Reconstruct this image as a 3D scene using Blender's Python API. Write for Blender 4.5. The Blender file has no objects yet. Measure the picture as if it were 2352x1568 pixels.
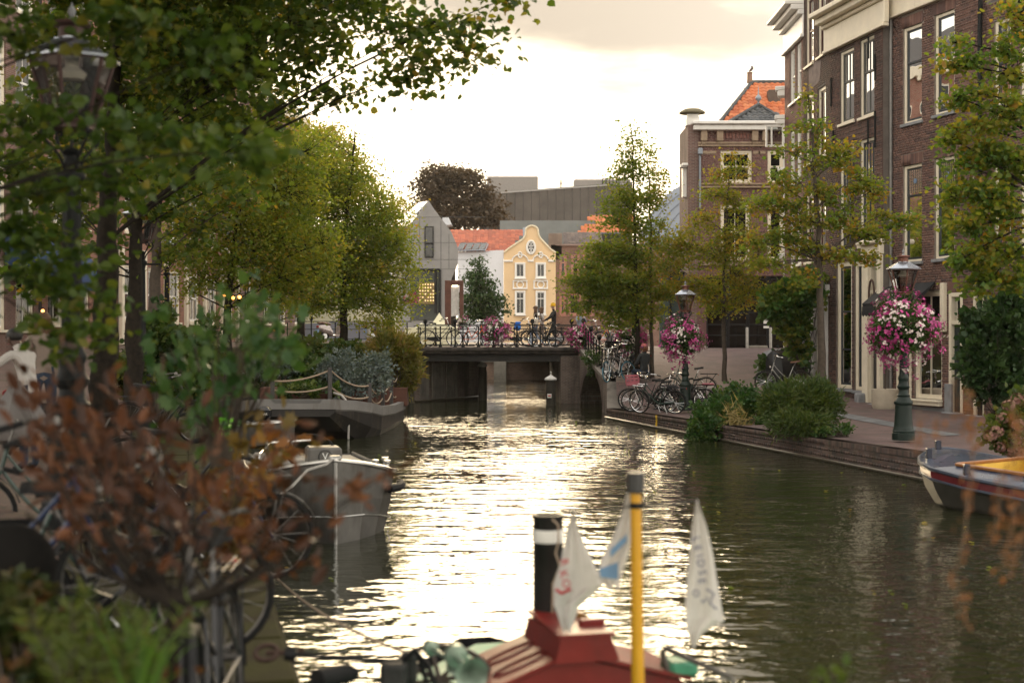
import bpy, math, random
import numpy as np
from mathutils import Vector, Matrix, Quaternion
random.seed(7)
RNG = np.random.default_rng(11)
SC = bpy.context.scene
COL = SC.collection
FPX, CXP, HYP, EYE = 3267.0, 1176.0, 780.0, 2.5
cam_d = bpy.data.cameras.new("camera")
cam_d.lens = 50.0
cam_d.sensor_width = 36.0
cam_d.clip_start = 0.1
cam_d.clip_end = 2000.0
cam_d.shift_y = (HYP - 784.0) / 2352.0
cam_d.dof.use_dof = True
cam_d.dof.focus_distance = 42.0
cam_d.dof.aperture_fstop = 1.7
cam = bpy.data.objects.new("camera", cam_d)
cam.location = (0, 0, EYE)
cam.rotation_euler = (math.radians(90), 0, 0)
COL.objects.link(cam)
SC.camera = cam
SUN_EL, SUN_AZ = math.radians(11.0), math.radians(-4.5)      # azimuth from +Y, positive to the right
SUN_DIR = Vector((math.sin(SUN_AZ) * math.cos(SUN_EL), math.cos(SUN_AZ) * math.cos(SUN_EL), math.sin(SUN_EL)))
W = bpy.data.worlds.new("World")
SC.world = W
W.use_nodes = True
def build_world():
 nt = W.node_tree
 nt.nodes.clear()
 N, L = nt.nodes.new, nt.links.new
 out = N("ShaderNodeOutputWorld")
 bg = N("ShaderNodeBackground")
 bg.inputs["Strength"].default_value = 0.1
 L(bg.outputs[0], out.inputs["Surface"])
 sky = N("ShaderNodeTexSky")
 sky.sky_type = 'NISHITA'
 sky.sun_disc = False
 sky.sun_elevation = SUN_EL
 sky.sun_rotation = SUN_AZ
 sky.air_density = 1.3
 sky.dust_density = 2.5
 tc = N("ShaderNodeTexCoord")
 dot = N("ShaderNodeVectorMath"); dot.operation = 'DOT_PRODUCT'
 nrm = N("ShaderNodeVectorMath"); nrm.operation = 'NORMALIZE'
 L(tc.outputs["Generated"], nrm.inputs[0])
 L(nrm.outputs[0], dot.inputs[0])
 dot.inputs[1].default_value = SUN_DIR
 mx = N("ShaderNodeMath"); mx.operation = 'MAXIMUM'; mx.inputs[1].default_value = 0.0
 L(dot.outputs["Value"], mx.inputs[0])
 def powr(e):
  p = N("ShaderNodeMath"); p.operation = 'POWER'; p.inputs[1].default_value = e
  L(mx.outputs[0], p.inputs[0]); return p
 def mul(a, v):
  m = N("ShaderNodeMath"); m.operation = 'MULTIPLY'; m.inputs[1].default_value = v
  L(a.outputs[0], m.inputs[0]); return m
 def add(a, b):
  m = N("ShaderNodeMath"); m.operation = 'ADD'
  L(a.outputs[0], m.inputs[0])
  if isinstance(b, float): m.inputs[1].default_value = b
  else: L(b.outputs[0], m.inputs[1])
  return m
 sep = N("ShaderNodeSeparateXYZ"); L(nrm.outputs[0], sep.inputs[0])
 zc = add(sep_z := _pass(nt, sep.outputs["Z"]), 0.22)
 dv = N("ShaderNodeVectorMath"); dv.operation = 'DIVIDE'
 cmb = N("ShaderNodeCombineXYZ")
 for k in range(3): L(zc.outputs[0], cmb.inputs[k])
 L(nrm.outputs[0], dv.inputs[0]); L(cmb.outputs[0], dv.inputs[1])
 noi = N("ShaderNodeTexNoise"); noi.inputs["Scale"].default_value = 1.9
 noi.inputs["Detail"].default_value = 7.0; noi.inputs["Roughness"].default_value = 0.52
 mp = N("ShaderNodeMapping"); mp.inputs["Location"].default_value = (0.62, -0.35, 0.0)
 mp.inputs["Scale"].default_value = (0.75, 1.0, 1.0)
 L(dv.outputs[0], mp.inputs[0]); L(mp.outputs[0], noi.inputs["Vector"])
 thick = N("ShaderNodeMapRange"); thick.inputs[1].default_value = 0.40; thick.inputs[2].default_value = 0.66
 L(noi.outputs["Fac"], thick.inputs[0])
 elev = N("ShaderNodeMapRange"); elev.inputs[1].default_value = 0.155; elev.inputs[2].default_value = 0.245
 elev.interpolation_type = 'SMOOTHSTEP'
 wob = mul(noi, 0.30)
 ez = N("ShaderNodeMath"); ez.operation = 'ADD'; L(sep.outputs["Z"], ez.inputs[0]); L(wob.outputs[0], ez.inputs[1])
 ez2 = N("ShaderNodeMath"); ez2.operation = 'SUBTRACT'; L(ez.outputs[0], ez2.inputs[0]); ez2.inputs[1].default_value = 0.15
 L(ez2.outputs[0], elev.inputs[0])
 glow = add(add(mul(powr(40.0), 5.0), mul(powr(6.0), 3.6)), add(mul(powr(1.2), -5.0), 8.6))
 gcol = N("ShaderNodeMix"); gcol.data_type = 'RGBA'; gcol.inputs["Factor"].default_value = 1.0; gcol.blend_type = 'MULTIPLY'
 gv = N("ShaderNodeCombineColor")
 for k in range(3): L(glow.outputs[0], gv.inputs[k])
 L(gv.outputs[0], gcol.inputs["A"])
 tint = N("ShaderNodeMix"); tint.data_type = 'RGBA'
 L(powr(5.0).outputs[0], tint.inputs["Factor"])
 tint.inputs["A"].default_value = (1.0, 0.915, 0.78, 1); tint.inputs["B"].default_value = (1.0, 0.82, 0.58, 1)
 L(tint.outputs["Result"], gcol.inputs["B"])
 dk = add(mul(powr(9.0), -2.9), 5.2)
 dv2 = N("ShaderNodeCombineColor")
 for k in range(3): L(dk.outputs[0], dv2.inputs[k])
 dcol = N("ShaderNodeMix"); dcol.data_type = 'RGBA'; dcol.blend_type = 'MULTIPLY'; dcol.inputs["Factor"].default_value = 1.0
 L(dv2.outputs[0], dcol.inputs["A"])
 tint2 = N("ShaderNodeMix"); tint2.data_type = 'RGBA'
 L(powr(7.0).outputs[0], tint2.inputs["Factor"])
 tint2.inputs["A"].default_value = (0.98, 0.93, 0.87, 1); tint2.inputs["B"].default_value = (1.04, 0.88, 0.68, 1)
 L(tint2.outputs["Result"], dcol.inputs["B"])
 cm = N("ShaderNodeMix"); cm.data_type = 'RGBA'
 fm = N("ShaderNodeMath"); fm.operation = 'MULTIPLY'; fm.use_clamp = True
 th2 = N("ShaderNodeMapRange"); th2.inputs[1].default_value = 0.0; th2.inputs[2].default_value = 1.0
 th2.inputs[3].default_value = 0.30; th2.inputs[4].default_value = 1.0
 L(thick.outputs[0], th2.inputs[0])
 th3 = add(th2, mul(powr(25.0), 0.55)); th3.use_clamp = True
 L(elev.outputs[0], fm.inputs[0]); L(th3.outputs[0], fm.inputs[1])
 L(fm.outputs[0], cm.inputs["Factor"])
 L(gcol.outputs["Result"], cm.inputs["A"]); L(dcol.outputs["Result"], cm.inputs["B"])
 gap = N("ShaderNodeMapRange"); gap.inputs[1].default_value = 0.36; gap.inputs[2].default_value = 0.48
 gap.inputs[3].default_value = 0.45; gap.inputs[4].default_value = 1.0
 L(noi.outputs["Fac"], gap.inputs[0])
 nearsun = N("ShaderNodeMapRange"); nearsun.inputs[1].default_value = 0.55; nearsun.inputs[2].default_value = 0.93
 L(mx.outputs[0], nearsun.inputs[0])
 cover = N("ShaderNodeMath"); cover.operation = 'MAXIMUM'
 L(gap.outputs[0], cover.inputs[0]); L(nearsun.outputs[0], cover.inputs[1])
 fin = N("ShaderNodeMix"); fin.data_type = 'RGBA'
 L(cover.outputs[0], fin.inputs["Factor"])
 sk = N("ShaderNodeMix"); sk.data_type = 'RGBA'; sk.blend_type = 'MULTIPLY'; sk.inputs["Factor"].default_value = 1.0
 sk.inputs["B"].default_value = (0.9, 0.95, 1.0, 1)
 L(sky.outputs[0], sk.inputs["A"])
 L(sk.outputs["Result"], fin.inputs["A"]); L(cm.outputs["Result"], fin.inputs["B"])
 L(fin.outputs["Result"], bg.inputs["Color"])
def _pass(nt, sock):
 m = nt.nodes.new("ShaderNodeMath"); m.operation = 'ADD'; m.inputs[1].default_value = 0.0
 nt.links.new(sock, m.inputs[0]); return m
build_world()
sun_d = bpy.data.lights.new("sun", 'SUN')
sun_d.energy = 0.9
sun_d.angle = math.radians(26)
sun_d.color = (1.0, 0.78, 0.48)
sun = bpy.data.objects.new("sun", sun_d)
sun.rotation_euler = (-SUN_DIR).to_track_quat('-Z', 'Y').to_euler()
sun.location = (0, 20, 60)
COL.objects.link(sun)
SC.view_settings.view_transform = 'Standard'
SC.view_settings.look = 'None'
SC.view_settings.gamma = 1.0
SC.view_settings.exposure = 1.75
try:
 SC.view_settings.use_curve_mapping = False
except Exception:
 pass
SC.render.engine = 'CYCLES'
SC.cycles.max_bounces = 7
SC.cycles.diffuse_bounces = 3
SC.cycles.glossy_bounces = 3
SC.cycles.transmission_bounces = 4
SC.cycles.transparent_max_bounces = 8
SC.cycles.sample_clamp_indirect = 6.0
SC.cycles.caustics_reflective = False
SC.cycles.caustics_refractive = False
def P(px, py, Y):
 return Vector(((px - CXP) / FPX * Y, Y, EYE - (py - HYP) / FPX * Y))
def G(px, py, z=0.0):
 return P(px, py, FPX * (EYE - z) / (py - HYP))
def PX(px, Y):
 return (px - CXP) / FPX * Y
def PZ(py, Y):
 return EYE - (py - HYP) / FPX * Y
OFF = {}
def tag(o, label=None, cat=None, group=None, kind=None):
 if label: o["label"] = label
 if cat: o["category"] = cat
 if group: o["group"] = group
 if kind: o["kind"] = kind
 return o
def thing(name, label, cat, loc=(0, 0, 0), group=None):
 o = bpy.data.objects.new(name, None)
 o.empty_display_size = 0.1
 COL.objects.link(o)
 o.location = loc
 OFF[o.name] = Vector(loc)
 return tag(o, label, cat, group)
def link_mesh(name, me, parent=None):
 o = bpy.data.objects.new(name, me)
 COL.objects.link(o)
 if parent is not None:
  o.parent = parent
  OFF[o.name] = OFF.get(parent.name, Vector((0, 0, 0)))
 return o
KIDS = {}
def copy_tree(o, label=None, loc=None, rot=None, group=None, mats=None, _par=None):
 c = o.copy()
 COL.objects.link(c)
 OFF[c.name] = OFF.get(o.name, Vector((0, 0, 0)))
 if _par is not None:
  c.parent = _par
 for ch in list(o.children):
  copy_tree(ch, mats=mats, _par=c)
 if mats and c.type == 'MESH':
  m0 = c.data.materials[0] if c.data.materials else None
  if m0 is not None and m0.name in mats:
   c.material_slots[0].link = 'OBJECT'
   c.material_slots[0].material = mats[m0.name]
 if label: c["label"] = label
 if group: c["group"] = group
 if loc is not None: c.location = loc
 if rot is not None: c.rotation_euler = rot
 return c
def rotfrom(d, up=(0, 0, 1)):
 d = Vector(d).normalized()
 return d.to_track_quat('Y', 'Z').to_matrix()
class MB:
 """Collects faces; build() links them as one mesh object."""
 def __init__(self):
  self.v, self.f, self.uv, self.mi, self.rn = [], [], [], [], []
  self.cm = 0
 def poly(self, pts, uvs=None, r=None):
  b = len(self.v)
  self.v += [tuple(p) for p in pts]
  self.f.append(tuple(range(b, b + len(pts))))
  self.uv.append(uvs)
  self.mi.append(self.cm)
  self.rn.append(random.random() if r is None else r)
  return self
 def mesh(self, vs, fs, r=None):
  b = len(self.v)
  self.v += [tuple(p) for p in vs]
  rr = random.random() if r is None else r
  for q in fs:
   self.f.append(tuple(i + b for i in q)); self.uv.append(None); self.mi.append(self.cm); self.rn.append(rr)
  return self
 def box(self, c, s, R=None, r=None):
  c = Vector(c); h = Vector(s) * 0.5
  vs = []
  for sx in (-1, 1):
   for sy in (-1, 1):
    for sz in (-1, 1):
     p = Vector((sx * h.x, sy * h.y, sz * h.z))
     vs.append((R @ p if R is not None else p) + c)
  return self.mesh(vs, [(0, 1, 3, 2), (4, 6, 7, 5), (0, 4, 5, 1), (2, 3, 7, 6), (0, 2, 6, 4), (1, 5, 7, 3)], r)
 def bbox(self, c, s, b=0.01, R=None, r=None):
  """box with chamfered edges"""
  c = Vector(c); h = Vector(s) * 0.5
  b = min(b, h.x * .9, h.y * .9, h.z * .9)
  vs, idx = [], {}
  for sx in (-1, 1):
   for sy in (-1, 1):
    for sz in (-1, 1):
     for ax in range(3):
      p = [sx * (h.x - b), sy * (h.y - b), sz * (h.z - b)]
      p[ax] += (sx, sy, sz)[ax] * b
      idx[(sx, sy, sz, ax)] = len(vs)
      p = Vector(p)
      vs.append((R @ p if R is not None else p) + c)
  fs = []
  for ax in range(3):
   o = [a for a in range(3) if a != ax]
   for s1 in (-1, 1):
    q = []
    for a, bb in ((-1, -1), (1, -1), (1, 1), (-1, 1)):
     k = [0, 0, 0]; k[ax] = s1; k[o[0]] = a; k[o[1]] = bb
     q.append(idx[(*k, ax)])
    fs.append(tuple(q))
   for a in (-1, 1):
    for bb in (-1, 1):
     q = []
     for s1, w in ((-1, 0), (1, 0), (1, 1), (-1, 1)):
      k = [0, 0, 0]; k[ax] = s1; k[o[0]] = a; k[o[1]] = bb
      q.append(idx[(*k, o[w])])
     fs.append(tuple(q))
  for sx in (-1, 1):
   for sy in (-1, 1):
    for sz in (-1, 1):
     fs.append(tuple(idx[(sx, sy, sz, a)] for a in range(3)))
  return self.mesh(vs, fs, r)
 def prism(self, pts, vec, r=None, cap=True):
  n = len(pts); vec = Vector(vec)
  vs = [Vector(p) for p in pts] + [Vector(p) + vec for p in pts]
  fs = [(i, (i + 1) % n, n + (i + 1) % n, n + i) for i in range(n)]
  if cap:
   fs += [tuple(range(n - 1, -1, -1)), tuple(range(n, 2 * n))]
  return self.mesh(vs, fs, r)
 def tube(self, pts, rad, n=6, cap=True, closed=False, r=None):
  pts = [Vector(p) for p in pts]
  m = len(pts)
  if not hasattr(rad, '__len__'): rad = [rad] * m
  ref = None; vs = []
  for i in range(m):
   if closed: t = pts[(i + 1) % m] - pts[i - 1]
   else: t = pts[min(i + 1, m - 1)] - pts[max(i - 1, 0)]
   if t.length < 1e-9: t = Vector((0, 0, 1))
   t.normalize()
   if ref is None:
    ref = Vector((0, 0, 1)) if abs(t.z) < 0.9 else Vector((1, 0, 0))
   u = ref - t * ref.dot(t)
   if u.length < 1e-6: u = t.orthogonal()
   u.normalize(); w = t.cross(u); ref = u
   for k in range(n):
    a = 2 * math.pi * k / n
    vs.append(pts[i] + (u * math.cos(a) + w * math.sin(a)) * rad[i])
  fs = []
  for i in range(m if closed else m - 1):
   j = (i + 1) % m
   for k in range(n):
    k2 = (k + 1) % n
    fs.append((i * n + k, i * n + k2, j * n + k2, j * n + k))
  if cap and not closed:
   fs.append(tuple(range(n - 1, -1, -1)))
   fs.append(tuple((m - 1) * n + k for k in range(n)))
  return self.mesh(vs, fs, r)
 def lathe(self, prof, n=16, o=(0, 0, 0), R=None, a0=0.0, r=None, sq=None):
  """prof: [(radius, z)], axis z"""
  o = Vector(o); vs = []
  for (rr, z) in prof:
   for k in range(n):
    a = a0 + 2 * math.pi * k / n
    p = Vector((rr * math.cos(a), rr * math.sin(a), z))
    vs.append((R @ p if R is not None else p) + o)
  m = len(prof); fs = []
  for i in range(m - 1):
   for k in range(n):
    k2 = (k + 1) % n
    fs.append((i * n + k, i * n + k2, (i + 1) * n + k2, (i + 1) * n + k))
  if prof[0][0] > 1e-5: fs.append(tuple(range(n - 1, -1, -1)))
  if prof[-1][0] > 1e-5: fs.append(tuple((m - 1) * n + k for k in range(n)))
  return self.mesh(vs, fs, r)
 def ball(self, c, rad, n=10, m=6, R=None):
  if not hasattr(rad, '__len__'): rad = (rad,) * 3
  c = Vector(c); vs, fs = [], []
  for i in range(m + 1):
   th = math.pi * i / m
   for k in range(n):
    a = 2 * math.pi * k / n
    p = Vector((rad[0] * math.sin(th) * math.cos(a), rad[1] * math.sin(th) * math.sin(a), rad[2] * math.cos(th)))
    vs.append((R @ p if R is not None else p) + c)
  for i in range(m):
   for k in range(n):
    k2 = (k + 1) % n
    fs.append((i * n + k, (i + 1) * n + k, (i + 1) * n + k2, i * n + k2))
  return self.mesh(vs, fs)
 def me(self, name, mats, off=None, smooth=False):
  me = bpy.data.meshes.new(name)
  vs = self.v if off is None else [(a - off[0], b - off[1], c - off[2]) for a, b, c in self.v]
  me.from_pydata(vs, [], self.f)
  if not isinstance(mats, (list, tuple)): mats = [mats]
  for m in mats: me.materials.append(m)
  if any(self.mi): me.polygons.foreach_set("material_index", self.mi)
  if any(u is not None for u in self.uv):
   ul = me.uv_layers.new(name="UVMap")
   flat = []
   for q, u in zip(self.f, self.uv):
    for i in range(len(q)):
     flat += list(u[i]) if u is not None else [0.0, 0.0]
   ul.data.foreach_set("uv", flat)
  at = me.attributes.new("rnd", 'FLOAT', 'FACE')
  at.data.foreach_set("value", self.rn)
  if smooth: me.polygons.foreach_set("use_smooth", [True] * len(me.polygons))
  me.update()
  return me
 def build(self, name, mats, parent=None, smooth=False, weld=False):
  off = OFF.get(parent.name) if parent is not None else None
  me = self.me(name, mats, off, smooth)
  if smooth:
   try:
    me.set_sharp_from_angle(angle=math.radians(42))
   except Exception:
    pass
  return link_mesh(name, me, parent)
MC = {}
def _nodes(name):
 m = bpy.data.materials.new(name)
 m.use_nodes = True
 nt = m.node_tree
 nt.nodes.clear()
 out = nt.nodes.new("ShaderNodeOutputMaterial")
 return m, nt, nt.nodes.new, nt.links.new, out
def _sc(c, k):
 return (min(c[0] * k, 1), min(c[1] * k, 1), min(c[2] * k, 1), 1)
def M(name, col=(.5, .5, .5), rough=.6, metal=0.0, var=.18, scale=6.0, bump=0.0, bscale=40.0, spec=.5, col2=None, dirt=None, coat=0.0):
 if name in MC: return MC[name]
 m, nt, N, L, out = _nodes(name)
 b = N("ShaderNodeBsdfPrincipled")
 L(b.outputs[0], out.inputs[0])
 b.inputs["Metallic"].default_value = metal
 b.inputs["Specular IOR Level"].default_value = spec
 b.inputs["Coat Weight"].default_value = coat
 b.inputs["Coat Roughness"].default_value = .1
 tc = N("ShaderNodeTexCoord")
 no = N("ShaderNodeTexNoise"); no.inputs["Scale"].default_value = scale; no.inputs["Detail"].default_value = 6
 no.inputs["Roughness"].default_value = .62
 L(tc.outputs["Object"], no.inputs["Vector"])
 rp = N("ShaderNodeMapRange"); rp.inputs[1].default_value = .32; rp.inputs[2].default_value = .68
 L(no.outputs["Fac"], rp.inputs[0])
 mix = N("ShaderNodeMix"); mix.data_type = 'RGBA'
 L(rp.outputs[0], mix.inputs["Factor"])
 mix.inputs["A"].default_value = _sc(col, 1 - var)
 mix.inputs["B"].default_value = _sc(col2, 1) if col2 else _sc(col, 1 + var)
 last = mix.outputs["Result"]
 if dirt:      # (colour, scale, threshold): streaky stains running down
  mp = N("ShaderNodeMapping"); mp.inputs["Scale"].default_value = (1, 1, .16)
  L(tc.outputs["Object"], mp.inputs[0])
  n2 = N("ShaderNodeTexNoise"); n2.inputs["Scale"].default_value = dirt[1]; n2.inputs["Detail"].default_value = 8
  n2.inputs["Roughness"].default_value = .7
  L(mp.outputs[0], n2.inputs["Vector"])
  r2 = N("ShaderNodeMapRange"); r2.inputs[1].default_value = dirt[2]; r2.inputs[2].default_value = dirt[2] + .16
  r2.inputs[4].default_value = .8
  L(n2.outputs["Fac"], r2.inputs[0])
  mm = N("ShaderNodeMix"); mm.data_type = 'RGBA'
  L(r2.outputs[0], mm.inputs["Factor"]); L(last, mm.inputs["A"]); mm.inputs["B"].default_value = _sc(dirt[0], 1)
  last = mm.outputs["Result"]
 L(last, b.inputs["Base Color"])
 rr = N("ShaderNodeMapRange"); rr.inputs[3].default_value = max(rough - .1, .02); rr.inputs[4].default_value = min(rough + .12, 1)
 L(no.outputs["Fac"], rr.inputs[0]); L(rr.outputs[0], b.inputs["Roughness"])
 if bump:
  n3 = N("ShaderNodeTexNoise"); n3.inputs["Scale"].default_value = bscale; n3.inputs["Detail"].default_value = 4
  L(tc.outputs["Object"], n3.inputs["Vector"])
  bp = N("ShaderNodeBump"); bp.inputs["Strength"].default_value = bump; bp.inputs["Distance"].default_value = .01
  L(n3.outputs["Fac"], bp.inputs["Height"]); L(bp.outputs[0], b.inputs["Normal"])
 MC[name] = m
 return m
def M_attr(name, cols, rough=.8, bump=.3, bscale=60., spec=.3, noise=.25, nscale=1.3, stain=None):
 """colour picked per piece from the face attribute rnd, weathered by noise"""
 if name in MC: return MC[name]
 m, nt, N, L, out = _nodes(name)
 b = N("ShaderNodeBsdfPrincipled"); L(b.outputs[0], out.inputs[0])
 b.inputs["Roughness"].default_value = rough
 b.inputs["Specular IOR Level"].default_value = spec
 at = N("ShaderNodeAttribute"); at.attribute_name = "rnd"
 rp = N("ShaderNodeValToRGB")
 cr = rp.color_ramp
 while len(cr.elements) < len(cols): cr.elements.new(.5)
 for i, c in enumerate(cols):
  cr.elements[i].position = i / max(len(cols) - 1, 1); cr.elements[i].color = (*c, 1)
 L(at.outputs["Fac"], rp.inputs[0])
 tc = N("ShaderNodeTexCoord")
 no = N("ShaderNodeTexNoise"); no.inputs["Scale"].default_value = nscale; no.inputs["Detail"].default_value = 7; no.inputs["Roughness"].default_value = .65
 geo = N("ShaderNodeNewGeometry")
 L(geo.outputs["Position"], no.inputs["Vector"])
 mr = N("ShaderNodeMapRange"); mr.inputs[1].default_value = .3; mr.inputs[2].default_value = .7
 mr.inputs[3].default_value = 1 - noise; mr.inputs[4].default_value = 1 + noise
 L(no.outputs["Fac"], mr.inputs[0])
 mul = N("ShaderNodeVectorMath"); mul.operation = 'SCALE'
 L(rp.outputs[0], mul.inputs[0]); L(mr.outputs[0], mul.inputs["Scale"])
 last = mul.outputs[0]
 if stain:
  mp = N("ShaderNodeMapping"); mp.inputs["Scale"].default_value = (1, 1, .2); L(geo.outputs["Position"], mp.inputs[0])
  n2 = N("ShaderNodeTexNoise"); n2.inputs["Scale"].default_value = stain[1]; n2.inputs["Detail"].default_value = 8; n2.inputs["Roughness"].default_value = .7
  L(mp.outputs[0], n2.inputs["Vector"])
  r2 = N("ShaderNodeMapRange"); r2.inputs[1].default_value = stain[2]; r2.inputs[2].default_value = stain[2] + .14; r2.inputs[4].default_value = .7
  L(n2.outputs["Fac"], r2.inputs[0])
  mm = N("ShaderNodeMix"); mm.data_type = 'RGBA'; L(r2.outputs[0], mm.inputs["Factor"]); L(last, mm.inputs["A"]); mm.inputs["B"].default_value = (*stain[0], 1)
  last = mm.outputs["Result"]
 L(last, b.inputs["Base Color"])
 if bump:
  n3 = N("ShaderNodeTexNoise"); n3.inputs["Scale"].default_value = bscale; n3.inputs["Detail"].default_value = 3
  L(geo.outputs["Position"], n3.inputs["Vector"])
  bp = N("ShaderNodeBump"); bp.inputs["Strength"].default_value = bump; bp.inputs["Distance"].default_value = .006
  L(n3.outputs["Fac"], bp.inputs["Height"]); L(bp.outputs[0], b.inputs["Normal"])
 MC[name] = m
 return m
def M_brick(name, c1, c2, mortar, bw=.22, bh=.0625, ms=.011, rough=.85, stain=None, bump=.5):
 """brick courses for walls too far off to tell the bricks apart; UV in metres"""
 if name in MC: return MC[name]
 m, nt, N, L, out = _nodes(name)
 b = N("ShaderNodeBsdfPrincipled"); L(b.outputs[0], out.inputs[0])
 b.inputs["Roughness"].default_value = rough; b.inputs["Specular IOR Level"].default_value = .3
 tc = N("ShaderNodeTexCoord")
 br = N("ShaderNodeTexBrick")
 br.inputs["Color1"].default_value = (*c1, 1); br.inputs["Color2"].default_value = (*c2, 1); br.inputs["Mortar"].default_value = (*mortar, 1)
 br.inputs["Scale"].default_value = 1.0; br.inputs["Mortar Size"].default_value = ms; br.inputs["Bias"].default_value = 0
 br.inputs["Brick Width"].default_value = bw; br.inputs["Row Height"].default_value = bh
 L(tc.outputs["UV"], br.inputs["Vector"])
 geo = N("ShaderNodeNewGeometry")
 no = N("ShaderNodeTexNoise"); no.inputs["Scale"].default_value = 1.1; no.inputs["Detail"].default_value = 8; no.inputs["Roughness"].default_value = .65
 L(geo.outputs["Position"], no.inputs["Vector"])
 mr = N("ShaderNodeMapRange"); mr.inputs[1].default_value = .3; mr.inputs[2].default_value = .7; mr.inputs[3].default_value = .72; mr.inputs[4].default_value = 1.25
 L(no.outputs["Fac"], mr.inputs[0])
 mul = N("ShaderNodeVectorMath"); mul.operation = 'SCALE'
 L(br.outputs["Color"], mul.inputs[0]); L(mr.outputs[0], mul.inputs["Scale"])
 last = mul.outputs[0]
 if stain:
  mp = N("ShaderNodeMapping"); mp.inputs["Scale"].default_value = (1, 1, .15); L(geo.outputs["Position"], mp.inputs[0])
  n2 = N("ShaderNodeTexNoise"); n2.inputs["Scale"].default_value = stain[1]; n2.inputs["Detail"].default_value = 8; n2.inputs["Roughness"].default_value = .7
  L(mp.outputs[0], n2.inputs["Vector"])
  r2 = N("ShaderNodeMapRange"); r2.inputs[1].default_value = stain[2]; r2.inputs[2].default_value = stain[2] + .14; r2.inputs[4].default_value = .75
  L(n2.outputs["Fac"], r2.inputs[0])
  mm = N("ShaderNodeMix"); mm.data_type = 'RGBA'; L(r2.outputs[0], mm.inputs["Factor"]); L(last, mm.inputs["A"]); mm.inputs["B"].default_value = (*stain[0], 1)
  last = mm.outputs["Result"]
 L(last, b.inputs["Base Color"])
 bp = N("ShaderNodeBump"); bp.inputs["Strength"].default_value = bump; bp.inputs["Distance"].default_value = .008
 inv = N("ShaderNodeMath"); inv.operation = 'SUBTRACT'; inv.inputs[0].default_value = 1
 L(br.outputs["Fac"], inv.inputs[1]); L(inv.outputs[0], bp.inputs["Height"]); L(bp.outputs[0], b.inputs["Normal"])
 MC[name] = m
 return m
def M_leaf(name, cols, trans=.42, rough=.5, spec=.35, tcol=(1.9, 1.8, .9)):
 if name in MC: return MC[name]
 m, nt, N, L, out = _nodes(name)
 at = N("ShaderNodeAttribute"); at.attribute_name = "rnd"
 rp = N("ShaderNodeValToRGB"); cr = rp.color_ramp
 while len(cr.elements) < len(cols): cr.elements.new(.5)
 for i, c in enumerate(cols):
  cr.elements[i].position = i / max(len(cols) - 1, 1); cr.elements[i].color = (*c, 1)
 L(at.outputs["Fac"], rp.inputs[0])
 b = N("ShaderNodeBsdfPrincipled"); b.inputs["Roughness"].default_value = rough; b.inputs["Specular IOR Level"].default_value = spec
 L(rp.outputs[0], b.inputs["Base Color"])
 t = N("ShaderNodeBsdfTranslucent")
 tm = N("ShaderNodeMix"); tm.data_type = 'RGBA'; tm.blend_type = 'MULTIPLY'; tm.inputs["Factor"].default_value = 1
 L(rp.outputs[0], tm.inputs["A"]); tm.inputs["B"].default_value = (*tcol, 1)
 L(tm.outputs["Result"], t.inputs["Color"])
 mx = N("ShaderNodeMixShader"); mx.inputs[0].default_value = trans
 L(b.outputs[0], mx.inputs[1]); L(t.outputs[0], mx.inputs[2]); L(mx.outputs[0], out.inputs[0])
 MC[name] = m
 return m
def M_glass(name, tint=(.75, .8, .8), rough=.02, wob=.0, base=.04):
 if name in MC: return MC[name]
 m, nt, N, L, out = _nodes(name)
 tr = N("ShaderNodeBsdfTransparent"); tr.inputs[0].default_value = (*tint, 1)
 gl = N("ShaderNodeBsdfGlossy"); gl.inputs["Roughness"].default_value = rough
 fr = N("ShaderNodeFresnel"); fr.inputs[0].default_value = 1.55
 ad = N("ShaderNodeMath"); ad.operation = 'ADD'; ad.inputs[1].default_value = base; ad.use_clamp = True
 L(fr.outputs[0], ad.inputs[0])
 if wob:
  geo = N("ShaderNodeNewGeometry")
  no = N("ShaderNodeTexNoise"); no.inputs["Scale"].default_value = 1.6; no.inputs["Detail"].default_value = 1
  L(geo.outputs["Position"], no.inputs["Vector"])
  bp = N("ShaderNodeBump"); bp.inputs["Strength"].default_value = wob; bp.inputs["Distance"].default_value = .02
  L(no.outputs["Fac"], bp.inputs["Height"]); L(bp.outputs[0], gl.inputs["Normal"])
 mx = N("ShaderNodeMixShader"); L(ad.outputs[0], mx.inputs[0]); L(tr.outputs[0], mx.inputs[1]); L(gl.outputs[0], mx.inputs[2])
 L(mx.outputs[0], out.inputs[0])
 MC[name] = m
 return m
def M_emit(name, col, s):
 if name in MC: return MC[name]
 m, nt, N, L, out = _nodes(name)
 e = N("ShaderNodeEmission"); e.inputs[0].default_value = (*col, 1); e.inputs[1].default_value = s
 L(e.outputs[0], out.inputs[0])
 MC[name] = m
 return m
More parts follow.
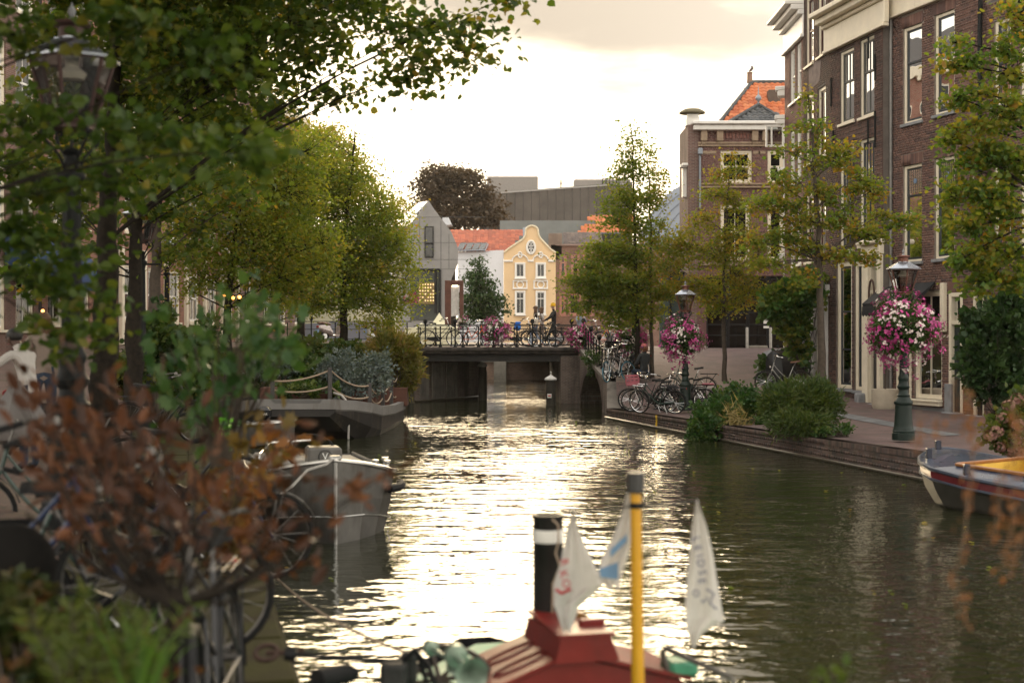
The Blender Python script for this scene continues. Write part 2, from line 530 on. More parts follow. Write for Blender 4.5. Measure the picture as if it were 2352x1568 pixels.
def M_water():
 m, nt, N, L, out = _nodes("canal_water")
 b = N("ShaderNodeBsdfPrincipled"); L(b.outputs[0], out.inputs[0])
 b.inputs["Base Color"].default_value = (.020, .022, .010, 1)
 b.inputs["Roughness"].default_value = .035
 b.inputs["IOR"].default_value = 1.33
 geo = N("ShaderNodeNewGeometry")
 mp = N("ShaderNodeMapping"); mp.inputs["Rotation"].default_value = (0, 0, .2); mp.inputs["Scale"].default_value = (.62, 1.0, 1)
 L(geo.outputs["Position"], mp.inputs[0])
 hs = []
 for sc, amp, det, rg in ((.55, .030, 2, .4), (2.1, .034, 2, .5), (6.0, .0150, 2, .5)):
  n = N("ShaderNodeTexNoise"); n.inputs["Scale"].default_value = sc; n.inputs["Detail"].default_value = det; n.inputs["Roughness"].default_value = rg
  L(mp.outputs[0], n.inputs["Vector"])
  k = N("ShaderNodeMath"); k.operation = 'MULTIPLY'; k.inputs[1].default_value = amp; L(n.outputs["Fac"], k.inputs[0]); hs.append(k)
 pt = N("ShaderNodeTexNoise"); pt.inputs["Scale"].default_value = .16; pt.inputs["Detail"].default_value = 3
 L(geo.outputs["Position"], pt.inputs["Vector"])
 pr = N("ShaderNodeMapRange"); pr.inputs[1].default_value = .35; pr.inputs[2].default_value = .65; pr.inputs[3].default_value = .55; pr.inputs[4].default_value = 1.25
 L(pt.outputs["Fac"], pr.inputs[0])
 a1 = N("ShaderNodeMath"); L(hs[0].outputs[0], a1.inputs[0]); L(hs[1].outputs[0], a1.inputs[1])
 a2 = N("ShaderNodeMath"); L(a1.outputs[0], a2.inputs[0]); L(hs[2].outputs[0], a2.inputs[1])
 a3 = N("ShaderNodeMath"); a3.operation = 'MULTIPLY'; L(a2.outputs[0], a3.inputs[0]); L(pr.outputs[0], a3.inputs[1])
 bp = N("ShaderNodeBump"); bp.inputs["Strength"].default_value = 1.0; bp.inputs["Distance"].default_value = 1.0
 L(a3.outputs[0], bp.inputs["Height"]); L(bp.outputs[0], b.inputs["Normal"])
 return m
STEEL = M("brushed_steel", (.55, .55, .54), .28, 1.0, .1, 20)
CHROME = M("chrome", (.72, .72, .72), .13, 1.0, .06, 10)
BLACKM = M("black_paint", (.012, .012, .013), .42, 0, .3, 12, spec=.25)
IRON = M("black_ironwork", (.012, .013, .013), .55, 0, .3, 10, .2, spec=.15)
RUBBER = M("black_rubber", (.014, .014, .014), .75, 0, .3, 15, spec=.2)
CREAM = M("cream_paint", (.72, .64, .50), .5, 0, .07, 3, dirt=((.42, .36, .27), 2.2, .60))
WHITE = M("white_paint", (.78, .75, .70), .45, 0, .05, 3, dirt=((.45, .42, .36), 2.0, .62))
DARKSASH = M("dark_sash_paint", (.022, .028, .034), .4, 0, .2, 6)
REDSASH = M("oxblood_paint", (.07, .018, .015), .4, 0, .2, 6)
STONE = M("bluestone", (.22, .225, .235), .75, 0, .2, 5, .3)
SAND = M("sandstone", (.30, .22, .15), .85, 0, .2, 5, .3)
LEAD = M("weathered_zinc", (.26, .29, .33), .5, .3, .15, 3)
GLASS = M_glass("window_glass", (.5, .54, .54), .015, .25, .0)
LANTGLASS = M_glass("lantern_glass", (.82, .80, .76), .03, .0, .03)
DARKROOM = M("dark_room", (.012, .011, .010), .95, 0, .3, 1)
CURTAIN = M("net_curtain", (.50, .50, .48), .9, 0, .1, 9)
GREYCURT = M("grey_curtain", (.11, .12, .13), .9, 0, .15, 9)
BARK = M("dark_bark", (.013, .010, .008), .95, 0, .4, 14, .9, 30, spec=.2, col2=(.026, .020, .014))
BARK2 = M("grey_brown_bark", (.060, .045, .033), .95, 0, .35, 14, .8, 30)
ROPE = M("hemp_rope", (.33, .25, .18), .9, 0, .2, 60, .4, 120)
def np_mesh(name, V, faces_n, F_idx, rnd, mat, parent=None, kind=None, smooth=False):
 """V (n,3) world; F_idx flat loop indices; faces_n loops per face (constant)."""
 me = bpy.data.meshes.new(name)
 off = np.array(OFF[parent.name]) if parent is not None and parent.name in OFF else np.zeros(3)
 V = (V - off).astype(np.float32)
 nf = len(F_idx) // faces_n
 me.vertices.add(len(V)); me.vertices.foreach_set("co", V.ravel())
 me.loops.add(len(F_idx)); me.loops.foreach_set("vertex_index", F_idx.astype(np.int32))
 me.polygons.add(nf)
 me.polygons.foreach_set("loop_start", np.arange(0, nf * faces_n, faces_n, dtype=np.int32))
 if smooth: me.polygons.foreach_set("use_smooth", np.ones(nf, dtype=bool))
 me.update(calc_edges=True)
 at = me.attributes.new("rnd", 'FLOAT', 'FACE'); at.data.foreach_set("value", rnd.astype(np.float32))
 me.materials.append(mat)
 o = link_mesh(name, me, parent)
 if kind: o["kind"] = kind
 return o
LEAF_SHAPES = {
 'plain': (np.array([(0, 0, 0), (.34, .45, .07), (0, 1, -.06), (-.34, .45, .07)]), [(0, 1, 2), (0, 2, 3)]),
 'broad': (np.array([(0, 0, 0), (.42, .22, .07), (.40, .62, .09), (0, 1, -.12), (-.40, .62, .09), (-.42, .22, .07)]),
              [(0, 1, 2), (0, 2, 3), (0, 3, 4), (0, 4, 5)]),
 'beech': (np.array([(0, 0, 0), (.21, .28, .05), (.20, .66, .06), (0, 1, -.10), (-.20, .66, .06), (-.21, .28, .05)]),
              [(0, 1, 2), (0, 2, 3), (0, 3, 4), (0, 4, 5)]),
 'long': (np.array([(0, 0, 0), (.13, .4, .04), (0, 1, -.15), (-.13, .4, .04)]), [(0, 1, 2), (0, 2, 3)]),
 'needle': (np.array([(-.05, 0, 0), (.05, 0, 0), (0, 1, .0)]), [(0, 1, 2)]),
 'lobed': (np.array([(0, 0, 0), (.22, .12, .04), (.15, .25, .02), (.40, .42, .08), (.22, .52, .03), (.34, .80, .05), (.1, .8, -.02), (0, 1.0, -.1),
      (-.1, .8, -.02), (-.34, .80, .05), (-.22, .52, .03), (-.40, .42, .08), (-.15, .25, .02), (-.22, .12, .04)]),
              [(0, 1, 2), (0, 2, 12), (0, 12, 13), (2, 3, 4), (2, 4, 10), (2, 10, 12), (10, 11, 12), (4, 5, 6), (4, 6, 8), (4, 8, 10), (8, 9, 10), (6, 7, 8)]),
}
def frames(n, droop=.3, up=.6, dirs=None):
 """random leaf frames: (n,3,3) columns x (across), y (along), z (normal)"""
 a = RNG.uniform(0, 2 * np.pi, n)
 y = np.stack([np.cos(a), np.sin(a), RNG.normal(-droop, .45, n)], 1) if dirs is None else dirs + RNG.normal(0, .45, (n, 3))
 y /= np.linalg.norm(y, axis=1, keepdims=True) + 1e-9
 z = RNG.normal(0, 1, (n, 3)); z[:, 2] += up * 2.2
 z -= y * (z * y).sum(1, keepdims=True)
 z /= np.linalg.norm(z, axis=1, keepdims=True) + 1e-9
 x = np.cross(y, z)
 return np.stack([x, y, z], 2)
def leaf_mass(name, pos, size, mat, parent, rnd, shape='plain', droop=.3, up=.6, dirs=None, kind='stuff', fr=None):
 n = len(pos)
 sv, st = LEAF_SHAPES[shape]
 fr = frames(n, droop, up, dirs) if fr is None else fr
 V = np.einsum('nij,kj->nki', fr, sv) * size[:, None, None] + pos[:, None, :]
 k = len(sv); t = np.array(st)
 Fi = (t[None] + (np.arange(n) * k)[:, None, None]).reshape(-1)
 return np_mesh(name, V.reshape(-1, 3), 3, Fi, np.repeat(rnd, len(st)), mat, parent, kind)
def leaf_parts(pos, size, mat, parent, rnd, shape, droop=.3, up=.6, dirs=None, limit=300, name='leaf', mass='foliage', variants=6, fr=None):
 """the LIMIT largest leaves (nearest the eye, in the picture) as parts of their own, the rest joined"""
 n = len(pos)
 fr = frames(n, droop, up, dirs) if fr is None else fr
 Y = pos[:, 1]
 px = CXP + FPX * pos[:, 0] / np.maximum(Y, .1); py = HYP - FPX * (pos[:, 2] - EYE) / np.maximum(Y, .1)
 vis = (px > 5) & (px < 2347) & (py > 5) & (py < 1563) & (Y > .5)
 score = np.where(vis, size / np.maximum(Y, .1), -1)
 order = np.argsort(-score)
 top = order[:min(limit, int(vis.sum()))]
 rest = np.setdiff1d(np.arange(n), top)
 sv, st = LEAF_SHAPES[shape]
 mes = []
 for k in range(variants):
  me = bpy.data.meshes.new(name)
  me.from_pydata([tuple(v) for v in sv], [], st)
  at = me.attributes.new("rnd", 'FLOAT', 'FACE')
  at.data.foreach_set("value", [(k + .5) / variants] * len(st))
  me.materials.append(mat); mes.append(me)
 off = OFF[parent.name]
 for i in top:
  o = bpy.data.objects.new(name, mes[min(int(rnd[i] * variants), variants - 1)])
  COL.objects.link(o); o.parent = parent
  m3 = Matrix(fr[i].tolist()).to_4x4()
  o.matrix_local = Matrix.Translation(Vector(pos[i]) - off) @ m3 @ Matrix.Scale(float(size[i]), 4)
 if len(rest):
  leaf_mass(mass, pos[rest], size[rest], mat, parent, rnd[rest], shape, fr=fr[rest])
def in_ball(n, bias=.5):
 v = RNG.normal(0, 1, (n, 3)); v /= np.linalg.norm(v, axis=1, keepdims=True)
 return v * (RNG.uniform(0, 1, (n, 1)) ** bias)
def bez(a, b, c, n=6):
 return [a * (1 - t) ** 2 + b * 2 * t * (1 - t) + c * t * t for t in [i / (n - 1) for i in range(n)]]
def tree(name, label, Y, trunk, lobes, leaf_mat, lsize=.11, clump=.42, per=34, dens=1.0, shape='broad', bark=None, trad=.13, group=None,
         cat='tree', limit=0, droop=.35, hue=(.0, 1.0), depth=1.0, limb_from=.35, twig=.012, limb=1.0, ybase=None, top_hue=0.0):
 """trunk: [(px,py)...] from the foot up, at depth Y.  lobes: (px,py,rx,ry[,dY]) sight-line ellipses of the crown at depth Y+dY"""
 bark = bark or BARK
 tp = [P(a, b, Y) for a, b in trunk]
 if ybase is not None: tp[0].z = ybase
 root = thing(name, label, cat, tp[0], group)
 L = sum((tp[i + 1] - tp[i]).length for i in range(len(tp) - 1))
 pl = []
 for i in range(len(tp) - 1):
  for k in range(4):
   pl.append(tp[i].lerp(tp[i + 1], k / 4))
 pl.append(tp[-1])
 m = len(pl)
 jit = [p + Vector((random.gauss(0, .02), random.gauss(0, .02), 0)) * (1 if 0 < i < m - 1 else 0) for i, p in enumerate(pl)]
 rad = [trad * (1 - .86 * (i / (m - 1)) ** .9) * (1.25 if i == 0 else 1) for i in range(m)]
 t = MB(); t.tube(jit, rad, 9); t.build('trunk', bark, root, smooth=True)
 br = MB(); pos, rn = [], []
 nodes = [(p, max(rad[i] * .6, .012)) for i, p in enumerate(jit) if i > m * limb_from]
 for lb in lobes:
  px, py, rx, ry = lb[:4]; dY = lb[4] if len(lb) > 4 else 0.0
  yy = Y + dY; s = yy / FPX
  c = P(px, py, yy); R = np.array([rx * s, (rx + ry) * .5 * s * depth, ry * s])
  cand = [q for q in nodes if q[0].z < c.z - .1] or nodes[:3]
  st = min(cand, key=lambda q: (q[0] - c).length + abs((c.z - q[0].z) - (q[0] - c).length * .62) * .8)
  mid = st[0].lerp(c, .5) + Vector((random.gauss(0, .1), random.gauss(0, .1), .10 * (c - st[0]).length))
  lp = bez(st[0], mid, c, 7)
  r0 = min(st[1] * .8, (.018 + .008 * (c - st[0]).length) * limb)
  br.tube(lp, [r0 * (1 - .75 * i / 6) for i in range(7)], 5, cap=False)
  vol = R[0] * R[1] * R[2] * 4.19
  n = max(5, int(dens * vol / (clump ** 3 * .52)))
  cc = in_ball(n, .42) * R * np.where(RNG.random((n, 1)) < .22, RNG.uniform(1.0, 1.45, (n, 1)), 1) + np.array(c)
  for q in cc:
   qv = Vector(q)
   s2 = min(lp[1:], key=lambda p: (p - qv).length + max(0, p.z - qv.z) * .8)
   md = s2.lerp(qv, .5) + Vector((random.gauss(0, .05), random.gauss(0, .05), random.uniform(-.02, .1) * (qv - s2).length))
   br.tube([s2, md, qv], [twig, twig * .75, twig * .35], 3, cap=False)
   k = max(5, int(per * random.uniform(.6, 1.35)))
   sg = clump * random.uniform(.7, 1.15)
   pp = RNG.normal(0, 1, (k, 3)) * np.array([sg, sg, sg * .5]) * .55 + q
   pos.append(pp)
   ht = (qv.z - c.z) / max(R[2], .1)
   base = random.betavariate(1.6, 2.2) * (hue[1] - hue[0]) + hue[0] + top_hue * ht
   rn.append(np.clip(RNG.normal(base, .13, k), 0, .999))
 br.build('branches' if False else 'branch', bark, root)["kind"] = "stuff"
 pos = np.concatenate(pos); rn = np.concatenate(rn)
 size = lsize * RNG.uniform(.65, 1.25, len(pos))
 if limit:
  leaf_parts(pos, size, leaf_mat, root, rn, shape, droop, limit=limit)
 else:
  leaf_mass('crown', pos, size, leaf_mat, root, rn, shape, droop)
 return root
def shrub(name, label, cat, foot, lobes, leaf_mat, lsize=.06, n=4000, shape='plain', group=None, droop=0., up=.5, stem_mat=None, hue=(0, 1), limit=0, stems=7,
          outward=.9, shell=.35, stemr=.012):
 """lobes: (centre Vector, (rx,ry,rz))"""
 root = thing(name, label, cat, foot, group)
 foot = Vector(foot)
 vols = [r[0] * r[1] * r[2] for c, r in lobes]
 tv = sum(v ** .75 for v in vols)
 pos, dirs, rn = [], [], []
 st = MB()
 for (c, r), v in zip(lobes, vols):
  k = max(30, int(n * v ** .75 / tv))
  kc = max(6, k // 22)
  b = in_ball(kc, shell); cc = b * np.array(r) + np.array(c)
  idx = RNG.integers(0, kc, k)
  pp = cc[idx] + RNG.normal(0, 1, (k, 3)) * np.array(r) * .10 + RNG.normal(0, lsize * .5, (k, 3))
  pos.append(pp)
  d = b[idx] * outward + np.array([0, 0, .25]); dirs.append(d)
  ch = RNG.uniform(hue[0], hue[1], kc)
  rn.append(np.clip(ch[idx] + RNG.normal(0, .14, k), 0, .999))
  for j in range(stems):
   q = Vector(cc[j % kc]); base = foot + Vector((random.gauss(0, .06), random.gauss(0, .06), 0))
   st.tube(bez(base, base.lerp(q, .5) + Vector((0, 0, .15 * (q - base).length)), q, 5), [stemr, stemr * .9, stemr * .7, stemr * .5, stemr * .3], 4, cap=False)
 st.build('stem', stem_mat or BARK2, root)["kind"] = "stuff"
 pos = np.concatenate(pos); dirs = np.concatenate(dirs); rn = np.concatenate(rn)
 size = lsize * RNG.uniform(.6, 1.3, len(pos))
 if limit: leaf_parts(pos, size, leaf_mat, root, rn, shape, droop, up, dirs, limit)
 else: leaf_mass('foliage', pos, size, leaf_mat, root, rn, shape, droop, up, dirs)
 return root
class Facade:
 """s runs along the wall away from the camera (or to the left), out = towards the street"""
 def __init__(self, O, ang, side=1):
  self.O = Vector((O[0], O[1], 0)); self.a = math.radians(ang)
  self.d = Vector((-math.sin(self.a), math.cos(self.a), 0))
  self.n = Vector((-math.cos(self.a), -math.sin(self.a), 0)) * side
  self.R = Matrix((self.d, self.n, Vector((0, 0, 1)))).transposed()
 def p(self, s, z, out=0.0):
  return self.O + self.d * s + self.n * out + Vector((0, 0, z))
 def s(self, px):
  k = (px - CXP) / FPX
  return (self.O.x - k * self.O.y) / (k * self.d.y - self.d.x)
 def z(self, px, py):
  return PZ(py, self.p(self.s(px), 0).y)
 def rect(self, pxa, pxb, pyt, pyb):
  """opening seen between two sight columns, heights read at its middle column"""
  s0, s1 = sorted((self.s(pxa), self.s(pxb))); pm = (pxa + pxb) / 2
  return (s0, s1, self.z(pm, pyb), self.z(pm, pyt))
 def bar(self, mb, s0, s1, z0, z1, o0, o1, r=None):
  mb.box(self.p((s0 + s1) / 2, (z0 + z1) / 2, (o0 + o1) / 2), (abs(s1 - s0), abs(o1 - o0), abs(z1 - z0)), self.R, r)
 def bbar(self, mb, s0, s1, z0, z1, o0, o1, b=.012):
  mb.bbox(self.p((s0 + s1) / 2, (z0 + z1) / 2, (o0 + o1) / 2), (abs(s1 - s0), abs(o1 - o0), abs(z1 - z0)), b, self.R)
def wall_sheet(mb, fc, s0, s1, z0, z1, holes, depth=.16):
 ss = sorted({s0, s1} | {min(max(v, s0), s1) for h in holes for v in h[:2]})
 zs = sorted({z0, z1} | {min(max(v, z0), z1) for h in holes for v in h[2:4]})
 for a, b in zip(ss, ss[1:]):
  for c, d in zip(zs, zs[1:]):
   if b - a < 1e-4 or d - c < 1e-4: continue
   ms, mz = (a + b) / 2, (c + d) / 2
   if any(h[0] < ms < h[1] and h[2] < mz < h[3] for h in holes): continue
   mb.poly([fc.p(a, c), fc.p(b, c), fc.p(b, d), fc.p(a, d)], [(a, c), (b, c), (b, d), (a, d)])
 for h in holes:
  a, b, c, d = h[:4]
  for q in ([(a, c), (a, d)], [(b, d), (b, c)], [(a, d), (b, d)], [(b, c), (a, c)]):
   (sa, za), (sb, zb) = q
   u = [(0, za), (0, zb), (depth, zb), (depth, za)] if sa == sb else [(sa, 0), (sb, 0), (sb, depth), (sa, depth)]
   mb.poly([fc.p(sa, za, 0), fc.p(sb, zb, 0), fc.p(sb, zb, -depth), fc.p(sa, za, -depth)], u)
def brick_list(s0, s1, z0, z1, holes, bw=.215, bh=.056, j=.010):
 out = []; i = 0; z = z0
 while z + bh <= z1 + .01:
  zt = min(z + bh, z1)
  cur = [(s0, s1)]
  for h in holes:
   if h[2] < zt - .004 and h[3] > z + .004:
    nx = []
    for a, b in cur:
     if h[1] <= a or h[0] >= b: nx.append((a, b)); continue
     if h[0] > a: nx.append((a, h[0]))
     if h[1] < b: nx.append((h[1], b))
    cur = nx
  head = (i % 2 == 1)
  w = bw if not head else (bw - j) / 2
  step = w + j
  x = s0 - ((i // 2) % 2) * (bw + j) / 2 - (0 if not head else .055)
  k0 = int((cur[0][0] - x) / step) if cur else 0
  for a, b in cur:
   k = math.floor((a - x) / step)
   while True:
    p, q = x + k * step, x + k * step + w
    if p >= b: break
    p2, q2 = max(p, a), min(q, b)
    if q2 - p2 > .025: out.append((p2, q2, z, zt))
    k += 1
  z += bh + j; i += 1
 return out
def brick_parts(fc, lst, mat, parent, limit=300, out=.007, name='brick', mass='brickwork', depth=.012, slim=False):
 """lay the listed bricks (s0,s1,z0,z1); the LIMIT largest in the picture are parts of their own"""
 A = np.array(lst)
 n = len(A)
 jit = RNG.uniform(-.0025, .003, n) + out
 d = np.array(fc.d); nn = np.array(fc.n); O = np.array(fc.O)
 rnd = RNG.random(n)
 def corner(s, z, o):
  return O + s[:, None] * d + o[:, None] * nn + np.stack([np.zeros(n), np.zeros(n), z], 1)
 back = jit - depth
 V = np.stack([corner(A[:, 0], A[:, 2], jit), corner(A[:, 1], A[:, 2], jit), corner(A[:, 1], A[:, 3], jit), corner(A[:, 0], A[:, 3], jit),
                  corner(A[:, 0], A[:, 2], back), corner(A[:, 1], A[:, 2], back), corner(A[:, 1], A[:, 3], back), corner(A[:, 0], A[:, 3], back)], 1)
 Q = np.array([(0, 1, 2, 3), (4, 0, 3, 7), (1, 5, 6, 2), (3, 2, 6, 7), (4, 5, 1, 0)])
 sel = np.zeros(n, bool)
 if limit:
  mid = V[:, :4].mean(1)
  px = CXP + FPX * mid[:, 0] / mid[:, 1]; py = HYP - FPX * (mid[:, 2] - EYE) / mid[:, 1]
  area = (A[:, 1] - A[:, 0]) / mid[:, 1]
  ok = (px > 4) & (px < 2348) & (py > 4) & (py < 1560)
  sc = np.where(ok, area, -1)
  sel[np.argsort(-sc)[:min(limit, int(ok.sum()))]] = True
  cache = {}
  off = OFF[parent.name]
  for i in np.nonzero(sel)[0]:
   w, h = round(float(A[i, 1] - A[i, 0]), 3), round(float(A[i, 3] - A[i, 2]), 3)
   key = (w, h, int(rnd[i] * 6))
   if key not in cache:
    b = MB(); b.mesh([(0, 0, 0), (w, 0, 0), (w, 0, h), (0, 0, h), (0, -depth, 0), (w, -depth, 0), (w, -depth, h), (0, -depth, h)],
                                 [tuple(q) for q in Q], (key[2] + .5) / 6)
    cache[key] = b.me(name, mat)
   o = bpy.data.objects.new(name, cache[key]); COL.objects.link(o); o.parent = parent
   o.matrix_local = Matrix.Translation(Vector(V[i, 0]) - off) @ fc.R.to_4x4()
 rest = ~sel
 if rest.any():
  Vr = V[rest]; k = len(Vr)
  Fi = (Q[None] + (np.arange(k) * 8)[:, None, None]).reshape(-1)
  np_mesh(mass, Vr.reshape(-1, 3), 4, Fi, np.repeat(rnd[rest], 5), mat, parent, 'stuff')
def window(root, fc, s0, s1, z0, z1, frame=None, sash=None, fw=.09, sw=.045, rows=(.5,), cols=1, sill=True, curtain=None, inset=.10, sillmat=None, pane_mat=None,
           topcols=0, room=True, sill_out=.07):
 """window (part) > sash, sill, pane, curtain"""
 frame = frame or CREAM; sash = sash or DARKSASH
 f = MB(); o0, o1 = -inset - .05, -inset + .055
 fc.bbar(f, s0, s0 + fw, z0, z1, o0, o1); fc.bbar(f, s1 - fw, s1, z0, z1, o0, o1)
 fc.bbar(f, s0 + fw, s1 - fw, z1 - fw, z1, o0, o1 - .004); fc.bbar(f, s0 + fw, s1 - fw, z0, z0 + fw * .7, o0, o1 - .004)
 w = f.build('window', frame, root)
 a, b, c, d = s0 + fw, s1 - fw, z0 + fw * .7, z1 - fw
 sm = MB(); i0, i1 = -inset - .03, -inset + .02
 fc.bar(sm, a, a + sw, c, d, i0, i1); fc.bar(sm, b - sw, b, c, d, i0, i1)
 fc.bar(sm, a + sw, b - sw, d - sw, d, i0, i1 - .002); fc.bar(sm, a + sw, b - sw, c, c + sw * 1.4, i0, i1 - .002)
 for r in rows:
  zz = c + (d - c) * r; fc.bar(sm, a + sw, b - sw, zz - sw * .6, zz + sw * .6, i0, i1 + .012)
 for k in range(1, cols):
  x = a + (b - a) * k / cols; fc.bar(sm, x - .014, x + .014, c + sw, d - sw, i0 + .004, i1 - .008)
 for k in range(1, topcols):
  x = a + (b - a) * k / topcols; zz = c + (d - c) * max(rows); fc.bar(sm, x - .012, x + .012, zz + sw, d - sw, i0 + .004, i1 - .008)
 sm.build('sash', sash, w)
 g = MB(); g.poly([fc.p(a, c, -inset - .008), fc.p(b, c, -inset - .008), fc.p(b, d, -inset - .008), fc.p(a, d, -inset - .008)])
 g.build('pane', pane_mat or GLASS, w)
 if sill:
  q = MB(); fc.bbar(q, s0 - .06, s1 + .06, z0 - .085, z0 - .002, -.12, sill_out, .008); q.build('sill', sillmat or STONE, w)
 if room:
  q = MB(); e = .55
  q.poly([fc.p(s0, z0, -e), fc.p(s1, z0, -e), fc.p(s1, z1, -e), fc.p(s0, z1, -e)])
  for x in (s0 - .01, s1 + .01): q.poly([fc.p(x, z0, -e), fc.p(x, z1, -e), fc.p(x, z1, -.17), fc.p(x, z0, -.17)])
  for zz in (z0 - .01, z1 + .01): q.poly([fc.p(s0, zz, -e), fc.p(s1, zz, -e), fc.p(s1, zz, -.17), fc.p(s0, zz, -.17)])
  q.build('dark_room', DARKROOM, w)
 if curtain:
  for (ca, cb, cz0, cz1, cm) in curtain:
   q = MB(); k = 14; pts = []
   xa, xb = a + (b - a) * ca, a + (b - a) * cb; za, zb = c + (d - c) * cz0, c + (d - c) * cz1
   for i in range(k):
    x1, x2 = xa + (xb - xa) * i / k, xa + (xb - xa) * (i + 1) / k
    y1, y2 = -.26 + .022 * (i % 2), -.26 + .022 * ((i + 1) % 2)
    q.poly([fc.p(x1, za, y1), fc.p(x2, za, y2), fc.p(x2, zb, y2), fc.p(x1, zb, y1)])
   q.build('curtain', cm, w)
 return w
def tile_slope(root, A, B, C, D, mat, name='roof_tile', tw=.26, th=.33, limit=300, mass='tiling', keep=None):
 """pantiles laid on the quad A,B (eaves) C,D (ridge, C above B); keep(u,v) trims the slope"""
 A, B, C, D = map(Vector, (A, B, C, D))
 u = (B - A); nu = max(1, round(u.length / tw)); v = (D - A); nv = max(1, round(v.length / th))
 nrm = u.cross(v).normalized()
 if nrm.z < 0: nrm = -nrm
 un, vn = u.normalized(), v.normalized()
 tw, th = u.length / nu, v.length / nv
 K = 5
 prof = [(0, .01), (.22, .045), (.5, .06), (.72, .03), (1.02, .012)]
 def tmesh(r):
  m = MB(); vs = []
  for (fy, lift) in ((0, .02), (1.12, .0)):
   for x, h in prof: vs.append((x * tw, fy * th, h + lift))
  for x, h in prof: vs.append((x * tw, 0, h - .015))
  fs = [(i, i + 1, K + i + 1, K + i) for i in range(K - 1)] + [(2 * K + i, 2 * K + i + 1, i + 1, i) for i in range(K - 1)]
  m.mesh(vs, fs, r); return m
 R = Matrix((un, vn, nrm)).transposed()
 cells = [(i, j) for j in range(nv) for i in range(nu) if keep is None or keep((i + .5) / nu, (j + .5) / nv)]
 cells.sort(key=lambda c: (A + un * c[0] * tw + vn * c[1] * th).y)
 if limit and len(cells) <= limit:
  mes = [tmesh((k + .5) / 5).me(name, mat) for k in range(5)]
  off = OFF[root.name]
  for (i, j) in cells:
   o = bpy.data.objects.new(name, random.choice(mes)); COL.objects.link(o); o.parent = root
   o.matrix_local = Matrix.Translation(A + un * i * tw + vn * j * th + nrm * random.uniform(0, .006) - off) @ R.to_4x4()
 else:
  mm = MB()
  for (i, j) in cells:
   t = tmesh(random.random()); o = A + un * i * tw + vn * j * th + nrm * random.uniform(0, .006)
   mm.mesh([R @ Vector(p) + o for p in t.v], t.f, t.rn[0])
  mm.build(mass, mat, root)["kind"] = "stuff"
def arc(c, r, a0, a1, n=12, y=0):
 return [Vector((c[0] + r * math.cos(math.radians(a0 + (a1 - a0) * i / (n - 1))), y, c[2] + r * math.sin(math.radians(a0 + (a1 - a0) * i / (n - 1))))) for i in range(n)]
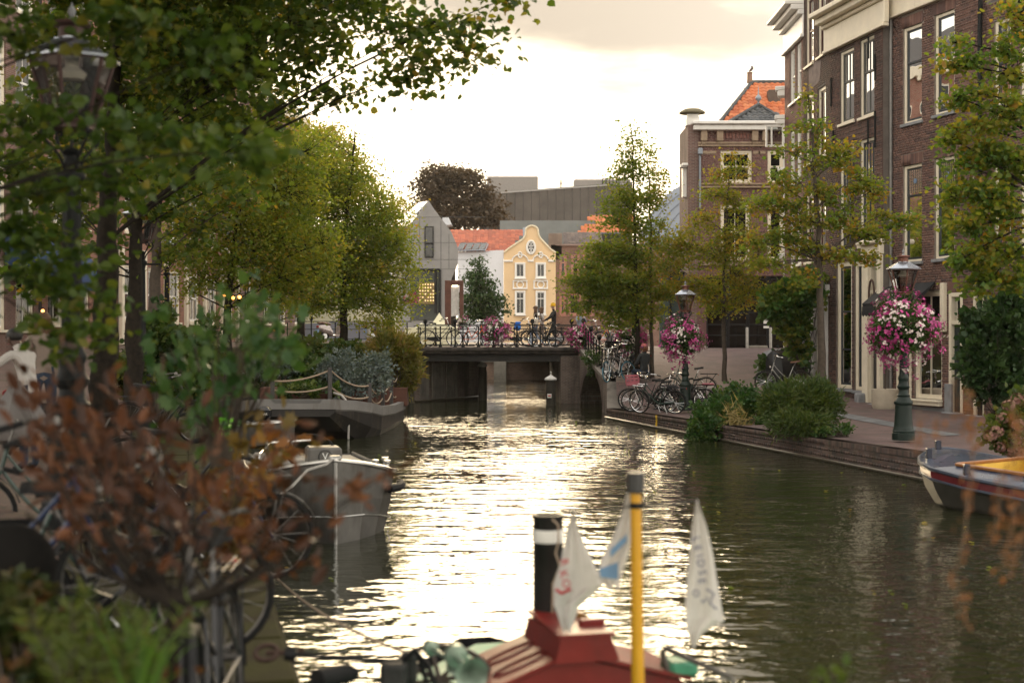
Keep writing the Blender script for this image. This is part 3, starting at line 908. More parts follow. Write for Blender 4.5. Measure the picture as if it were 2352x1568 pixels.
def make_bike(label, frame_mat, men=False, crate=None, guard=True, wr=.34, fat=.022, seat_mat=None, tyre=None, bag=None, rackpad=None, group='parked bicycles', detail=True,
              steer=8, bars=CHROME, screen=None):
 """x forwards, stands on z=0.  bicycle > frame, wheel (> tyre, rim), handlebar (> grip), saddle, mudguard, ..."""
 root = thing('bicycle', label, 'bicycle', (0, 0, 0), group)
 rc, fcw, bb = Vector((0, 0, wr)), Vector((1.08, 0, wr)), Vector((.46, 0, .29))
 ht, hb = Vector((.83, 0, .93)), Vector((.89, 0, .70)); st = Vector((.26, 0, .80))
 f = MB()
 f.tube([bb, st], .016, 7); f.tube([ht, hb], .020, 7)
 if men:
  f.tube([st + Vector((.02, 0, -.06)), ht + Vector((.01, 0, -.05))], .014, 6); f.tube([hb, bb], .017, 6)
 else:
  f.tube(bez(hb + Vector((-.01, 0, .03)), Vector((.62, 0, .36)), bb, 7), .017, 6)
  f.tube(bez(ht + Vector((.015, 0, -.06)), Vector((.58, 0, .52)), Vector((.40, 0, .44)), 7), .013, 6)
 for y in (-.05, .05):
  f.tube([bb + Vector((0, y * .5, 0)), rc + Vector((0, y, 0))], .010, 5)
  f.tube([st + Vector((0, y * .3, -.1)), rc + Vector((0, y, 0))], .008, 5)
 f.build('frame', frame_mat, root, smooth=True)
 RS = Matrix.Translation(hb) @ Matrix.Rotation(math.radians(steer), 4, (ht - hb).normalized()) @ Matrix.Translation(-hb)
 def TR(p): return RS @ Vector(p)
 k = MB()
 for y in (-.055, .055):
  k.tube([TR(hb + Vector((0, y, 0))), TR(Vector((.99, y, .48))), TR(fcw + Vector((0, y, 0)))], .011, 5)
 k.tube([TR(hb + Vector((0, -.06, 0))), TR(hb + Vector((0, .06, 0)))], .018, 5)
 k.build('fork', frame_mat, root, smooth=True)
 for c, T in ((rc, lambda p: Vector(p)), (fcw, TR)):
  nseg = 28
  ring = lambda r: [T((c.x + r * math.cos(2 * math.pi * i / nseg), 0, c.z + r * math.sin(2 * math.pi * i / nseg))) for i in range(nseg)]
  m = MB(); m.tube(ring(wr - .035), .011, 5, closed=True)
  m.tube([T(c + Vector((0, -.045, 0))), T(c + Vector((0, .045, 0)))], .022, 8)
  for i in range(18):
   a = 2 * math.pi * i / 18 + .05; y = .03 if i % 2 else -.03
   m.tube([T(c + Vector((.02 * math.cos(a + .9), y, .02 * math.sin(a + .9)))), T(c + Vector(((wr - .04) * math.cos(a), 0, (wr - .04) * math.sin(a))))], .0022, 3, cap=False)
  w = m.build('wheel', CHROME, root, smooth=True)
  t = MB(); t.tube(ring(wr - fat * .8), fat, 7, closed=True); t.build('tyre', tyre or RUBBER, w, smooth=True)
 for c, a0, a1, T in ((rc, 5, 200, lambda p: Vector(p)), (fcw, 20, 165, TR)):
  m = MB(); pr = arc(c, wr + .022, a0, a1, 12)
  for i in range(11):
   p, q = pr[i], pr[i + 1]; e = Vector((0, .028, 0)); d = (p - c).normalized() * .012; d2 = (q - c).normalized() * .012
   m.poly([T(p - e), T(q - e), T(q + d2), T(p + d)]); m.poly([T(p + d), T(q + d2), T(q + e), T(p + e)])
  m.build('mudguard', frame_mat if not detail else BLACKM, root, smooth=True)
 h = MB(); stem = ht + Vector((-.05, 0, .16))
 h.tube([TR(ht), TR(stem)], .013, 6)
 half = lambda s: [TR(stem), TR(stem + Vector((.03, .10 * s, .02))), TR(stem + Vector((.0, .22 * s, .05))), TR(stem + Vector((-.12, .29 * s, .03))), TR(stem + Vector((-.26, .30 * s, -.01)))]
 h.tube(half(-1), .011, 6); h.tube(half(1), .011, 6)
 hb_o = h.build('handlebar', bars, root, smooth=True)
 for s in (-1, 1):
  g = MB(); g.tube([TR(stem + Vector((-.16, .295 * s, .02))), TR(stem + Vector((-.28, .30 * s, -.015)))], .017, 7); g.build('grip', RUBBER, hb_o, smooth=True)
 b = MB(); b.lathe([(.0, .045), (.02, .04), (.03, .02), (.03, 0)], 9, TR(stem + Vector((-.02, .13, .03)))); b.build('bell', CHROME, hb_o, smooth=True)
 s_ = MB(); top = Vector((.20, 0, .97)); sec = []
 for x, wdt, zz in ((-.13, .10, .012), (-.08, .115, .02), (0, .09, .0), (.08, .035, -.01), (.15, .02, -.018)):
  sec.append([top + Vector((x, wdt * cy, zz + cz)) for cy, cz in ((-1, -.035), (-.8, .0), (0, .012), (.8, .0), (1, -.035), (0, -.05))])
 for i in range(4):
  for j in range(6): s_.poly([sec[i][j], sec[i][(j + 1) % 6], sec[i + 1][(j + 1) % 6], sec[i + 1][j]])
 s_.poly(sec[0][::-1]); s_.poly(sec[4])
 so = s_.build('saddle', seat_mat or RUBBER, root, smooth=True)
 p = MB(); p.tube([st, top + Vector((0, 0, -.04))], .013, 6); p.build('seat_post', CHROME, so)
 r = MB(); zr = wr * 2 + .10
 for y in (-.06, -.02, .02, .06): r.tube([(-.36, y, zr), (.17, y, zr)], .006, 4)
 for x in (-.36, -.1, .16): r.tube([(x, -.065, zr), (x, .065, zr)], .006, 4)
 for y in (-.062, .062): r.tube([(-.05, y, zr), (0, y * .9, wr)], .006, 4); r.tube([(-.32, y, zr), (0, y * .9, wr)], .006, 4)
 r.build('luggage_rack', BLACKM, root)
 q = MB(); q.lathe([(.0, -.015), (.02, -.012), (.022, .0), (0, .002)], 8, (-.385, 0, zr - .03), Matrix.Rotation(math.radians(-90), 3, 'Y')); q.build('rear_light', M('red_reflector', (.35, .01, .01), .2, 0, .1), root)
 q = MB(); q.lathe([(.0, -.06), (.03, -.045), (.042, 0), (.036, .006), (0, .008)], 9, TR((.97, 0, .80)), Matrix.Rotation(math.radians(90), 3, 'Y')); q.build('headlight', CHROME, root, smooth=True)
 if guard:
  g = MB(); prof = [(-.06, .0), (.02, .075), (.45, .10), (.54, .06), (.56, 0), (.52, -.09), (.42, -.10), (.0, -.055)]
  g.prism([(x, -.045, .31 + z) for x, z in prof], (0, -.03, 0)); g.build('chain_guard', BLACKM, root)
 c = MB(); c.tube([bb + Vector((0, -.09, 0)), bb + Vector((0, .09, 0))], .014, 6)
 for s in (-1, 1):
  e = bb + Vector((.10 * s, .09 * s, -.13 * s)); c.tube([bb + Vector((0, .085 * s, 0)), e], .009, 5)
 co = c.build('crank', STEEL, root)
 for s in (-1, 1):
  e = bb + Vector((.10 * s, .13 * s, -.13 * s)); d = MB(); d.bbox(e, (.09, .075, .022), .005); d.build('pedal', RUBBER, co)
 kk = MB(); kk.tube([Vector((.30, .06, .27)), Vector((.18, .20, .015)), Vector((.15, .22, .012))], .009, 5); kk.build('kickstand', STEEL, root)
 if rackpad is not None:
  m = MB(); m.bbox((-.1, 0, zr + .035), (.36, .16, .05), .02); m.build('carrier_cushion', rackpad, root)
 if crate is not None:
  fx = MB()
  for y in (-.15, .15): fx.tube([TR((.86, y, .84)), TR((1.2, y, .84))], .007, 4)
  for x in (.88, 1.04, 1.2): fx.tube([TR((x, -.155, .84)), TR((x, .155, .84))], .007, 4)
  fx.tube([TR((1.18, -.1, .84)), TR((1.08, -.06, wr))], .006, 4); fx.tube([TR((1.18, .1, .84)), TR((1.08, .06, wr))], .006, 4)
  fx.build('front_rack', CHROME, root)
  if crate != 'bare':
   m = MB(); x0, x1, y0, y1, z0, z1 = .86, 1.24, -.20, .20, .855, 1.09
   m.poly([TR((x0, y0, z0)), TR((x1, y0, z0)), TR((x1, y1, z0)), TR((x0, y1, z0))])
   for (ax, ay, bx, by) in ((x0, y0, x1, y0), (x1, y0, x1, y1), (x1, y1, x0, y1), (x0, y1, x0, y0)):
    for za, zb in ((z0, z0 + .05), (z0 + .075, z0 + .10), (z0 + .125, z0 + .15), (z1 - .06, z1)):
     vs = [TR((ax, ay, za)), TR((bx, by, za)), TR((bx, by, zb)), TR((ax, ay, zb))]; m.poly(vs)
     cen = TR(((x0 + x1) / 2, 0, za)); m.poly([v + (Vector((cen.x, cen.y, v.z)) - v) * .05 for v in vs])
    for t in (0, .33, .66, 1):
     cx, cy = ax + (bx - ax) * t, ay + (by - ay) * t
     m.box(TR((cx, cy, (z0 + z1) / 2)), (.018, .018, z1 - z0))
   m.build('crate', crate, root)
 return root
GREENIRON = M("dark_green_iron", (.006, .016, .012), .45, 0, .25, 5, .15, 30, .35)
COPPER = M("brown_copper", (.16, .065, .045), .5, .5, .3, 8, .2)
SHEET = M("lantern_roof_zinc", (.50, .53, .60), .22, .85, .12, 6)
def make_lamp(label, loc, group='old street lamps along the canal', post_mat=None, h=2.94):
 post_mat = post_mat or GREENIRON
 root = thing('street_lamp', label, 'street lamp', (0, 0, 0), group)
 b = MB()
 b.lathe([(.225, 0), (.225, .14), (.212, .15), (.216, .18), (.20, .20), (.20, .225), (.188, .245), (.180, .30), (.162, .60), (.162, .70), (.182, .72), (.185, .76), (.165, .79)], 20)
 b.build('post_base', post_mat, root, smooth=True)
 s = MB()
 s.lathe([(.162, .79), (.14, .83), (.12, .86), (.135, .89), (.10, .92), (.09, 1.0), (.115, 1.03), (.125, 1.07), (.10, 1.11), (.088, 1.18), (.105, 1.22), (.105, 1.25), (.082, 1.30),
             (.074, 1.40), (.062, 2.45), (.075, 2.50), (.10, 2.53), (.10, 2.57), (.06, 2.60), (.055, 2.70), (.08, 2.73), (.03, 2.76)], 16)
 for k in range(10):
  a = 2 * math.pi * k / 10
  s.tube([(.072 * math.cos(a), .072 * math.sin(a), 1.44), (.060 * math.cos(a), .060 * math.sin(a), 2.42)], .007, 4)
 s.tube([(-.34, 0, 2.52), (.34, 0, 2.52)], .018, 7)
 so = s.build('post', post_mat, root, smooth=True)
 for k in range(4):
  a = math.pi / 4 + math.pi / 2 * k
  d = Vector((math.cos(a), math.sin(a), 0)); m = MB(); zc = Vector((0, 0, 1))
  pts = [d * .035 + zc * 2.56, d * .10 + zc * 2.70, d * .20 + zc * 2.80, d * .235 + zc * 2.86, d * .215 + zc * 2.915, d * .165 + zc * 2.915, d * .15 + zc * 2.87, d * .175 + zc * 2.85]
  m.tube(pts, .013, 6); m.build('scroll_bracket', post_mat, so, smooth=True)
 m = MB(); m.tube([(0, 0, 2.7), (0, 0, 2.95)], .014, 6); m.build('gas_pipe', post_mat, so)
 n = 6; z0, z1, r0, r1 = h, h + .46, .165, .305
 ring = lambda r, z: [Vector((r * math.cos(2 * math.pi * (k + .5) / n), r * math.sin(2 * math.pi * (k + .5) / n), z)) for k in range(n)]
 f = MB(); lo, hi = ring(r0, z0), ring(r1, z1)
 for k in range(n):
  f.tube([lo[k], hi[k]], .014, 5); f.tube([lo[k], lo[(k + 1) % n]], .018, 5); f.tube([hi[k], hi[(k + 1) % n]], .018, 5)
 f.lathe([(.17, z0 - .045), (.17, z0 - .01), (.10, z0 - .008)], 6, a0=math.pi / 6)
 f.lathe([(.04, z0), (.035, z0 + .12), (.03, z0 + .14)], 8)
 fr = f.build('lantern_frame', COPPER, root)
 for k in range(n):
  g = MB(); e = .985
  g.poly([lo[k] * 1, lo[(k + 1) % n] * 1, hi[(k + 1) % n] * 1, hi[k] * 1]); g.build('pane', LANTGLASS, fr)
 bl = MB(); bl.lathe([(.0, z0 + .34), (.09, z0 + .32), (.11, z0 + .36), (.05, z0 + .41), (.05, z1 + .02)], 10); bl.build('reflector', M('milk_glass', (.6, .58, .52), .3), fr, smooth=True)
 r = MB()
 r.lathe([(.35, z1 - .005), (.355, z1 + .015), (.125, z1 + .15), (.125, z1 + .155)], 6, a0=math.pi / 6)
 ro = r.build('lantern_roof', SHEET, root)
 c = MB(); c.lathe([(.118, z1 + .152), (.10, z1 + .16), (.095, z1 + .235), (.12, z1 + .24), (.145, z1 + .255), (.135, z1 + .275), (.05, z1 + .285)], 12); c.build('chimney_cap', COPPER, ro, smooth=True)
 c = MB(); c.lathe([(.04, z1 + .285), (.025, z1 + .30), (.016, z1 + .32), (.03, z1 + .35), (.026, z1 + .375), (.01, z1 + .40), (0, z1 + .43)], 8); c.build('finial', STONE, ro, smooth=True)
 root.location = loc;
 return root
PINKS = M_attr('petal_pink_white', [(.42, .030, .19), (.55, .085, .28), (.30, .008, .12), (.50, .13, .30), (.18, .005, .06), (.74, .66, .60), (.70, .58, .56)], .6, 0, noise=.1)
BASKETLEAF = M_leaf('basket_leaf', [(.030, .070, .014), (.055, .11, .02), (.04, .09, .02)], .35)
_fl = []
def flower_mesh(r):
 m = MB(); k = 5
 for i in range(k):
  a = 2 * math.pi * i / k; b = a + 2 * math.pi / k * .5; c = b + 2 * math.pi / k * .5
  m.poly([(0, 0, 0), (math.cos(a) * .5, math.sin(a) * .5, .16), (math.cos(b), math.sin(b), .22), (math.cos(c) * .5, math.sin(c) * .5, .16)], r=r)
 return m
def flower_ball(name, label, c, R, n_fl, n_leaf, fs=.03, limit=300, group='hanging flower baskets', wbias=(.5, .75)):
 """planter on a post: bowl, foliage, flower heads in clusters; trailing below"""
 c = Vector(c)
 root = thing(name, label, 'flower basket', c, group)
 b = MB(); b.lathe([(.03, -.30 * R), (.45 * R, -.28 * R), (.6 * R, 0), (.62 * R, .05 * R), (.1, .05 * R)], 14, c); b.build('bowl', BLACKM, root, smooth=True)
 Rv = np.array([R, R, R * .90])
 u = in_ball(n_leaf, .22); u[:, 2] = np.where(u[:, 2] < -.75, u[:, 2] + .3, u[:, 2])
 pos = u * Rv * RNG.uniform(.80, 1.02, (n_leaf, 1)) + np.array(c)
 ph = RNG.uniform(0, 6, 3); lump = lambda v: 1 + .12 * np.sin(v[:, 0] * 4 + ph[0]) + .10 * np.sin(v[:, 2] * 5 + v[:, 1] * 3 + ph[1])
 pos = (pos - np.array(c)) * lump(u)[:, None] + np.array(c)
 leaf_mass('foliage', pos, fs * 1.8 * RNG.uniform(.6, 1.2, n_leaf), BASKETLEAF, root, RNG.random(n_leaf), 'plain', dirs=u)
 kc = n_fl // 5
 d = RNG.normal(0, 1, (kc, 3)); d /= np.linalg.norm(d, axis=1, keepdims=True)
 cc = d * Rv * RNG.uniform(.92, 1.10, (kc, 1))
 cc *= lump(d)[:, None]; cc[:, 2] -= np.where(RNG.random(kc) < .25, RNG.uniform(0, .42, kc) * R, 0)
 hue = np.zeros(kc)
 for i in range(kc):
  white = (math.sin(d[i, 0] * 3.1 + d[i, 2] * 2.0 + 1.2) + math.sin(d[i, 1] * 4 + d[i, 0] * 2)) * .35 + .15 - d[i, 2] * .35
  if random.random() < max(0.06, min(.75, white)): hue[i] = random.uniform(.84, .99)
  elif d[i, 0] < -.1 and random.random() < .6: hue[i] = random.choice((.05, .18, .33, .4, .62))
  else: hue[i] = random.choice((.02, .12, .2, .34, .5, .5, .16))
 pts, dirs, rn = [], [], []
 for i in range(kc):
  k = random.randint(3, 7)
  pts.append(cc[i] + RNG.normal(0, fs * .95, (k, 3))); dirs.append(np.repeat(d[i:i + 1], k, 0)); rn.append(np.clip(RNG.normal(hue[i], .02, k), 0, .999))
 pts = np.concatenate(pts) + np.array(c); dirs = np.concatenate(dirs); rn = np.concatenate(rn)
 order = np.argsort(pts[:, 1]); pts, dirs, rn = pts[order], dirs[order], rn[order]
 mes = {}
 rest = MB()
 for i in range(len(pts)):
  nrm = Vector(dirs[i]) + Vector((random.gauss(0, .35), random.gauss(0, .35), random.gauss(.1, .35)))
  q = nrm.to_track_quat('Z', 'Y').to_matrix() @ Matrix.Rotation(random.uniform(0, 6), 3, 'Z')
  sz = fs * random.uniform(.75, 1.2); key = round(float(rn[i]) * 14) / 14
  if i < limit:
   if key not in mes: mes[key] = flower_mesh(min(key, .999)).me('flower', PINKS)
   o = bpy.data.objects.new('flower', mes[key]); COL.objects.link(o); o.parent = root
   o.matrix_local = Matrix.Translation(Vector(pts[i]) - c) @ q.to_4x4() @ Matrix.Scale(sz, 4)
  else:
   fm = flower_mesh(key); rest.mesh([q @ (Vector(v) * sz) + Vector(pts[i]) for v in fm.v], fm.f, float(rn[i]))
 if rest.f: rest.build('blossoms', PINKS, root)["kind"] = "stuff"
 return root
SKIN = M('skin', (.42, .24, .17), .55, 0, .08, 6)
SKIND = M('dark_skin', (.07, .035, .022), .5, 0, .1, 6)
def person(label, loc, face, J, mats, hair=None, hair_style='long', seg=None, group=None, hat=None, scale=1.0, coat=None, fingers=True):
 """J: joint positions in body space (x right, y ahead, z up). One skinned surface; material per body region."""
 D = dict(pelvis=(0, 0, .93), waist=(0, .0, 1.08), chest=(0, .01, 1.28), neck0=(0, 0, 1.42), neck=(0, .02, 1.49), head=(0, .045, 1.57), crown=(0, .03, 1.66),
             lsh=(-.17, 0, 1.38), lel=(-.22, -.03, 1.12), lwr=(-.22, .06, .90), lha=(-.21, .10, .82), rsh=(.17, 0, 1.38), rel=(.22, -.03, 1.12), rwr=(.22, .06, .90), rha=(.21, .10, .82),
             lhip=(-.09, 0, .88), lkn=(-.10, .03, .49), lan=(-.10, 0, .09), lto=(-.11, .16, .035), rhip=(.09, 0, .88), rkn=(.10, .03, .49), ran=(.10, 0, .09), rto=(.11, .16, .035))
 D.update(J)
 Rr = dict(pelvis=.135, waist=.115, chest=.135, neck0=.075, neck=.052, head=.082, crown=.072, lsh=.062, lel=.045, lwr=.030, lha=.034, rsh=.062, rel=.045, rwr=.030, rha=.034,
              lhip=.092, lkn=.062, lan=.042, lto=.036, rhip=.092, rkn=.062, ran=.042, rto=.036)
 if coat: Rr.update(pelvis=.16, waist=.155, chest=.16, lsh=.075, rsh=.075, lel=.062, rel=.062)
 names = list(D); ix = {k: i for i, k in enumerate(names)}
 E = [('pelvis', 'waist', 'top'), ('waist', 'chest', 'top'), ('chest', 'neck0', 'top'), ('neck0', 'neck', 'skin'), ('neck', 'head', 'skin'), ('head', 'crown', 'skin'),
         ('chest', 'lsh', 'top'), ('lsh', 'lel', 'top'), ('lel', 'lwr', 'sleeve'), ('lwr', 'lha', 'hand'), ('chest', 'rsh', 'top'), ('rsh', 'rel', 'top'), ('rel', 'rwr', 'sleeve'), ('rwr', 'rha', 'hand'),
         ('pelvis', 'lhip', 'legs'), ('lhip', 'lkn', 'legs'), ('lkn', 'lan', 'legs'), ('lan', 'lto', 'shoe'), ('pelvis', 'rhip', 'legs'), ('rhip', 'rkn', 'legs'), ('rkn', 'ran', 'legs'), ('ran', 'rto', 'shoe')]
 root = thing('person', label, 'person', (0, 0, 0), group)
 me = bpy.data.meshes.new('skeleton')
 me.from_pydata([Vector(D[k]) for k in names], [(ix[a], ix[b]) for a, b, _ in E], [])
 tmp = bpy.data.objects.new('skeleton', me); COL.objects.link(tmp)
 sk = tmp.modifiers.new('skin', 'SKIN'); sk.use_smooth_shade = True; sk.branch_smoothing = .3
 lay = me.skin_vertices[0]
 for k in names:
  r = Rr[k]; lay.data[ix[k]].radius = (r, r * (.72 if k in ('pelvis', 'waist', 'chest') else 1.0))
 for v in lay.data: v.use_root = False
 lay.data[ix['pelvis']].use_root = True
 ss = tmp.modifiers.new('sub', 'SUBSURF'); ss.levels = 1; ss.render_levels = 1
 dg = bpy.context.evaluated_depsgraph_get()
 bm_ = bpy.data.meshes.new_from_object(tmp.evaluated_get(dg))
 bpy.data.objects.remove(tmp)
 bm_.name = 'body'
 mb = MB(); order = ['skin', 'top', 'sleeve', 'hand', 'legs', 'shoe']
 segs = [(Vector(D[a]), Vector(D[b]), order.index(t), Rr[a] + Rr[b]) for a, b, t in E]
 vs = [v.co.copy() for v in bm_.vertices]
 for p in bm_.polygons:
  c = p.center; best, bi = 9, 0
  for a, b, t, rr in segs:
   ab = b - a; tt = max(0, min(1, (c - a).dot(ab) / ab.length_squared)); dd = (c - a - ab * tt).length / rr
   if dd < best: best, bi = dd, t
  mb.cm = bi; mb.mesh([vs[i] for i in p.vertices], [tuple(range(len(p.vertices)))])
 mb.cm = 3
 for s, w, h in ((-1, 'lwr', 'lha'), (1, 'rwr', 'rha')):
  a, b = Vector(D[w]), Vector(D[h]); d = (b - a).normalized(); side = d.cross(Vector((s, .2, .1))).normalized(); inn = d.cross(side) * (1 if d.cross(side).dot(Vector((-s, 0, 0))) > 0 else -1)
  for k, ln in enumerate((.062, .072, .068, .052)):
   p0 = b + side * (.024 - .016 * k); mb.tube([p0, p0 + d * ln * .5, p0 + d * ln * .85 + inn * ln * .3, p0 + d * ln * .9 + inn * ln * .62], [.010, .0095, .0085, .006], 5)
  p0 = a.lerp(b, .55) + side * .030; mb.tube([p0, p0 + side * .03 + d * .03, p0 + side * .03 + d * .06 + inn * .02], [.012, .010, .007], 5)
 hd, cr = Vector(D['head']), Vector(D['crown']); up = (cr - hd).normalized(); fw = Vector((0, 1, 0)); fw = (fw - up * fw.dot(up)).normalized()
 if 'look' in J: pass
 rt = fw.cross(up)
 mb.cm = 0
 mb.tube([hd + fw * .078 + up * .03, hd + fw * .10 + up * .0, hd + fw * .082 - up * .008], [.010, .014, .008], 5)
 for s in (-1, 1):
  mb.ball(hd + rt * .085 * s + up * .01, (.012, .022, .03), 6, 4)
 mb.mi = mb.mi
 body = [mats.get(k, mats.get('top')) for k in order]
 o = mb.build('body', body, root, smooth=True)
 ey = MB()
 for s in (-1, 1): ey.ball(hd + fw * .078 + rt * .03 * s + up * .035, .010, 6, 4)
 ey.build('eye', M('dark_eye', (.03, .02, .02), .2), root)
 m = MB(); m.tube([hd + fw * .080 + rt * -.022 - up * .038, hd + fw * .086 - up * .040, hd + fw * .080 + rt * .022 - up * .038], [.004, .007, .004], 5); m.build('mouth', M('lips', (.30, .10, .09), .5), root)
 if hair is not None:
  h = MB(); n = 260
  h.ball(hd + up * .055 - fw * .022, (.092, .098, .085), 12, 8)
  if hair_style == 'long':
   for k in range(26):
    a = math.radians(70 + 220 * k / 25); r = Vector((math.sin(a - math.pi / 2) * .0, 0, 0))
    dd = rt * math.cos(a) * .085 + fw * (-abs(math.sin(a)) * .085 if 20 < math.degrees(a) % 360 < 340 else .03)
    dd = rt * math.cos(math.radians(180 * k / 25)) * .088 - fw * math.sin(math.radians(180 * k / 25)) * .085
    ln = random.uniform(.26, .36)
    h.tube([hd + up * .06 + dd * .8, hd - up * .04 + dd * 1.12, hd - up * .16 + dd * 1.25 + rt * random.gauss(0, .01), hd - up * ln + dd * random.uniform(.9, 1.3)], [.022, .026, .022, .006], 5)
  elif hair_style == 'curly':
   for k in range(70):
    v = Vector((random.gauss(0, 1), random.gauss(0, 1), random.gauss(0, 1))).normalized()
    if v.dot(fw) > .35 and v.z < .6: continue
    h.ball(hd + up * .01 + Vector((v.x * .11, v.y * .11 - .02, v.z * .12)), .035, 6, 4)
  h.build('hair', hair, root, smooth=True)
 if hat is not None:
  h = MB(); h.lathe([(.098, -.01), (.104, .02), (.10, .07), (.075, .115), (.03, .135), (0, .138)], 14, hd + up * .05 - fw * .012); h.lathe([(.104, -.015), (.108, .0), (.108, .03), (.104, .035)], 14, hd + up * .05 - fw * .012)
  h.build('beanie' if hat.name != 'striped_cloth' else 'headscarf', hat, root, smooth=True)
 root.location = loc; root.rotation_euler = (0, 0, face); root.scale = (scale,) * 3
 return root
# ================================================================== LARGE STRUCTURE
def smooth(t):
 t = max(0.0, min(1.0, t)); return t * t * (3 - 2 * t)
def interp(x, pts):
 if x <= pts[0][0]: return pts[0][1]
 for (a, b), (c, d) in zip(pts, pts[1:]):
  if x <= c: return b + (d - b) * (x - a) / (c - a)
 return pts[-1][1]
def sheet(name, mats, fn, us, vs, kind='structure', uvs=True, smooth_=True):
 mb = MB(); g = [[fn(u, v) for u in us] for v in vs]
 for j in range(len(vs) - 1):
  for i in range(len(us) - 1):
   q = [g[j][i], g[j][i + 1], g[j + 1][i + 1], g[j + 1][i]]
   mb.poly(q, [(p.x, p.y) for p in q])
 o = mb.build(name, mats, None, smooth=smooth_)
 o["kind"] = kind
 return o
wm = MB(); wm.poly([(-160, -40, 0), (160, -40, 0), (160, 420, 0), (-160, 420, 0)])
wm.build('canal_water', M_water())["kind"] = 'structure'
bed = MB(); bed.poly([(-160, -40, -1.6), (160, -40, -1.6), (160, 420, -1.6), (-160, 420, -1.6)])
bed.build('canal_bed', M('canal_mud', (.02, .018, .012), .9))["kind"] = 'structure'
def xr(Y): return 12.67 - .2125 * Y if Y < 45.4 else (3.03 + (Y - 45.4) * .067 if Y < 48.1 else 3.21 - .092 * (Y - 48.1))
def zq_r(Y): return interp(Y, [(25, .49), (35, .39), (45.4, .31), (60, .31)])
def zs_r(Y): return interp(Y, [(28, .50), (34, .55), (39, .62), (43, .88), (47, 1.25), (51, 1.68), (55, 2.02), (58, 2.16), (70, 2.10)])
def z_right(X, Y):
 e = X - xr(Y)
 w = 1.8 * (1 - smooth((Y - 42.5) / 3.0)); k = smooth((Y - 43.5) / 3.6)
 base = zq_r(Y) * (1 - k) + zs_r(Y) * k
 t = smooth((e - w) / 2.6)
 zz = base * (1 - t) + zs_r(Y) * t
 if Y < 30: zz = min(zz, .50)
 return zz
PAVE = M_brick('brick_paving', (.155, .092, .088), (.105, .068, .068), (.075, .062, .058), .21, .105, .010, .8, ((.085, .068, .062), 1.4, .46), .35)
ys = [4, 10, 16, 20, 24, 27, 29, 31, 33, 35, 37, 39, 40.5, 42, 43.2, 44.4, 45.4, 46.4, 47.4, 48.4, 49.5, 50.6, 52, 53.5, 55, 56.5, 58, 60, 66, 74, 89]
uu = [0, .25, .6, 1.0, 1.4, 1.8, 2.2, 2.7, 3.2, 3.8, 4.4, 5, 6, 7.5, 10, 14, 30]
sheet('street', PAVE, lambda u, v: Vector((xr(v) + .30 + u, v, z_right(xr(v) + .3 + u, v))), uu, ys)
GUT = M_brick('grey_setts', (.17, .175, .185), (.12, .125, .135), (.08, .08, .08), .2, .1, .01, .8, None, .4)
def strip(name, pts, w, mat, lift, zf):
 mb = MB(); n = len(pts); L = 0
 for i in range(n - 1):
  (x0, y0), (x1, y1) = pts[i], pts[i + 1]
  t = Vector((x1 - x0, y1 - y0)).normalized(); nx, ny = -t.y * w / 2, t.x * w / 2; l = math.hypot(x1 - x0, y1 - y0)
  q = [(x0 - nx, y0 - ny), (x1 - nx, y1 - ny), (x1 + nx, y1 + ny), (x0 + nx, y0 + ny)]
  mb.poly([(a, b, zf(a, b) + lift) for a, b in q], [(L, 0), (L + l, 0), (L + l, w), (L, w)]); L += l
 o = mb.build(name, mat); o["kind"] = 'structure'; return o
def curve_xy(pts, n=8):
 out = []
 for i in range(len(pts) - 1):
  p0 = Vector(pts[max(i - 1, 0)]); p1 = Vector(pts[i]); p2 = Vector(pts[i + 1]); p3 = Vector(pts[min(i + 2, len(pts) - 1)])
  for k in range(n):
   t = k / n
   out.append(tuple(.5 * ((2 * p1) + (p2 - p0) * t + (2 * p0 - 5 * p1 + 4 * p2 - p3) * t * t + (3 * p1 - p0 - 3 * p2 + p3) * t ** 3)))
 out.append(tuple(pts[-1])); return out
strip('gutter', curve_xy([(9.3, 30), (8.9, 34), (8.35, 38.5), (8.1, 43), (8.5, 48), (9.4, 53), (10.6, 57)], 10), .42, GUT, .012, z_right)
QBR = M_attr('quay_brick', [(.115, .075, .062), (.085, .058, .052), (.15, .105, .088), (.10, .075, .07), (.062, .050, .046), (.135, .085, .07)], .9, .5, 50, .3, .3, 1.2, ((.060, .055, .035), 2.2, .50))
QCORE = M('quay_mortar', (.085, .078, .068), .95, 0, .3, 3, .4, dirt=((.035, .035, .022), 2.5, .5))
qa = math.degrees(math.atan(.2125))
quay = thing('quay_wall', 'long low brick quay wall along the right-hand bank, below the lamp posts and shrubs', 'quay wall', (xr(25), 25, 0))
FQ = Facade((xr(14), 14), qa)
LQ = math.hypot(45.4 - 14, xr(14) - xr(45.4))
core = MB()
yy = [14, 20, 25, 28, 31, 34, 37, 40, 43, 45.4]
for a, b in zip(yy, yy[1:]):
 A, B = Vector((xr(a), a, 0)), Vector((xr(b), b, 0)); za, zb = zq_r(a), zq_r(b); n = Vector((FQ.n.x, FQ.n.y, 0)); e = -n * .5
 core.poly([A + Vector((0, 0, -1)), B + Vector((0, 0, -1)), B + Vector((0, 0, zb)), A + Vector((0, 0, za))])
 core.poly([A + Vector((0, 0, za - .012)), B + Vector((0, 0, zb - .012)), B + e + Vector((0, 0, zb - .012)), A + e + Vector((0, 0, za - .012))])
core.build('wall_core', QCORE, quay)
lst = []
for q in brick_list(0, LQ, -.10, .60, []):
 ym = 14 + (q[0] + q[1]) / 2 * FQ.d.y
 if q[3] < zq_r(ym) - .085: lst.append(q)
brick_parts(FQ, lst, QBR, quay, 200, .012)
cop = []
x = 0
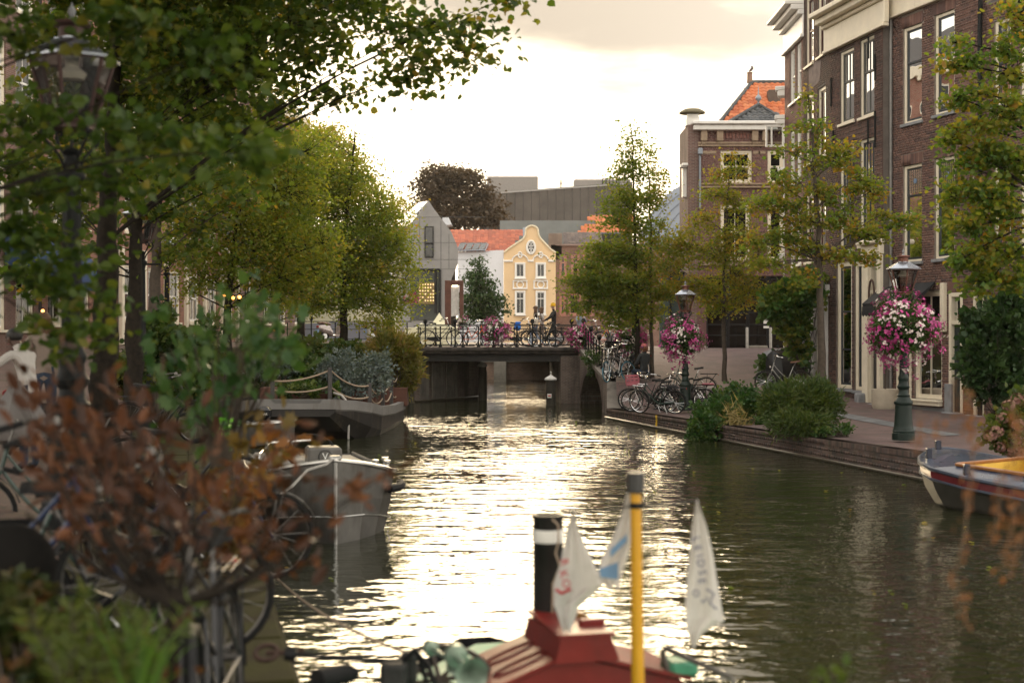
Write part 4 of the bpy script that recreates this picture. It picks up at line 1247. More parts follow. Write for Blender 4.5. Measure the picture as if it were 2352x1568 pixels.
while x < LQ:
 ym = 14 + x * FQ.d.y; z = zq_r(ym); cop.append((x, x + .062, z - .10, z + .004)); x += .073
copm = MB()
brick_parts(FQ, cop, QBR, quay, 100, .024, mass='coping', depth=.30)
slab = MB()   # coping tops and the low end wall by the arch
for (x0, x1, za, zb) in cop[::1]:
 slab.poly([FQ.p(x0, zb, .022), FQ.p(x1, zb, .022), FQ.p(x1, zb, -.30), FQ.p(x0, zb, -.30)])
slab.build('coping_top', QBR, quay)["kind"] = 'stuff'
endw = MB()
ew = [Vector((xr(45.4), 45.4, 0)), Vector((xr(46.7) + .0, 46.7, 0)), Vector((xr(48.1), 48.1, 0))]
for a, b in zip(ew, ew[1:]):
 za, zb = interp(a.y, [(45.4, .31), (48.1, 1.1)]), interp(b.y, [(45.4, .31), (48.1, 1.1)])
 endw.poly([a + Vector((0, 0, -1)), b + Vector((0, 0, -1)), b + Vector((0, 0, zb)), a + Vector((0, 0, za))], [(a.y, 0), (b.y, 0), (b.y, zb), (a.y, za)])
 endw.poly([a + Vector((0, 0, za)), b + Vector((0, 0, zb)), b + Vector((.45, 0, zb)), a + Vector((.45, 0, za))])
BRQ = M_brick('bridge_brick', (.175, .125, .105), (.125, .09, .078), (.19, .17, .15), .22, .062, .01, .9, ((.035, .032, .028), 1.3, .50))
endw.build('end_wall', BRQ, quay)
wl = MB(); wl.tube([FQ.p(s, .035, .05) for s in np.linspace(0, LQ, 24)], .03, 5); wl.build('waterline_timber', M('wet_timber', (.09, .075, .055), .35, 0, .3, 6), quay)
LB = [(0.626 + .2284 * 6, -6), (-0.06, 3.0), (-1.43, 9.0), (-2.80, 15.0), (-5.08, 25.0), (-7.4, 35), (-8.5, 39.5), (-9.2, 44), (-8.3, 50), (-5.9, 55), (-4.3, 57.2)]
def xl(Y): return interp(Y, [(b, a) for a, b in LB])
def zs_l(Y): return interp(Y, [(2, .95), (10, 1.08), (16, 1.10), (30, 1.45), (42, 1.95), (52, 2.30), (58, 2.42), (80, 2.45)])
def z_left(X, Y):
 d = xl(Y) - X
 if Y > 44: return .6 + (zs_l(Y) - .6) * smooth((d - .2) / 1.2)
 return .6 + (zs_l(Y) - .6) * smooth((d - 1.1) / 1.3)
PAVEL = M_brick('left_paving', (.16, .10, .085), (.11, .075, .065), (.08, .068, .06), .21, .105, .01, .82, ((.075, .06, .035), 1.3, .48), .35)
MOSS = M('mossy_stone', (.040, .030, .021), .95, 0, .35, 2.2, .5, 25, spec=.1, col2=(.046, .046, .014))
dd = [0.0, .3, .7, 1.0, 1.3, 1.6, 2.0, 2.4, 3, 4.5, 7, 12, 30]
yl = [-6, 0, 3, 5, 7, 9, 11, 13, 15, 18, 21, 25, 30, 35, 39.5, 44, 47, 50, 53, 55, 57.2]
sheet('left_street', PAVEL, lambda u, v: Vector((xl(v) - u, v, z_left(xl(v) - u, v))), dd[4:], yl)
sheet('left_quay', MOSS, lambda u, v: Vector((xl(v) - u, v, z_left(xl(v) - u, v) + .004)), dd[:6], yl)
lq = thing('quay_wall', 'mossy stone quay edge along the left bank, beside the moored boats', 'quay wall', (xl(12), 12, 0))
m = MB()
for (a, b) in zip(LB, LB[1:]):
 za, zb = z_left(a[0] - .01, a[1]), z_left(b[0] - .01, b[1])
 m.poly([(a[0], a[1], -1), (b[0], b[1], -1), (b[0], b[1], zb), (a[0], a[1], za)], [(a[1], 0), (b[1], 0), (b[1], zb), (a[1], za)])
m.build('stone_face', M('wet_stone', (.06, .055, .045), .7, 0, .4, 3, .5, 20, dirt=((.03, .035, .015), 2, .5)), lq)
slabm = [None] * 3
for k in range(3):
 b = MB(); b.bbox((0, 0, 0), (.58, 1.16, .10), .015); slabm[k] = b.me('flagstone', MOSS)
k = 0
for Y in np.arange(4.2, 24, 1.2):
 a = Vector((xl(Y), Y, 0)); b = Vector((xl(Y + 1.2), Y + 1.2, 0)); t = (b - a).normalized(); n = Vector((-t.y, t.x, 0))
 for j in range(2):
  o = bpy.data.objects.new('flagstone', slabm[k % 3]); COL.objects.link(o); o.parent = lq; k += 1
  c = (a + b) / 2 + n * (.31 + .6 * j)
  o.location = c + Vector((0, 0, .568 + random.uniform(-.006, .010))) - OFF[lq.name]
  o.rotation_euler = (random.uniform(-.01, .01), random.uniform(-.01, .01), math.atan2(-t.x, t.y))
g = MB()
g.poly([(-60, 57.2, 2.42), (-4.3, 57.2, 2.42), (-1.6, 63.2, 2.42), (-1.6, 84, 2.42), (-60, 84, 2.42)], [(-60, 57), (-4, 57), (-1.6, 63), (-1.6, 84), (-60, 84)])
g.build('left_street', PAVEL)["kind"] = 'structure'
g = MB()
g.poly([(-400, 88.8, 1.13), (400, 88.8, 1.13), (400, 900, 1.13), (-400, 900, 1.13)], [(-400, 88), (400, 88), (400, 900), (-400, 900)])
g.build('ground', PAVEL)["kind"] = 'structure'
fw = thing('quay_wall', 'brown far quay wall seen under the bridge, with parked bicycles along its top', 'quay wall', (0, 88.8, 0))
m = MB(); m.poly([(-40, 88.79, -1), (40, 88.79, -1), (40, 88.79, 1.12), (-40, 88.79, 1.12)], [(-40, -1), (40, -1), (40, 1.12), (-40, 1.12)])
m.build('brick_face', M_brick('far_quay_brick', (.36, .23, .165), (.28, .175, .13), (.24, .20, .17), .22, .062, .01, .9, ((.10, .07, .05), 1.0, .5)), fw)
m = MB(); m.bbox((0, 88.85, 1.17), (80, .5, .12), .02); m.build('coping', M('grey_concrete', (.30, .28, .25), .85, 0, .15, 2, .2), fw)
m = MB(); m.box((PX(1148, 84) - .0, 86.6, .45), (.72, 4.6, 2.2)); m.build('concrete_pier', M('pale_concrete', (.27, .245, .205), .85, 0, .2, 2, .3, dirt=((.18, .16, .13), 2, .5)), fw)
m = MB(); m.box((PX(1296, 86), 87.0, .3), (.9, 3.4, 2.2)); m.build('dark_sheeting', M('dark_sheet_pile', (.05, .042, .036), .8), fw)
YB = 56.3
XB0, XB1 = PX(950, YB), PX(1327, YB)
bridge = thing('bridge', 'low brick and girder bridge with iron railings across the canal', 'bridge', (0, YB, 0))
BRK = BRQ
m = MB()
deck_z = 2.19
m.bbox(((XB0 + XB1) / 2, YB + .22, deck_z - .06), (XB1 - XB0 + .3, .5, .15), .03)
m.bbox(((XB0 + XB1) / 2, YB + .30, deck_z - .19), (XB1 - XB0 + .2, .42, .12), .03)
m.build('edge_beam', M('dark_stone_edge', (.075, .062, .055), .8, 0, .4, 3, .4, dirt=((.02, .02, .02), 3, .5)), bridge)
m = MB(); m.box(((XB0 + XB1) / 2, YB + .42, deck_z - .39), (XB1 - XB0 + .1, .3, .32)); m.build('girder', M('black_girder', (.022, .019, .018), .7, .0, .3, 4, .2), bridge)
for k in range(1, 6):
 m = MB(); m.box(((XB0 + XB1) / 2, YB + .5 + k * 1.05, deck_z - .36), (XB1 - XB0, .18, .30)); m.build('girder', MC['black_girder'], bridge)
m = MB(); m.box(((XB0 + XB1) / 2 + .4, YB + 3.4, deck_z - .10), (XB1 - XB0 + 4.4, 6.2, .18)); m.build('deck_slab', MC['dark_stone_edge'], bridge)
m = MB(); m.poly([(XB0 - 2.5, YB + .45, deck_z + .02), (XB1 + 2.0, YB + .45, deck_z + .02), (XB1 + 2.0, YB + 6.5, deck_z + .04), (XB0 - 2.5, YB + 6.5, deck_z + .04)],
                 [(0, 0), (9, 0), (9, 6), (0, 6)]); m.build('deck_paving', PAVE, bridge)
A1 = [(XB0 - .3, YB + .15), (PX(1104, 61.4), 61.4), (PX(1104, 61.4), YB + 6.4), (XB0 - 4, YB + 6.4), (XB0 - 4, YB + .15)]
m = MB(); P0, P1 = Vector((XB0, YB + .15, 0)), Vector((PX(1104, 61.4), 61.4, 0)); Lw = (P1 - P0).length
m.poly([P0 - Vector((0, 0, 1)), P1 - Vector((0, 0, 1)), P1 + Vector((0, 0, 1.85)), P0 + Vector((0, 0, 1.85))], [(0, -1), (Lw, -1), (Lw, 1.85), (0, 1.85)])
m.poly([(XB0 - 3, YB + .14, -1), (XB0, YB + .14, -1), (XB0, YB + .14, 2.0), (XB0 - 3, YB + .14, 2.0)], [(-3, -1), (0, -1), (0, 2), (-3, 2)])
m.poly([P1 - Vector((0, 0, 1)), P1 + Vector((-.4, 2.4, -1)), P1 + Vector((-.4, 2.4, 1.85)), P1 + Vector((0, 0, 1.85))], [(0, -1), (2, -1), (2, 1.85), (0, 1.85)])
m.build('abutment', BRK, bridge)
m = MB(); nv = Vector((P1.y - P0.y, -(P1.x - P0.x), 0)).normalized()
for t0, t1 in ((.08, .20), (.25, .43), (.46, .62)):
 a, b = P0.lerp(P1, t0) + nv * .05, P0.lerp(P1, t1) + nv * .05
 m.prism([a + Vector((0, 0, -.2)), b + Vector((0, 0, -.2)), b + Vector((0, 0, 1.55)), a + Vector((0, 0, 1.55))], -nv * .06)
m.build('concrete_panel', M('stained_concrete', (.19, .17, .15), .85, 0, .3, 2, .4, dirt=((.05, .045, .04), 2, .48)), bridge)
m = MB(); m.tube([P0 + nv * .06 + Vector((0, 0, .05)), P1 + nv * .06 + Vector((0, 0, .05))], .05, 5); m.build('waling', MC['wet_timber'], bridge)
ra = PX(1289, 56.0)
rb = PX(1331, 56.1)
m = MB()
m.poly([(ra, 56.0, -1), (rb, 56.1, -1), (rb, 56.1, 1.86), (ra, 56.0, 1.85)], [(0, -1), (.7, -1), (.7, 2.1), (0, 1.85)])
m.poly([(ra, 56.0, -1), (ra - .3, 62, -1), (ra - .3, 62, 1.85), (ra, 56.0, 1.85)], [(0, -1), (7.7, -1), (7.7, 1.85), (0, 1.85)])
m.poly([(ra, 56.0, 1.85), (rb, 56.1, 1.86), (rb, 57, 1.86), (ra, 57, 1.85)])
m.build('abutment', BRK, bridge)
W0, W1 = Vector((rb, 56.1, 0)), Vector((3.21, 48.1, 0)); wd = (W1 - W0); WL = wd.length; wd.normalize(); wn = Vector((-wd.y * -1, -wd.x, 0))
wn = Vector((wd.y, -wd.x, 0)); wn = -wn if wn.x > 0 else wn
def wtop(t): return 1.10 + (2.12 - 1.10) * (1 - t) ** 1.15 if t > 0 else 2.12
m = MB(); n = 30; s0a, s1a, ah = .05 * WL, .86 * WL, 1.33
def arch(t):
 s = t * WL
 if s <= s0a or s >= s1a: return -1.0
 q = (s - (s0a + s1a) / 2) / ((s1a - s0a) / 2); return ah * math.sqrt(max(0, 1 - q * q))
for i in range(n):
 t0, t1 = i / n, (i + 1) / n
 a, b = W0 + wd * WL * t0, W0 + wd * WL * t1
 m.poly([a + Vector((0, 0, arch(t0))), b + Vector((0, 0, arch(t1))), b + Vector((0, 0, wtop(t1))), a + Vector((0, 0, wtop(t0)))],
           [(t0 * WL, arch(t0)), (t1 * WL, arch(t1)), (t1 * WL, wtop(t1)), (t0 * WL, wtop(t0))])
 if arch(t0) > -.9 or arch(t1) > -.9:
  k = -wn * 4
  m.poly([a + Vector((0, 0, max(arch(t0), -.2))), a + k + Vector((0, 0, max(arch(t0), -.2))), b + k + Vector((0, 0, max(arch(t1), -.2))), b + Vector((0, 0, max(arch(t1), -.2)))],
               [(0, t0 * 6), (4, t0 * 6), (4, t1 * 6), (0, t1 * 6)])
k = -wn * 4
m.poly([W0 + k + Vector((0, 0, -1)), W1 + k + Vector((0, 0, -1)), W1 + k + Vector((0, 0, 1.4)), W0 + k + Vector((0, 0, 1.4))], [(0, -1), (6, -1), (6, 1.4), (0, 1.4)])
m.build('wing_wall', BRK, bridge)
m = MB()
for i in range(n):
 t0, t1 = i / n, (i + 1) / n
 a, b = W0 + wd * WL * t0, W0 + wd * WL * t1; z0, z1 = Vector((0, 0, wtop(t0))), Vector((0, 0, wtop(t1)))
 o_, i_ = wn * .06, -wn * .42
 u = Vector((0, 0, .11))
 m.poly([a + o_ + z0, b + o_ + z1, b + o_ + z1 + u, a + o_ + z0 + u]); m.poly([a + o_ + z0 + u, b + o_ + z1 + u, b + i_ + z1 + u, a + i_ + z0 + u]); m.poly([a + o_ + z0, a + i_ + z0, b + i_ + z1, b + o_ + z1])
m.build('coping', M('coping_stone', (.20, .175, .155), .8, 0, .2, 3, .3, dirt=((.10, .085, .07), 3, .5)), bridge)
m = MB()
arcp = [W0 + wd * (s0a + (s1a - s0a) * i / 40) for i in range(41)]
for i in range(40):
 def vp(i, e):
  q = -1 + 2 * i / 40; s = (s0a + s1a) / 2 + q * ((s1a - s0a) / 2 + e); return W0 + wd * s + Vector((0, 0, (ah + e) * math.sqrt(max(0, 1 - q * q)))) + wn * .012
 m.poly([vp(i + .06, 0), vp(i + .94, 0), vp(i + .94, .24), vp(i + .06, .24)])
m.build('arch_ring', M_attr('arch_brick', [(.12, .085, .075), (.085, .06, .055), (.15, .11, .095)], .9), bridge)["kind"] = 'stuff'
def rail_post(p, tall, parent):
 m = MB(); z = p.z
 m.lathe([(.075, z), (.07, z + .05), (.04, z + .10), (.028, z + .2), (.026, z + .85 * tall), (.035, z + .88 * tall), (.035, z + .93 * tall)], 8, (p.x, p.y, 0))
 if tall > .95: m.lathe([(.035, z + .92), (.075, z + .97), (.09, z + 1.02), (.075, z + 1.08), (.04, z + 1.12), (0, z + 1.13)], 6, (p.x, p.y, 0))
 return m.build('rail_post', IRON, parent, smooth=False)
rl = thing('bridge_railing', 'black iron railing along the near edge of the bridge deck', 'railing', (0, YB + .2, deck_z))
pxs = [960.5, 977, 1011.5, 1045.5, 1063.5, 1099, 1134, 1152, 1187.5, 1223, 1241, 1276, 1313]
for i, a in enumerate(pxs): rail_post(Vector((PX(a, YB + .2), YB + .2, deck_z + .015)), 1.0 if i in (1, 3, 9, 12) else .9, rl)
for zz, r in ((.90, .02), (.74, .014), (.40, .014), (.10, .014)):
 m = MB(); m.tube([(PX(956, YB + .2), YB + .2, deck_z + zz), (PX(1325, YB + .2), YB + .2, deck_z + zz)], r, 6); m.build('rail', IRON, rl)
rl2 = thing('bridge_railing', 'black iron railing along the far edge of the bridge deck, behind the walkers', 'railing', (0, YB + 6.1, deck_z))
for a in range(965, 1400, 36): rail_post(Vector((PX(a, YB + 6.1), YB + 6.1, deck_z + .03)), .9, rl2)
for zz, r in ((.90, .02), (.62, .014), (.35, .014), (.10, .014)):
 m = MB(); m.tube([(PX(950, YB + 6.1), YB + 6.1, deck_z + zz), (PX(1400, YB + 6.1), YB + 6.1, deck_z + zz)], r, 6); m.build('rail', IRON, rl2)
rl3 = thing('bridge_railing', 'black iron railing stepping down the curved wing wall beside the arch', 'railing', W0 + Vector((0, 0, 2.1)))
pts = []
for i in range(11):
 t = i / 10; p = W0 + wd * WL * t - wn * .16 + Vector((0, 0, wtop(t) + .11)); pts.append(p); rail_post(p, 1.0 if i % 3 == 0 else .9, rl3)
for zz, r in ((.90, .022), (.74, .014), (.40, .014), (.12, .014)):
 m = MB(); m.tube([p + Vector((0, 0, zz)) for p in pts], r, 6); m.build('rail', IRON, rl3)
rl4 = thing('street_railing', 'thin black railing with a round-headed post, left of the bridge behind the scooters', 'railing', (PX(735, 64), 64, 2.42))
for a in (600, 660, 715, 770, 825, 880, 935): rail_post(Vector((PX(a, 64), 64, 2.43)), 1.0 if a == 715 else .9, rl4)
for zz, r in ((.90, .02), (.55, .013), (.12, .013)):
 m = MB(); m.tube([(PX(590, 64), 64, 2.42 + zz), (PX(945, 64), 64, 2.42 + zz)], r, 6); m.build('rail', IRON, rl4)
def pile(px, py_w, py_top, w, label, sign=False, cap=True):
 Y = FPX * EYE / (py_w - HYP); x = PX(px, Y); z1 = PZ(py_top, Y); r = w / 2 * Y / FPX
 root = thing('mooring_pile', label, 'mooring pile', (x, Y, 0), 'tarred piles guarding the bridge opening')
 m = MB(); m.lathe([(r, -1), (r, z1)], 14, (x, Y, 0)); m.build('timber', M('tarred_timber', (.030, .025, .020), .8, 0, .4, 5, .5, dirt=((.06, .055, .04), 3, .5)), root, smooth=True)
 if cap:
  m = MB(); m.lathe([(r * 1.28, z1 - .03), (r * 1.30, z1 + .02), (r * 1.05, z1 + .07), (r * .28, z1 + .15), (r * .13, z1 + .18), (r * .12, z1 + .24), (r * .2, z1 + .26), (0, z1 + .32)], 14, (x, Y, 0))
  m.build('zinc_cap', M('painted_zinc_cap', (.55, .53, .50), .5, 0, .1, 5), root, smooth=True)
 if sign:
  m = MB(); m.bbox((x - r * .3, Y - r - .01, z1 - .62), (.16, .02, .16), .01); so = m.build('sign_plate', WHITE, root)
  m = MB(); m.bbox((x - r * .3, Y - r - .024, z1 - .62), (.10, .006, .05), .002); m.build('red_bar', M('sign_red', (.5, .03, .03), .5), so)
 m = MB(); m.tube([(x + r * 1.02, Y, -.4), (x + r * 1.02, Y, z1 - .2)], .03, 5); m.build('rubbing_strip', MC['wet_timber'], root)
 return root
pile(1108, 919, 840, 18, 'tarred mooring pile with white cap at the left pier of the bridge opening')
pile(1265, 931, 871, 22, 'tarred mooring pile with white cap and small sign in front of the right bridge pier', True)
pile(943, 926, 855, 15, 'tarred mooring pile with flat white cap behind the stern of the garden barge')
# ================================================================== HOUSES ON THE RIGHT
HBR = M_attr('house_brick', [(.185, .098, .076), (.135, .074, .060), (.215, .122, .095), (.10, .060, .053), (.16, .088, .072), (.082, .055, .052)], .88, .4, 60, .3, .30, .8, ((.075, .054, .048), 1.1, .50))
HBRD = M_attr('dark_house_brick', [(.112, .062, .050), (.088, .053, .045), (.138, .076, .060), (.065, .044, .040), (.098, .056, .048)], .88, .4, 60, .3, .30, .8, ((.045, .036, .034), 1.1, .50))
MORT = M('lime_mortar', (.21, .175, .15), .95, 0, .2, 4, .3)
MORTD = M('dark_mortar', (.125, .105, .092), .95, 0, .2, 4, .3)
ZTOP = 16.5
def house(name, label, fc, L, ztop, holes, mat, mort, zbot=.2, limit=300, back=9, group='brick town houses along the right bank', extra=None, bricks=True, roof=True):
 root = thing(name, label, 'house', fc.p(L / 2, zbot), group)
 m = MB(); wall_sheet(m, fc, 0, L, zbot, ztop, holes); m.build('wall', mort, root)
 if bricks:
  lst = brick_list(0, L, zbot, ztop - .02, [h[:4] for h in holes] + (extra or []))
  brick_parts(fc, lst, mat, root, limit)
 b = MB(); e0 = -.62
 b.poly([fc.p(0, zbot, -.02), fc.p(0, ztop, -.02), fc.p(0, ztop, -back), fc.p(0, zbot, -back)]); b.poly([fc.p(L, zbot, -.02), fc.p(L, ztop, -.02), fc.p(L, ztop, -back), fc.p(L, zbot, -back)])
 b.poly([fc.p(0, zbot, -back), fc.p(L, zbot, -back), fc.p(L, ztop, -back), fc.p(0, ztop, -back)])
 b.build('side_wall', mort, root)
 if not roof: return root
 r = MB(); r.poly([fc.p(0, ztop, -.01), fc.p(L, ztop, -.01), fc.p(L, ztop + 2.6, -back / 2), fc.p(0, ztop + 2.6, -back / 2)]); r.poly([fc.p(0, ztop, -back), fc.p(L, ztop, -back), fc.p(L, ztop + 2.6, -back / 2), fc.p(0, ztop + 2.6, -back / 2)])
 for s in (0, L): r.poly([fc.p(s, ztop, -.01), fc.p(s, ztop + 2.6, -back / 2), fc.p(s, ztop, -back)])
 r.build('roof', M('dark_roof_tile', (.06, .055, .055), .8), root)
 return root
def soldier(fc, h, hh=.26):
 """upright bricks of a flat arch above an opening"""
 out = []; x = h[0] - .06
 while x < h[1] + .02:
  out.append((x, x + .056, h[3] + .004, h[3] + hh)); x += .066
 return out, (h[0] - .07, h[1] + .07, h[3], h[3] + hh + .006)
B12 = (10.59, 39.8)
_t = Facade(B12, 17.3); s1 = _t.s(2264)
H1 = Facade(_t.p(s1, 0)[:2], 17.3); L1 = -s1
rc = H1.rect
h_up = [rc(2146, 2193, 28, 260), rc(2074, 2118, 59, 281)]
h_mid = [rc(2146, 2193, 361, 593), rc(2074, 2118, 378, 601)]
door1 = rc(2180, 2212, 672, 951); door1 = (door1[0], door1[1], .60, door1[3])
shop1 = rc(2100, 2164, 720, 917); shop1 = (shop1[0], shop1[1], shop1[2], H1.z(2132, 668))
shopdoor = rc(2060, 2094, 668, 938); shopdoor = (shopdoor[0], shopdoor[1], .62, shopdoor[3])
door0 = rc(2236, 2262, 640, 955); door0 = (max(door0[0], .06), door0[1], .58, door0[3])
holes1 = h_up + h_mid + [door1, shop1, shopdoor, door0]
sol1, ex1 = [], []
for h in h_up + h_mid + [door1]:
 a, b = soldier(H1, h, .30); sol1 += a; ex1.append(b)
zc1 = H1.z(2045, 42)
ho1 = house('town_house', 'brown brick house with stained glass above its first-floor windows and a black awning', H1, L1, zc1 + .6, holes1, HBR, MORT, extra=ex1)
brick_parts(H1, sol1, HBR, ho1, 60, .009, mass='flat_arch')
GC = [(0, .5, 0, 1, GREYCURT), (.62, 1, 0, 1, GREYCURT)]
for h in h_up: window(ho1, H1, *h, rows=(.64,), curtain=[(.05, .95, 0, .62, GREYCURT)], sillmat=STONE)
STAIN = M_glass('stained_glass', (.40, .26, .06), .1, .3, .03)
for h in h_mid:
 w = window(ho1, H1, *h, rows=(.70,), curtain=[(0, .34, 0, .70, CURTAIN), (.62, 1, 0, .70, CURTAIN)], sillmat=STONE)
 a, b = h[0] + .10, h[1] - .10; c, d = h[2] + (h[3] - h[2]) * .71, h[3] - .12
 m = MB(); m.poly([H1.p(a, c, -.095), H1.p(b, c, -.095), H1.p(b, d, -.095), H1.p(a, d, -.095)]); m.build('stained_pane', STAIN, w)
 m = MB()
 for i in range(1, 8): x = a + (b - a) * i / 8; m.box(H1.p(x, (c + d) / 2, -.093), (.007, .008, d - c), H1.R)
 for i in range(1, 8): zz = c + (d - c) * i / 8; m.box(H1.p((a + b) / 2, zz, -.092), (b - a, .008, .007), H1.R)
 m.build('leading', M('lead_came', (.05, .05, .05), .6), w)
 m = MB(); m.lathe([(0, 0), (.075, .0), (.075, .012), (0, .014)], 6, H1.p((a + b) / 2, (c + d) / 2, -.091), H1.R @ Matrix.Rotation(math.radians(-90), 3, 'X')); m.build('blue_rosette', M('blue_glass', (.16, .22, .32), .2), w)
DOORG = M('dark_green_door', (.010, .020, .022), .35, 0, .2, 4)
def door(root, fc, h, frame=CREAM, leaf=DOORG, transom=.75, fw=.11):
 s0, s1, z0, z1 = h[:4]; m = MB()
 fc.bbar(m, s0, s0 + fw, z0, z1, -.12, .02); fc.bbar(m, s1 - fw, s1, z0, z1, -.12, .02); fc.bbar(m, s0 + fw, s1 - fw, z1 - fw, z1, -.12, .015)
 zt = z0 + (z1 - z0) * transom; fc.bbar(m, s0 + fw, s1 - fw, zt - .05, zt + .05, -.12, .01)
 d = m.build('door', frame, root)
 m = MB(); a, b = s0 + fw, s1 - fw; fc.bbar(m, a, b, z0 + .02, zt - .05, -.13, -.08);
 for c0, c1 in ((.08, .40), (.48, .92)):
  for e0, e1 in ((.1, .46), (.54, .9)):
   x0, x1 = a + (b - a) * e0, a + (b - a) * e1; y0, y1 = z0 + (zt - z0) * c0, z0 + (zt - z0) * c1; fc.bbar(m, x0, x1, y0, y1, -.10, -.066, .02)
 m.build('door_leaf', leaf, d)
 m = MB(); m.poly([fc.p(a, zt + .05, -.09), fc.p(b, zt + .05, -.09), fc.p(b, z1 - fw, -.09), fc.p(a, z1 - fw, -.09)]); m.build('pane', GLASS, d)
 m = MB(); m.ball(fc.p(a + .08, z0 + 1.0, -.05), .035, 8, 5); m.build('handle', M('brass', (.5, .33, .1), .3, 1), d)
 m = MB(); m.poly([fc.p(s0, z0, -.3), fc.p(s1, z0, -.3), fc.p(s1, z1, -.3), fc.p(s0, z1, -.3)]); m.build('dark_room', DARKROOM, d)
 m = MB(); fc.bbar(m, s0 - .05, s1 + .05, z0 - .10, z0 + .02, -.14, .22, .02); m.build('doorstep', STONE, d)
 return d
door(ho1, H1, door1); door(ho1, H1, door0);
window(ho1, H1, *shop1, rows=(.72,), cols=2, sash=CREAM, sill=False, fw=.10)
door(ho1, H1, shopdoor, leaf=M('shop_door_dark', (.02, .02, .022), .4), transom=.78)
m = MB()   # projecting display window and its boarded base
H1.bbar(m, shop1[0] - .03, shop1[1] + .03, shop1[2] - .16, shop1[2] - .02, -.05, .14); H1.bbar(m, shop1[0] - .05, shop1[1] + .05, shop1[2] - .06, shop1[2] - .004, -.05, .18)
m.build('window_ledge', CREAM, ho1)
m = MB(); H1.bbar(m, shop1[0] - .1, shop1[1] + .1, .5, shop1[2] - .2, -.02, .03); m.build('plinth', M('grey_plaster', (.16, .16, .165), .8, 0, .15, 3), ho1)
m = MB(); H1.bbar(m, shop1[0] - .22, shop1[0] - .06, H1.z(2168, 762), H1.z(2168, 650), -.02, .12); m.build('fascia_pilaster', CREAM, ho1)
aw0, aw1 = H1.s(2150), H1.s(2032)
m = MB(); zt, zb = H1.z(2090, 651), H1.z(2090, 712)
m.prism([H1.p(aw0, zt, .03), H1.p(aw0, zt - .05, .03), H1.p(aw0, zb + .05, .70), H1.p(aw0, zb + .20, .72)], H1.d * (aw1 - aw0))
n = 16
for i in range(n):
 a = aw0 + (aw1 - aw0) * i / n; b = aw0 + (aw1 - aw0) * (i + 1) / n; e = .70
 m.poly([H1.p(a, zb + .12, e + .022), H1.p(b, zb + .12, e + .022), H1.p(b, zb - .12, e + .03), H1.p((a + b) / 2, zb - .17, e + .03), H1.p(a, zb - .12, e + .03)])
aw = m.build('awning', M('black_canvas', (.012, .012, .014), .85, 0, .3, 9, .2), ho1)
m = MB()
for s in (aw0 + .1, aw1 - .1): m.tube([H1.p(s, zb + .1, .70), H1.p(s, zb - .1, .05)], .014, 5)
m.build('awning_arm', IRON, ho1)
m = MB(); H1.bbar(m, -.1, L1 + .02, zc1, zc1 + .75, -.05, .10, .02); H1.bbar(m, -.1, L1 + .02, zc1 + .75, zc1 + .95, -.05, .30, .03); H1.bbar(m, -.1, L1 + .02, zc1 + .95, zc1 + 1.1, -.05, .48, .03); H1.bbar(m, -.1, L1 + .02, zc1 - .06, zc1, -.05, .15, .02)
m.build('cornice', CREAM, ho1)
m = MB(); m.tube([H1.p(L1 - .12, z, .06) for z in (.6, 4, 8, zc1)], .045, 8); m.build('downpipe', M('grey_zinc_pipe', (.20, .19, .18), .5, .3, .2, 5), ho1)
m = MB(); m.tube([H1.p(.10, .6, .10), H1.p(.10, 6, .10), H1.p(.10, 10.2, .10), H1.p(.02, 11.6, .12), H1.p(.0, 14, .12)], .06, 8); m.build('drainpipe', IRON, ho1)
for s, zz in ((shop1[0] - .26, .58), ):
 m = MB(); H1.bbar(m, s - .2, s + .1, .5, 1.35, -.02, .05); m.build('plinth_stone', STONE, ho1)
S2 = (PX(2027, 39.7), 39.7)
H2 = Facade(S2, 11.2); L2 = H2.s(1906); rc = H2.rect
wA, wB = (1929, 1962), (1975, 2008.5)
u2 = [rc(*wA, 114, 281), rc(*wB, 86, 266)]
m2 = [rc(*wA, 338, 578), rc(*wB, 318, 562)]
g2 = [rc(1921, 1957, 600, 892), rc(1962, 1994, 598, 897)]
d2 = rc(1999, 2020, 606, 925); d2 = (d2[0], d2[1], .68, d2[3])
zc2 = H2.z(2027, 55)
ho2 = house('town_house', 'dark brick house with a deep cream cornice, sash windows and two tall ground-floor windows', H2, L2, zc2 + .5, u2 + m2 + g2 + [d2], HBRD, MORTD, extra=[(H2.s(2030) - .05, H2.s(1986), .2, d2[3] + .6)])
for h in u2: window(ho2, H2, *h, rows=(.58,), cols=2, topcols=4, frame=CREAM, sash=M('olive_sash', (.05, .05, .042), .4), sillmat=CREAM, curtain=[(.0, 1, 0, 1, M('cream_sky_reflection', (.62, .54, .45), .8))])  # cream sheet behind the panes stands in for reflected sky
for h in m2: window(ho2, H2, *h, rows=(.58,), cols=2, topcols=4, frame=CREAM, sash=DARKSASH, sillmat=CREAM)
for h in g2: window(ho2, H2, *h, rows=(.62, .30), cols=1, frame=CREAM, sash=DARKSASH, sillmat=STONE, fw=.16)
door(ho2, H2, d2, leaf=M('shop_door_dark', (.02, .02, .022), .4), transom=.8, fw=.03)
m = MB(); zt = d2[3]
H2.bbar(m, .0, d2[0] - .01, .66, zt + .25, -.05, .10, .02); H2.bbar(m, d2[1] + .01, d2[1] + .36, .66, zt + .25, -.05, .10, .02)
H2.bbar(m, -.02, d2[1] + .38, zt + .25, zt + .55, -.05, .12, .02); H2.bbar(m, -.06, d2[1] + .44, zt + .55, zt + .68, -.05, .26, .03)
m.build('door_surround', CREAM, ho2)
m = MB(); m.tube([H2.p((d2[0] + d2[1]) / 2 + .30 * math.cos(a) * .55, 3.75 + .44 * math.sin(a), .10) for a in [i * math.pi / 12 for i in range(24)]], .03, 6, closed=True)
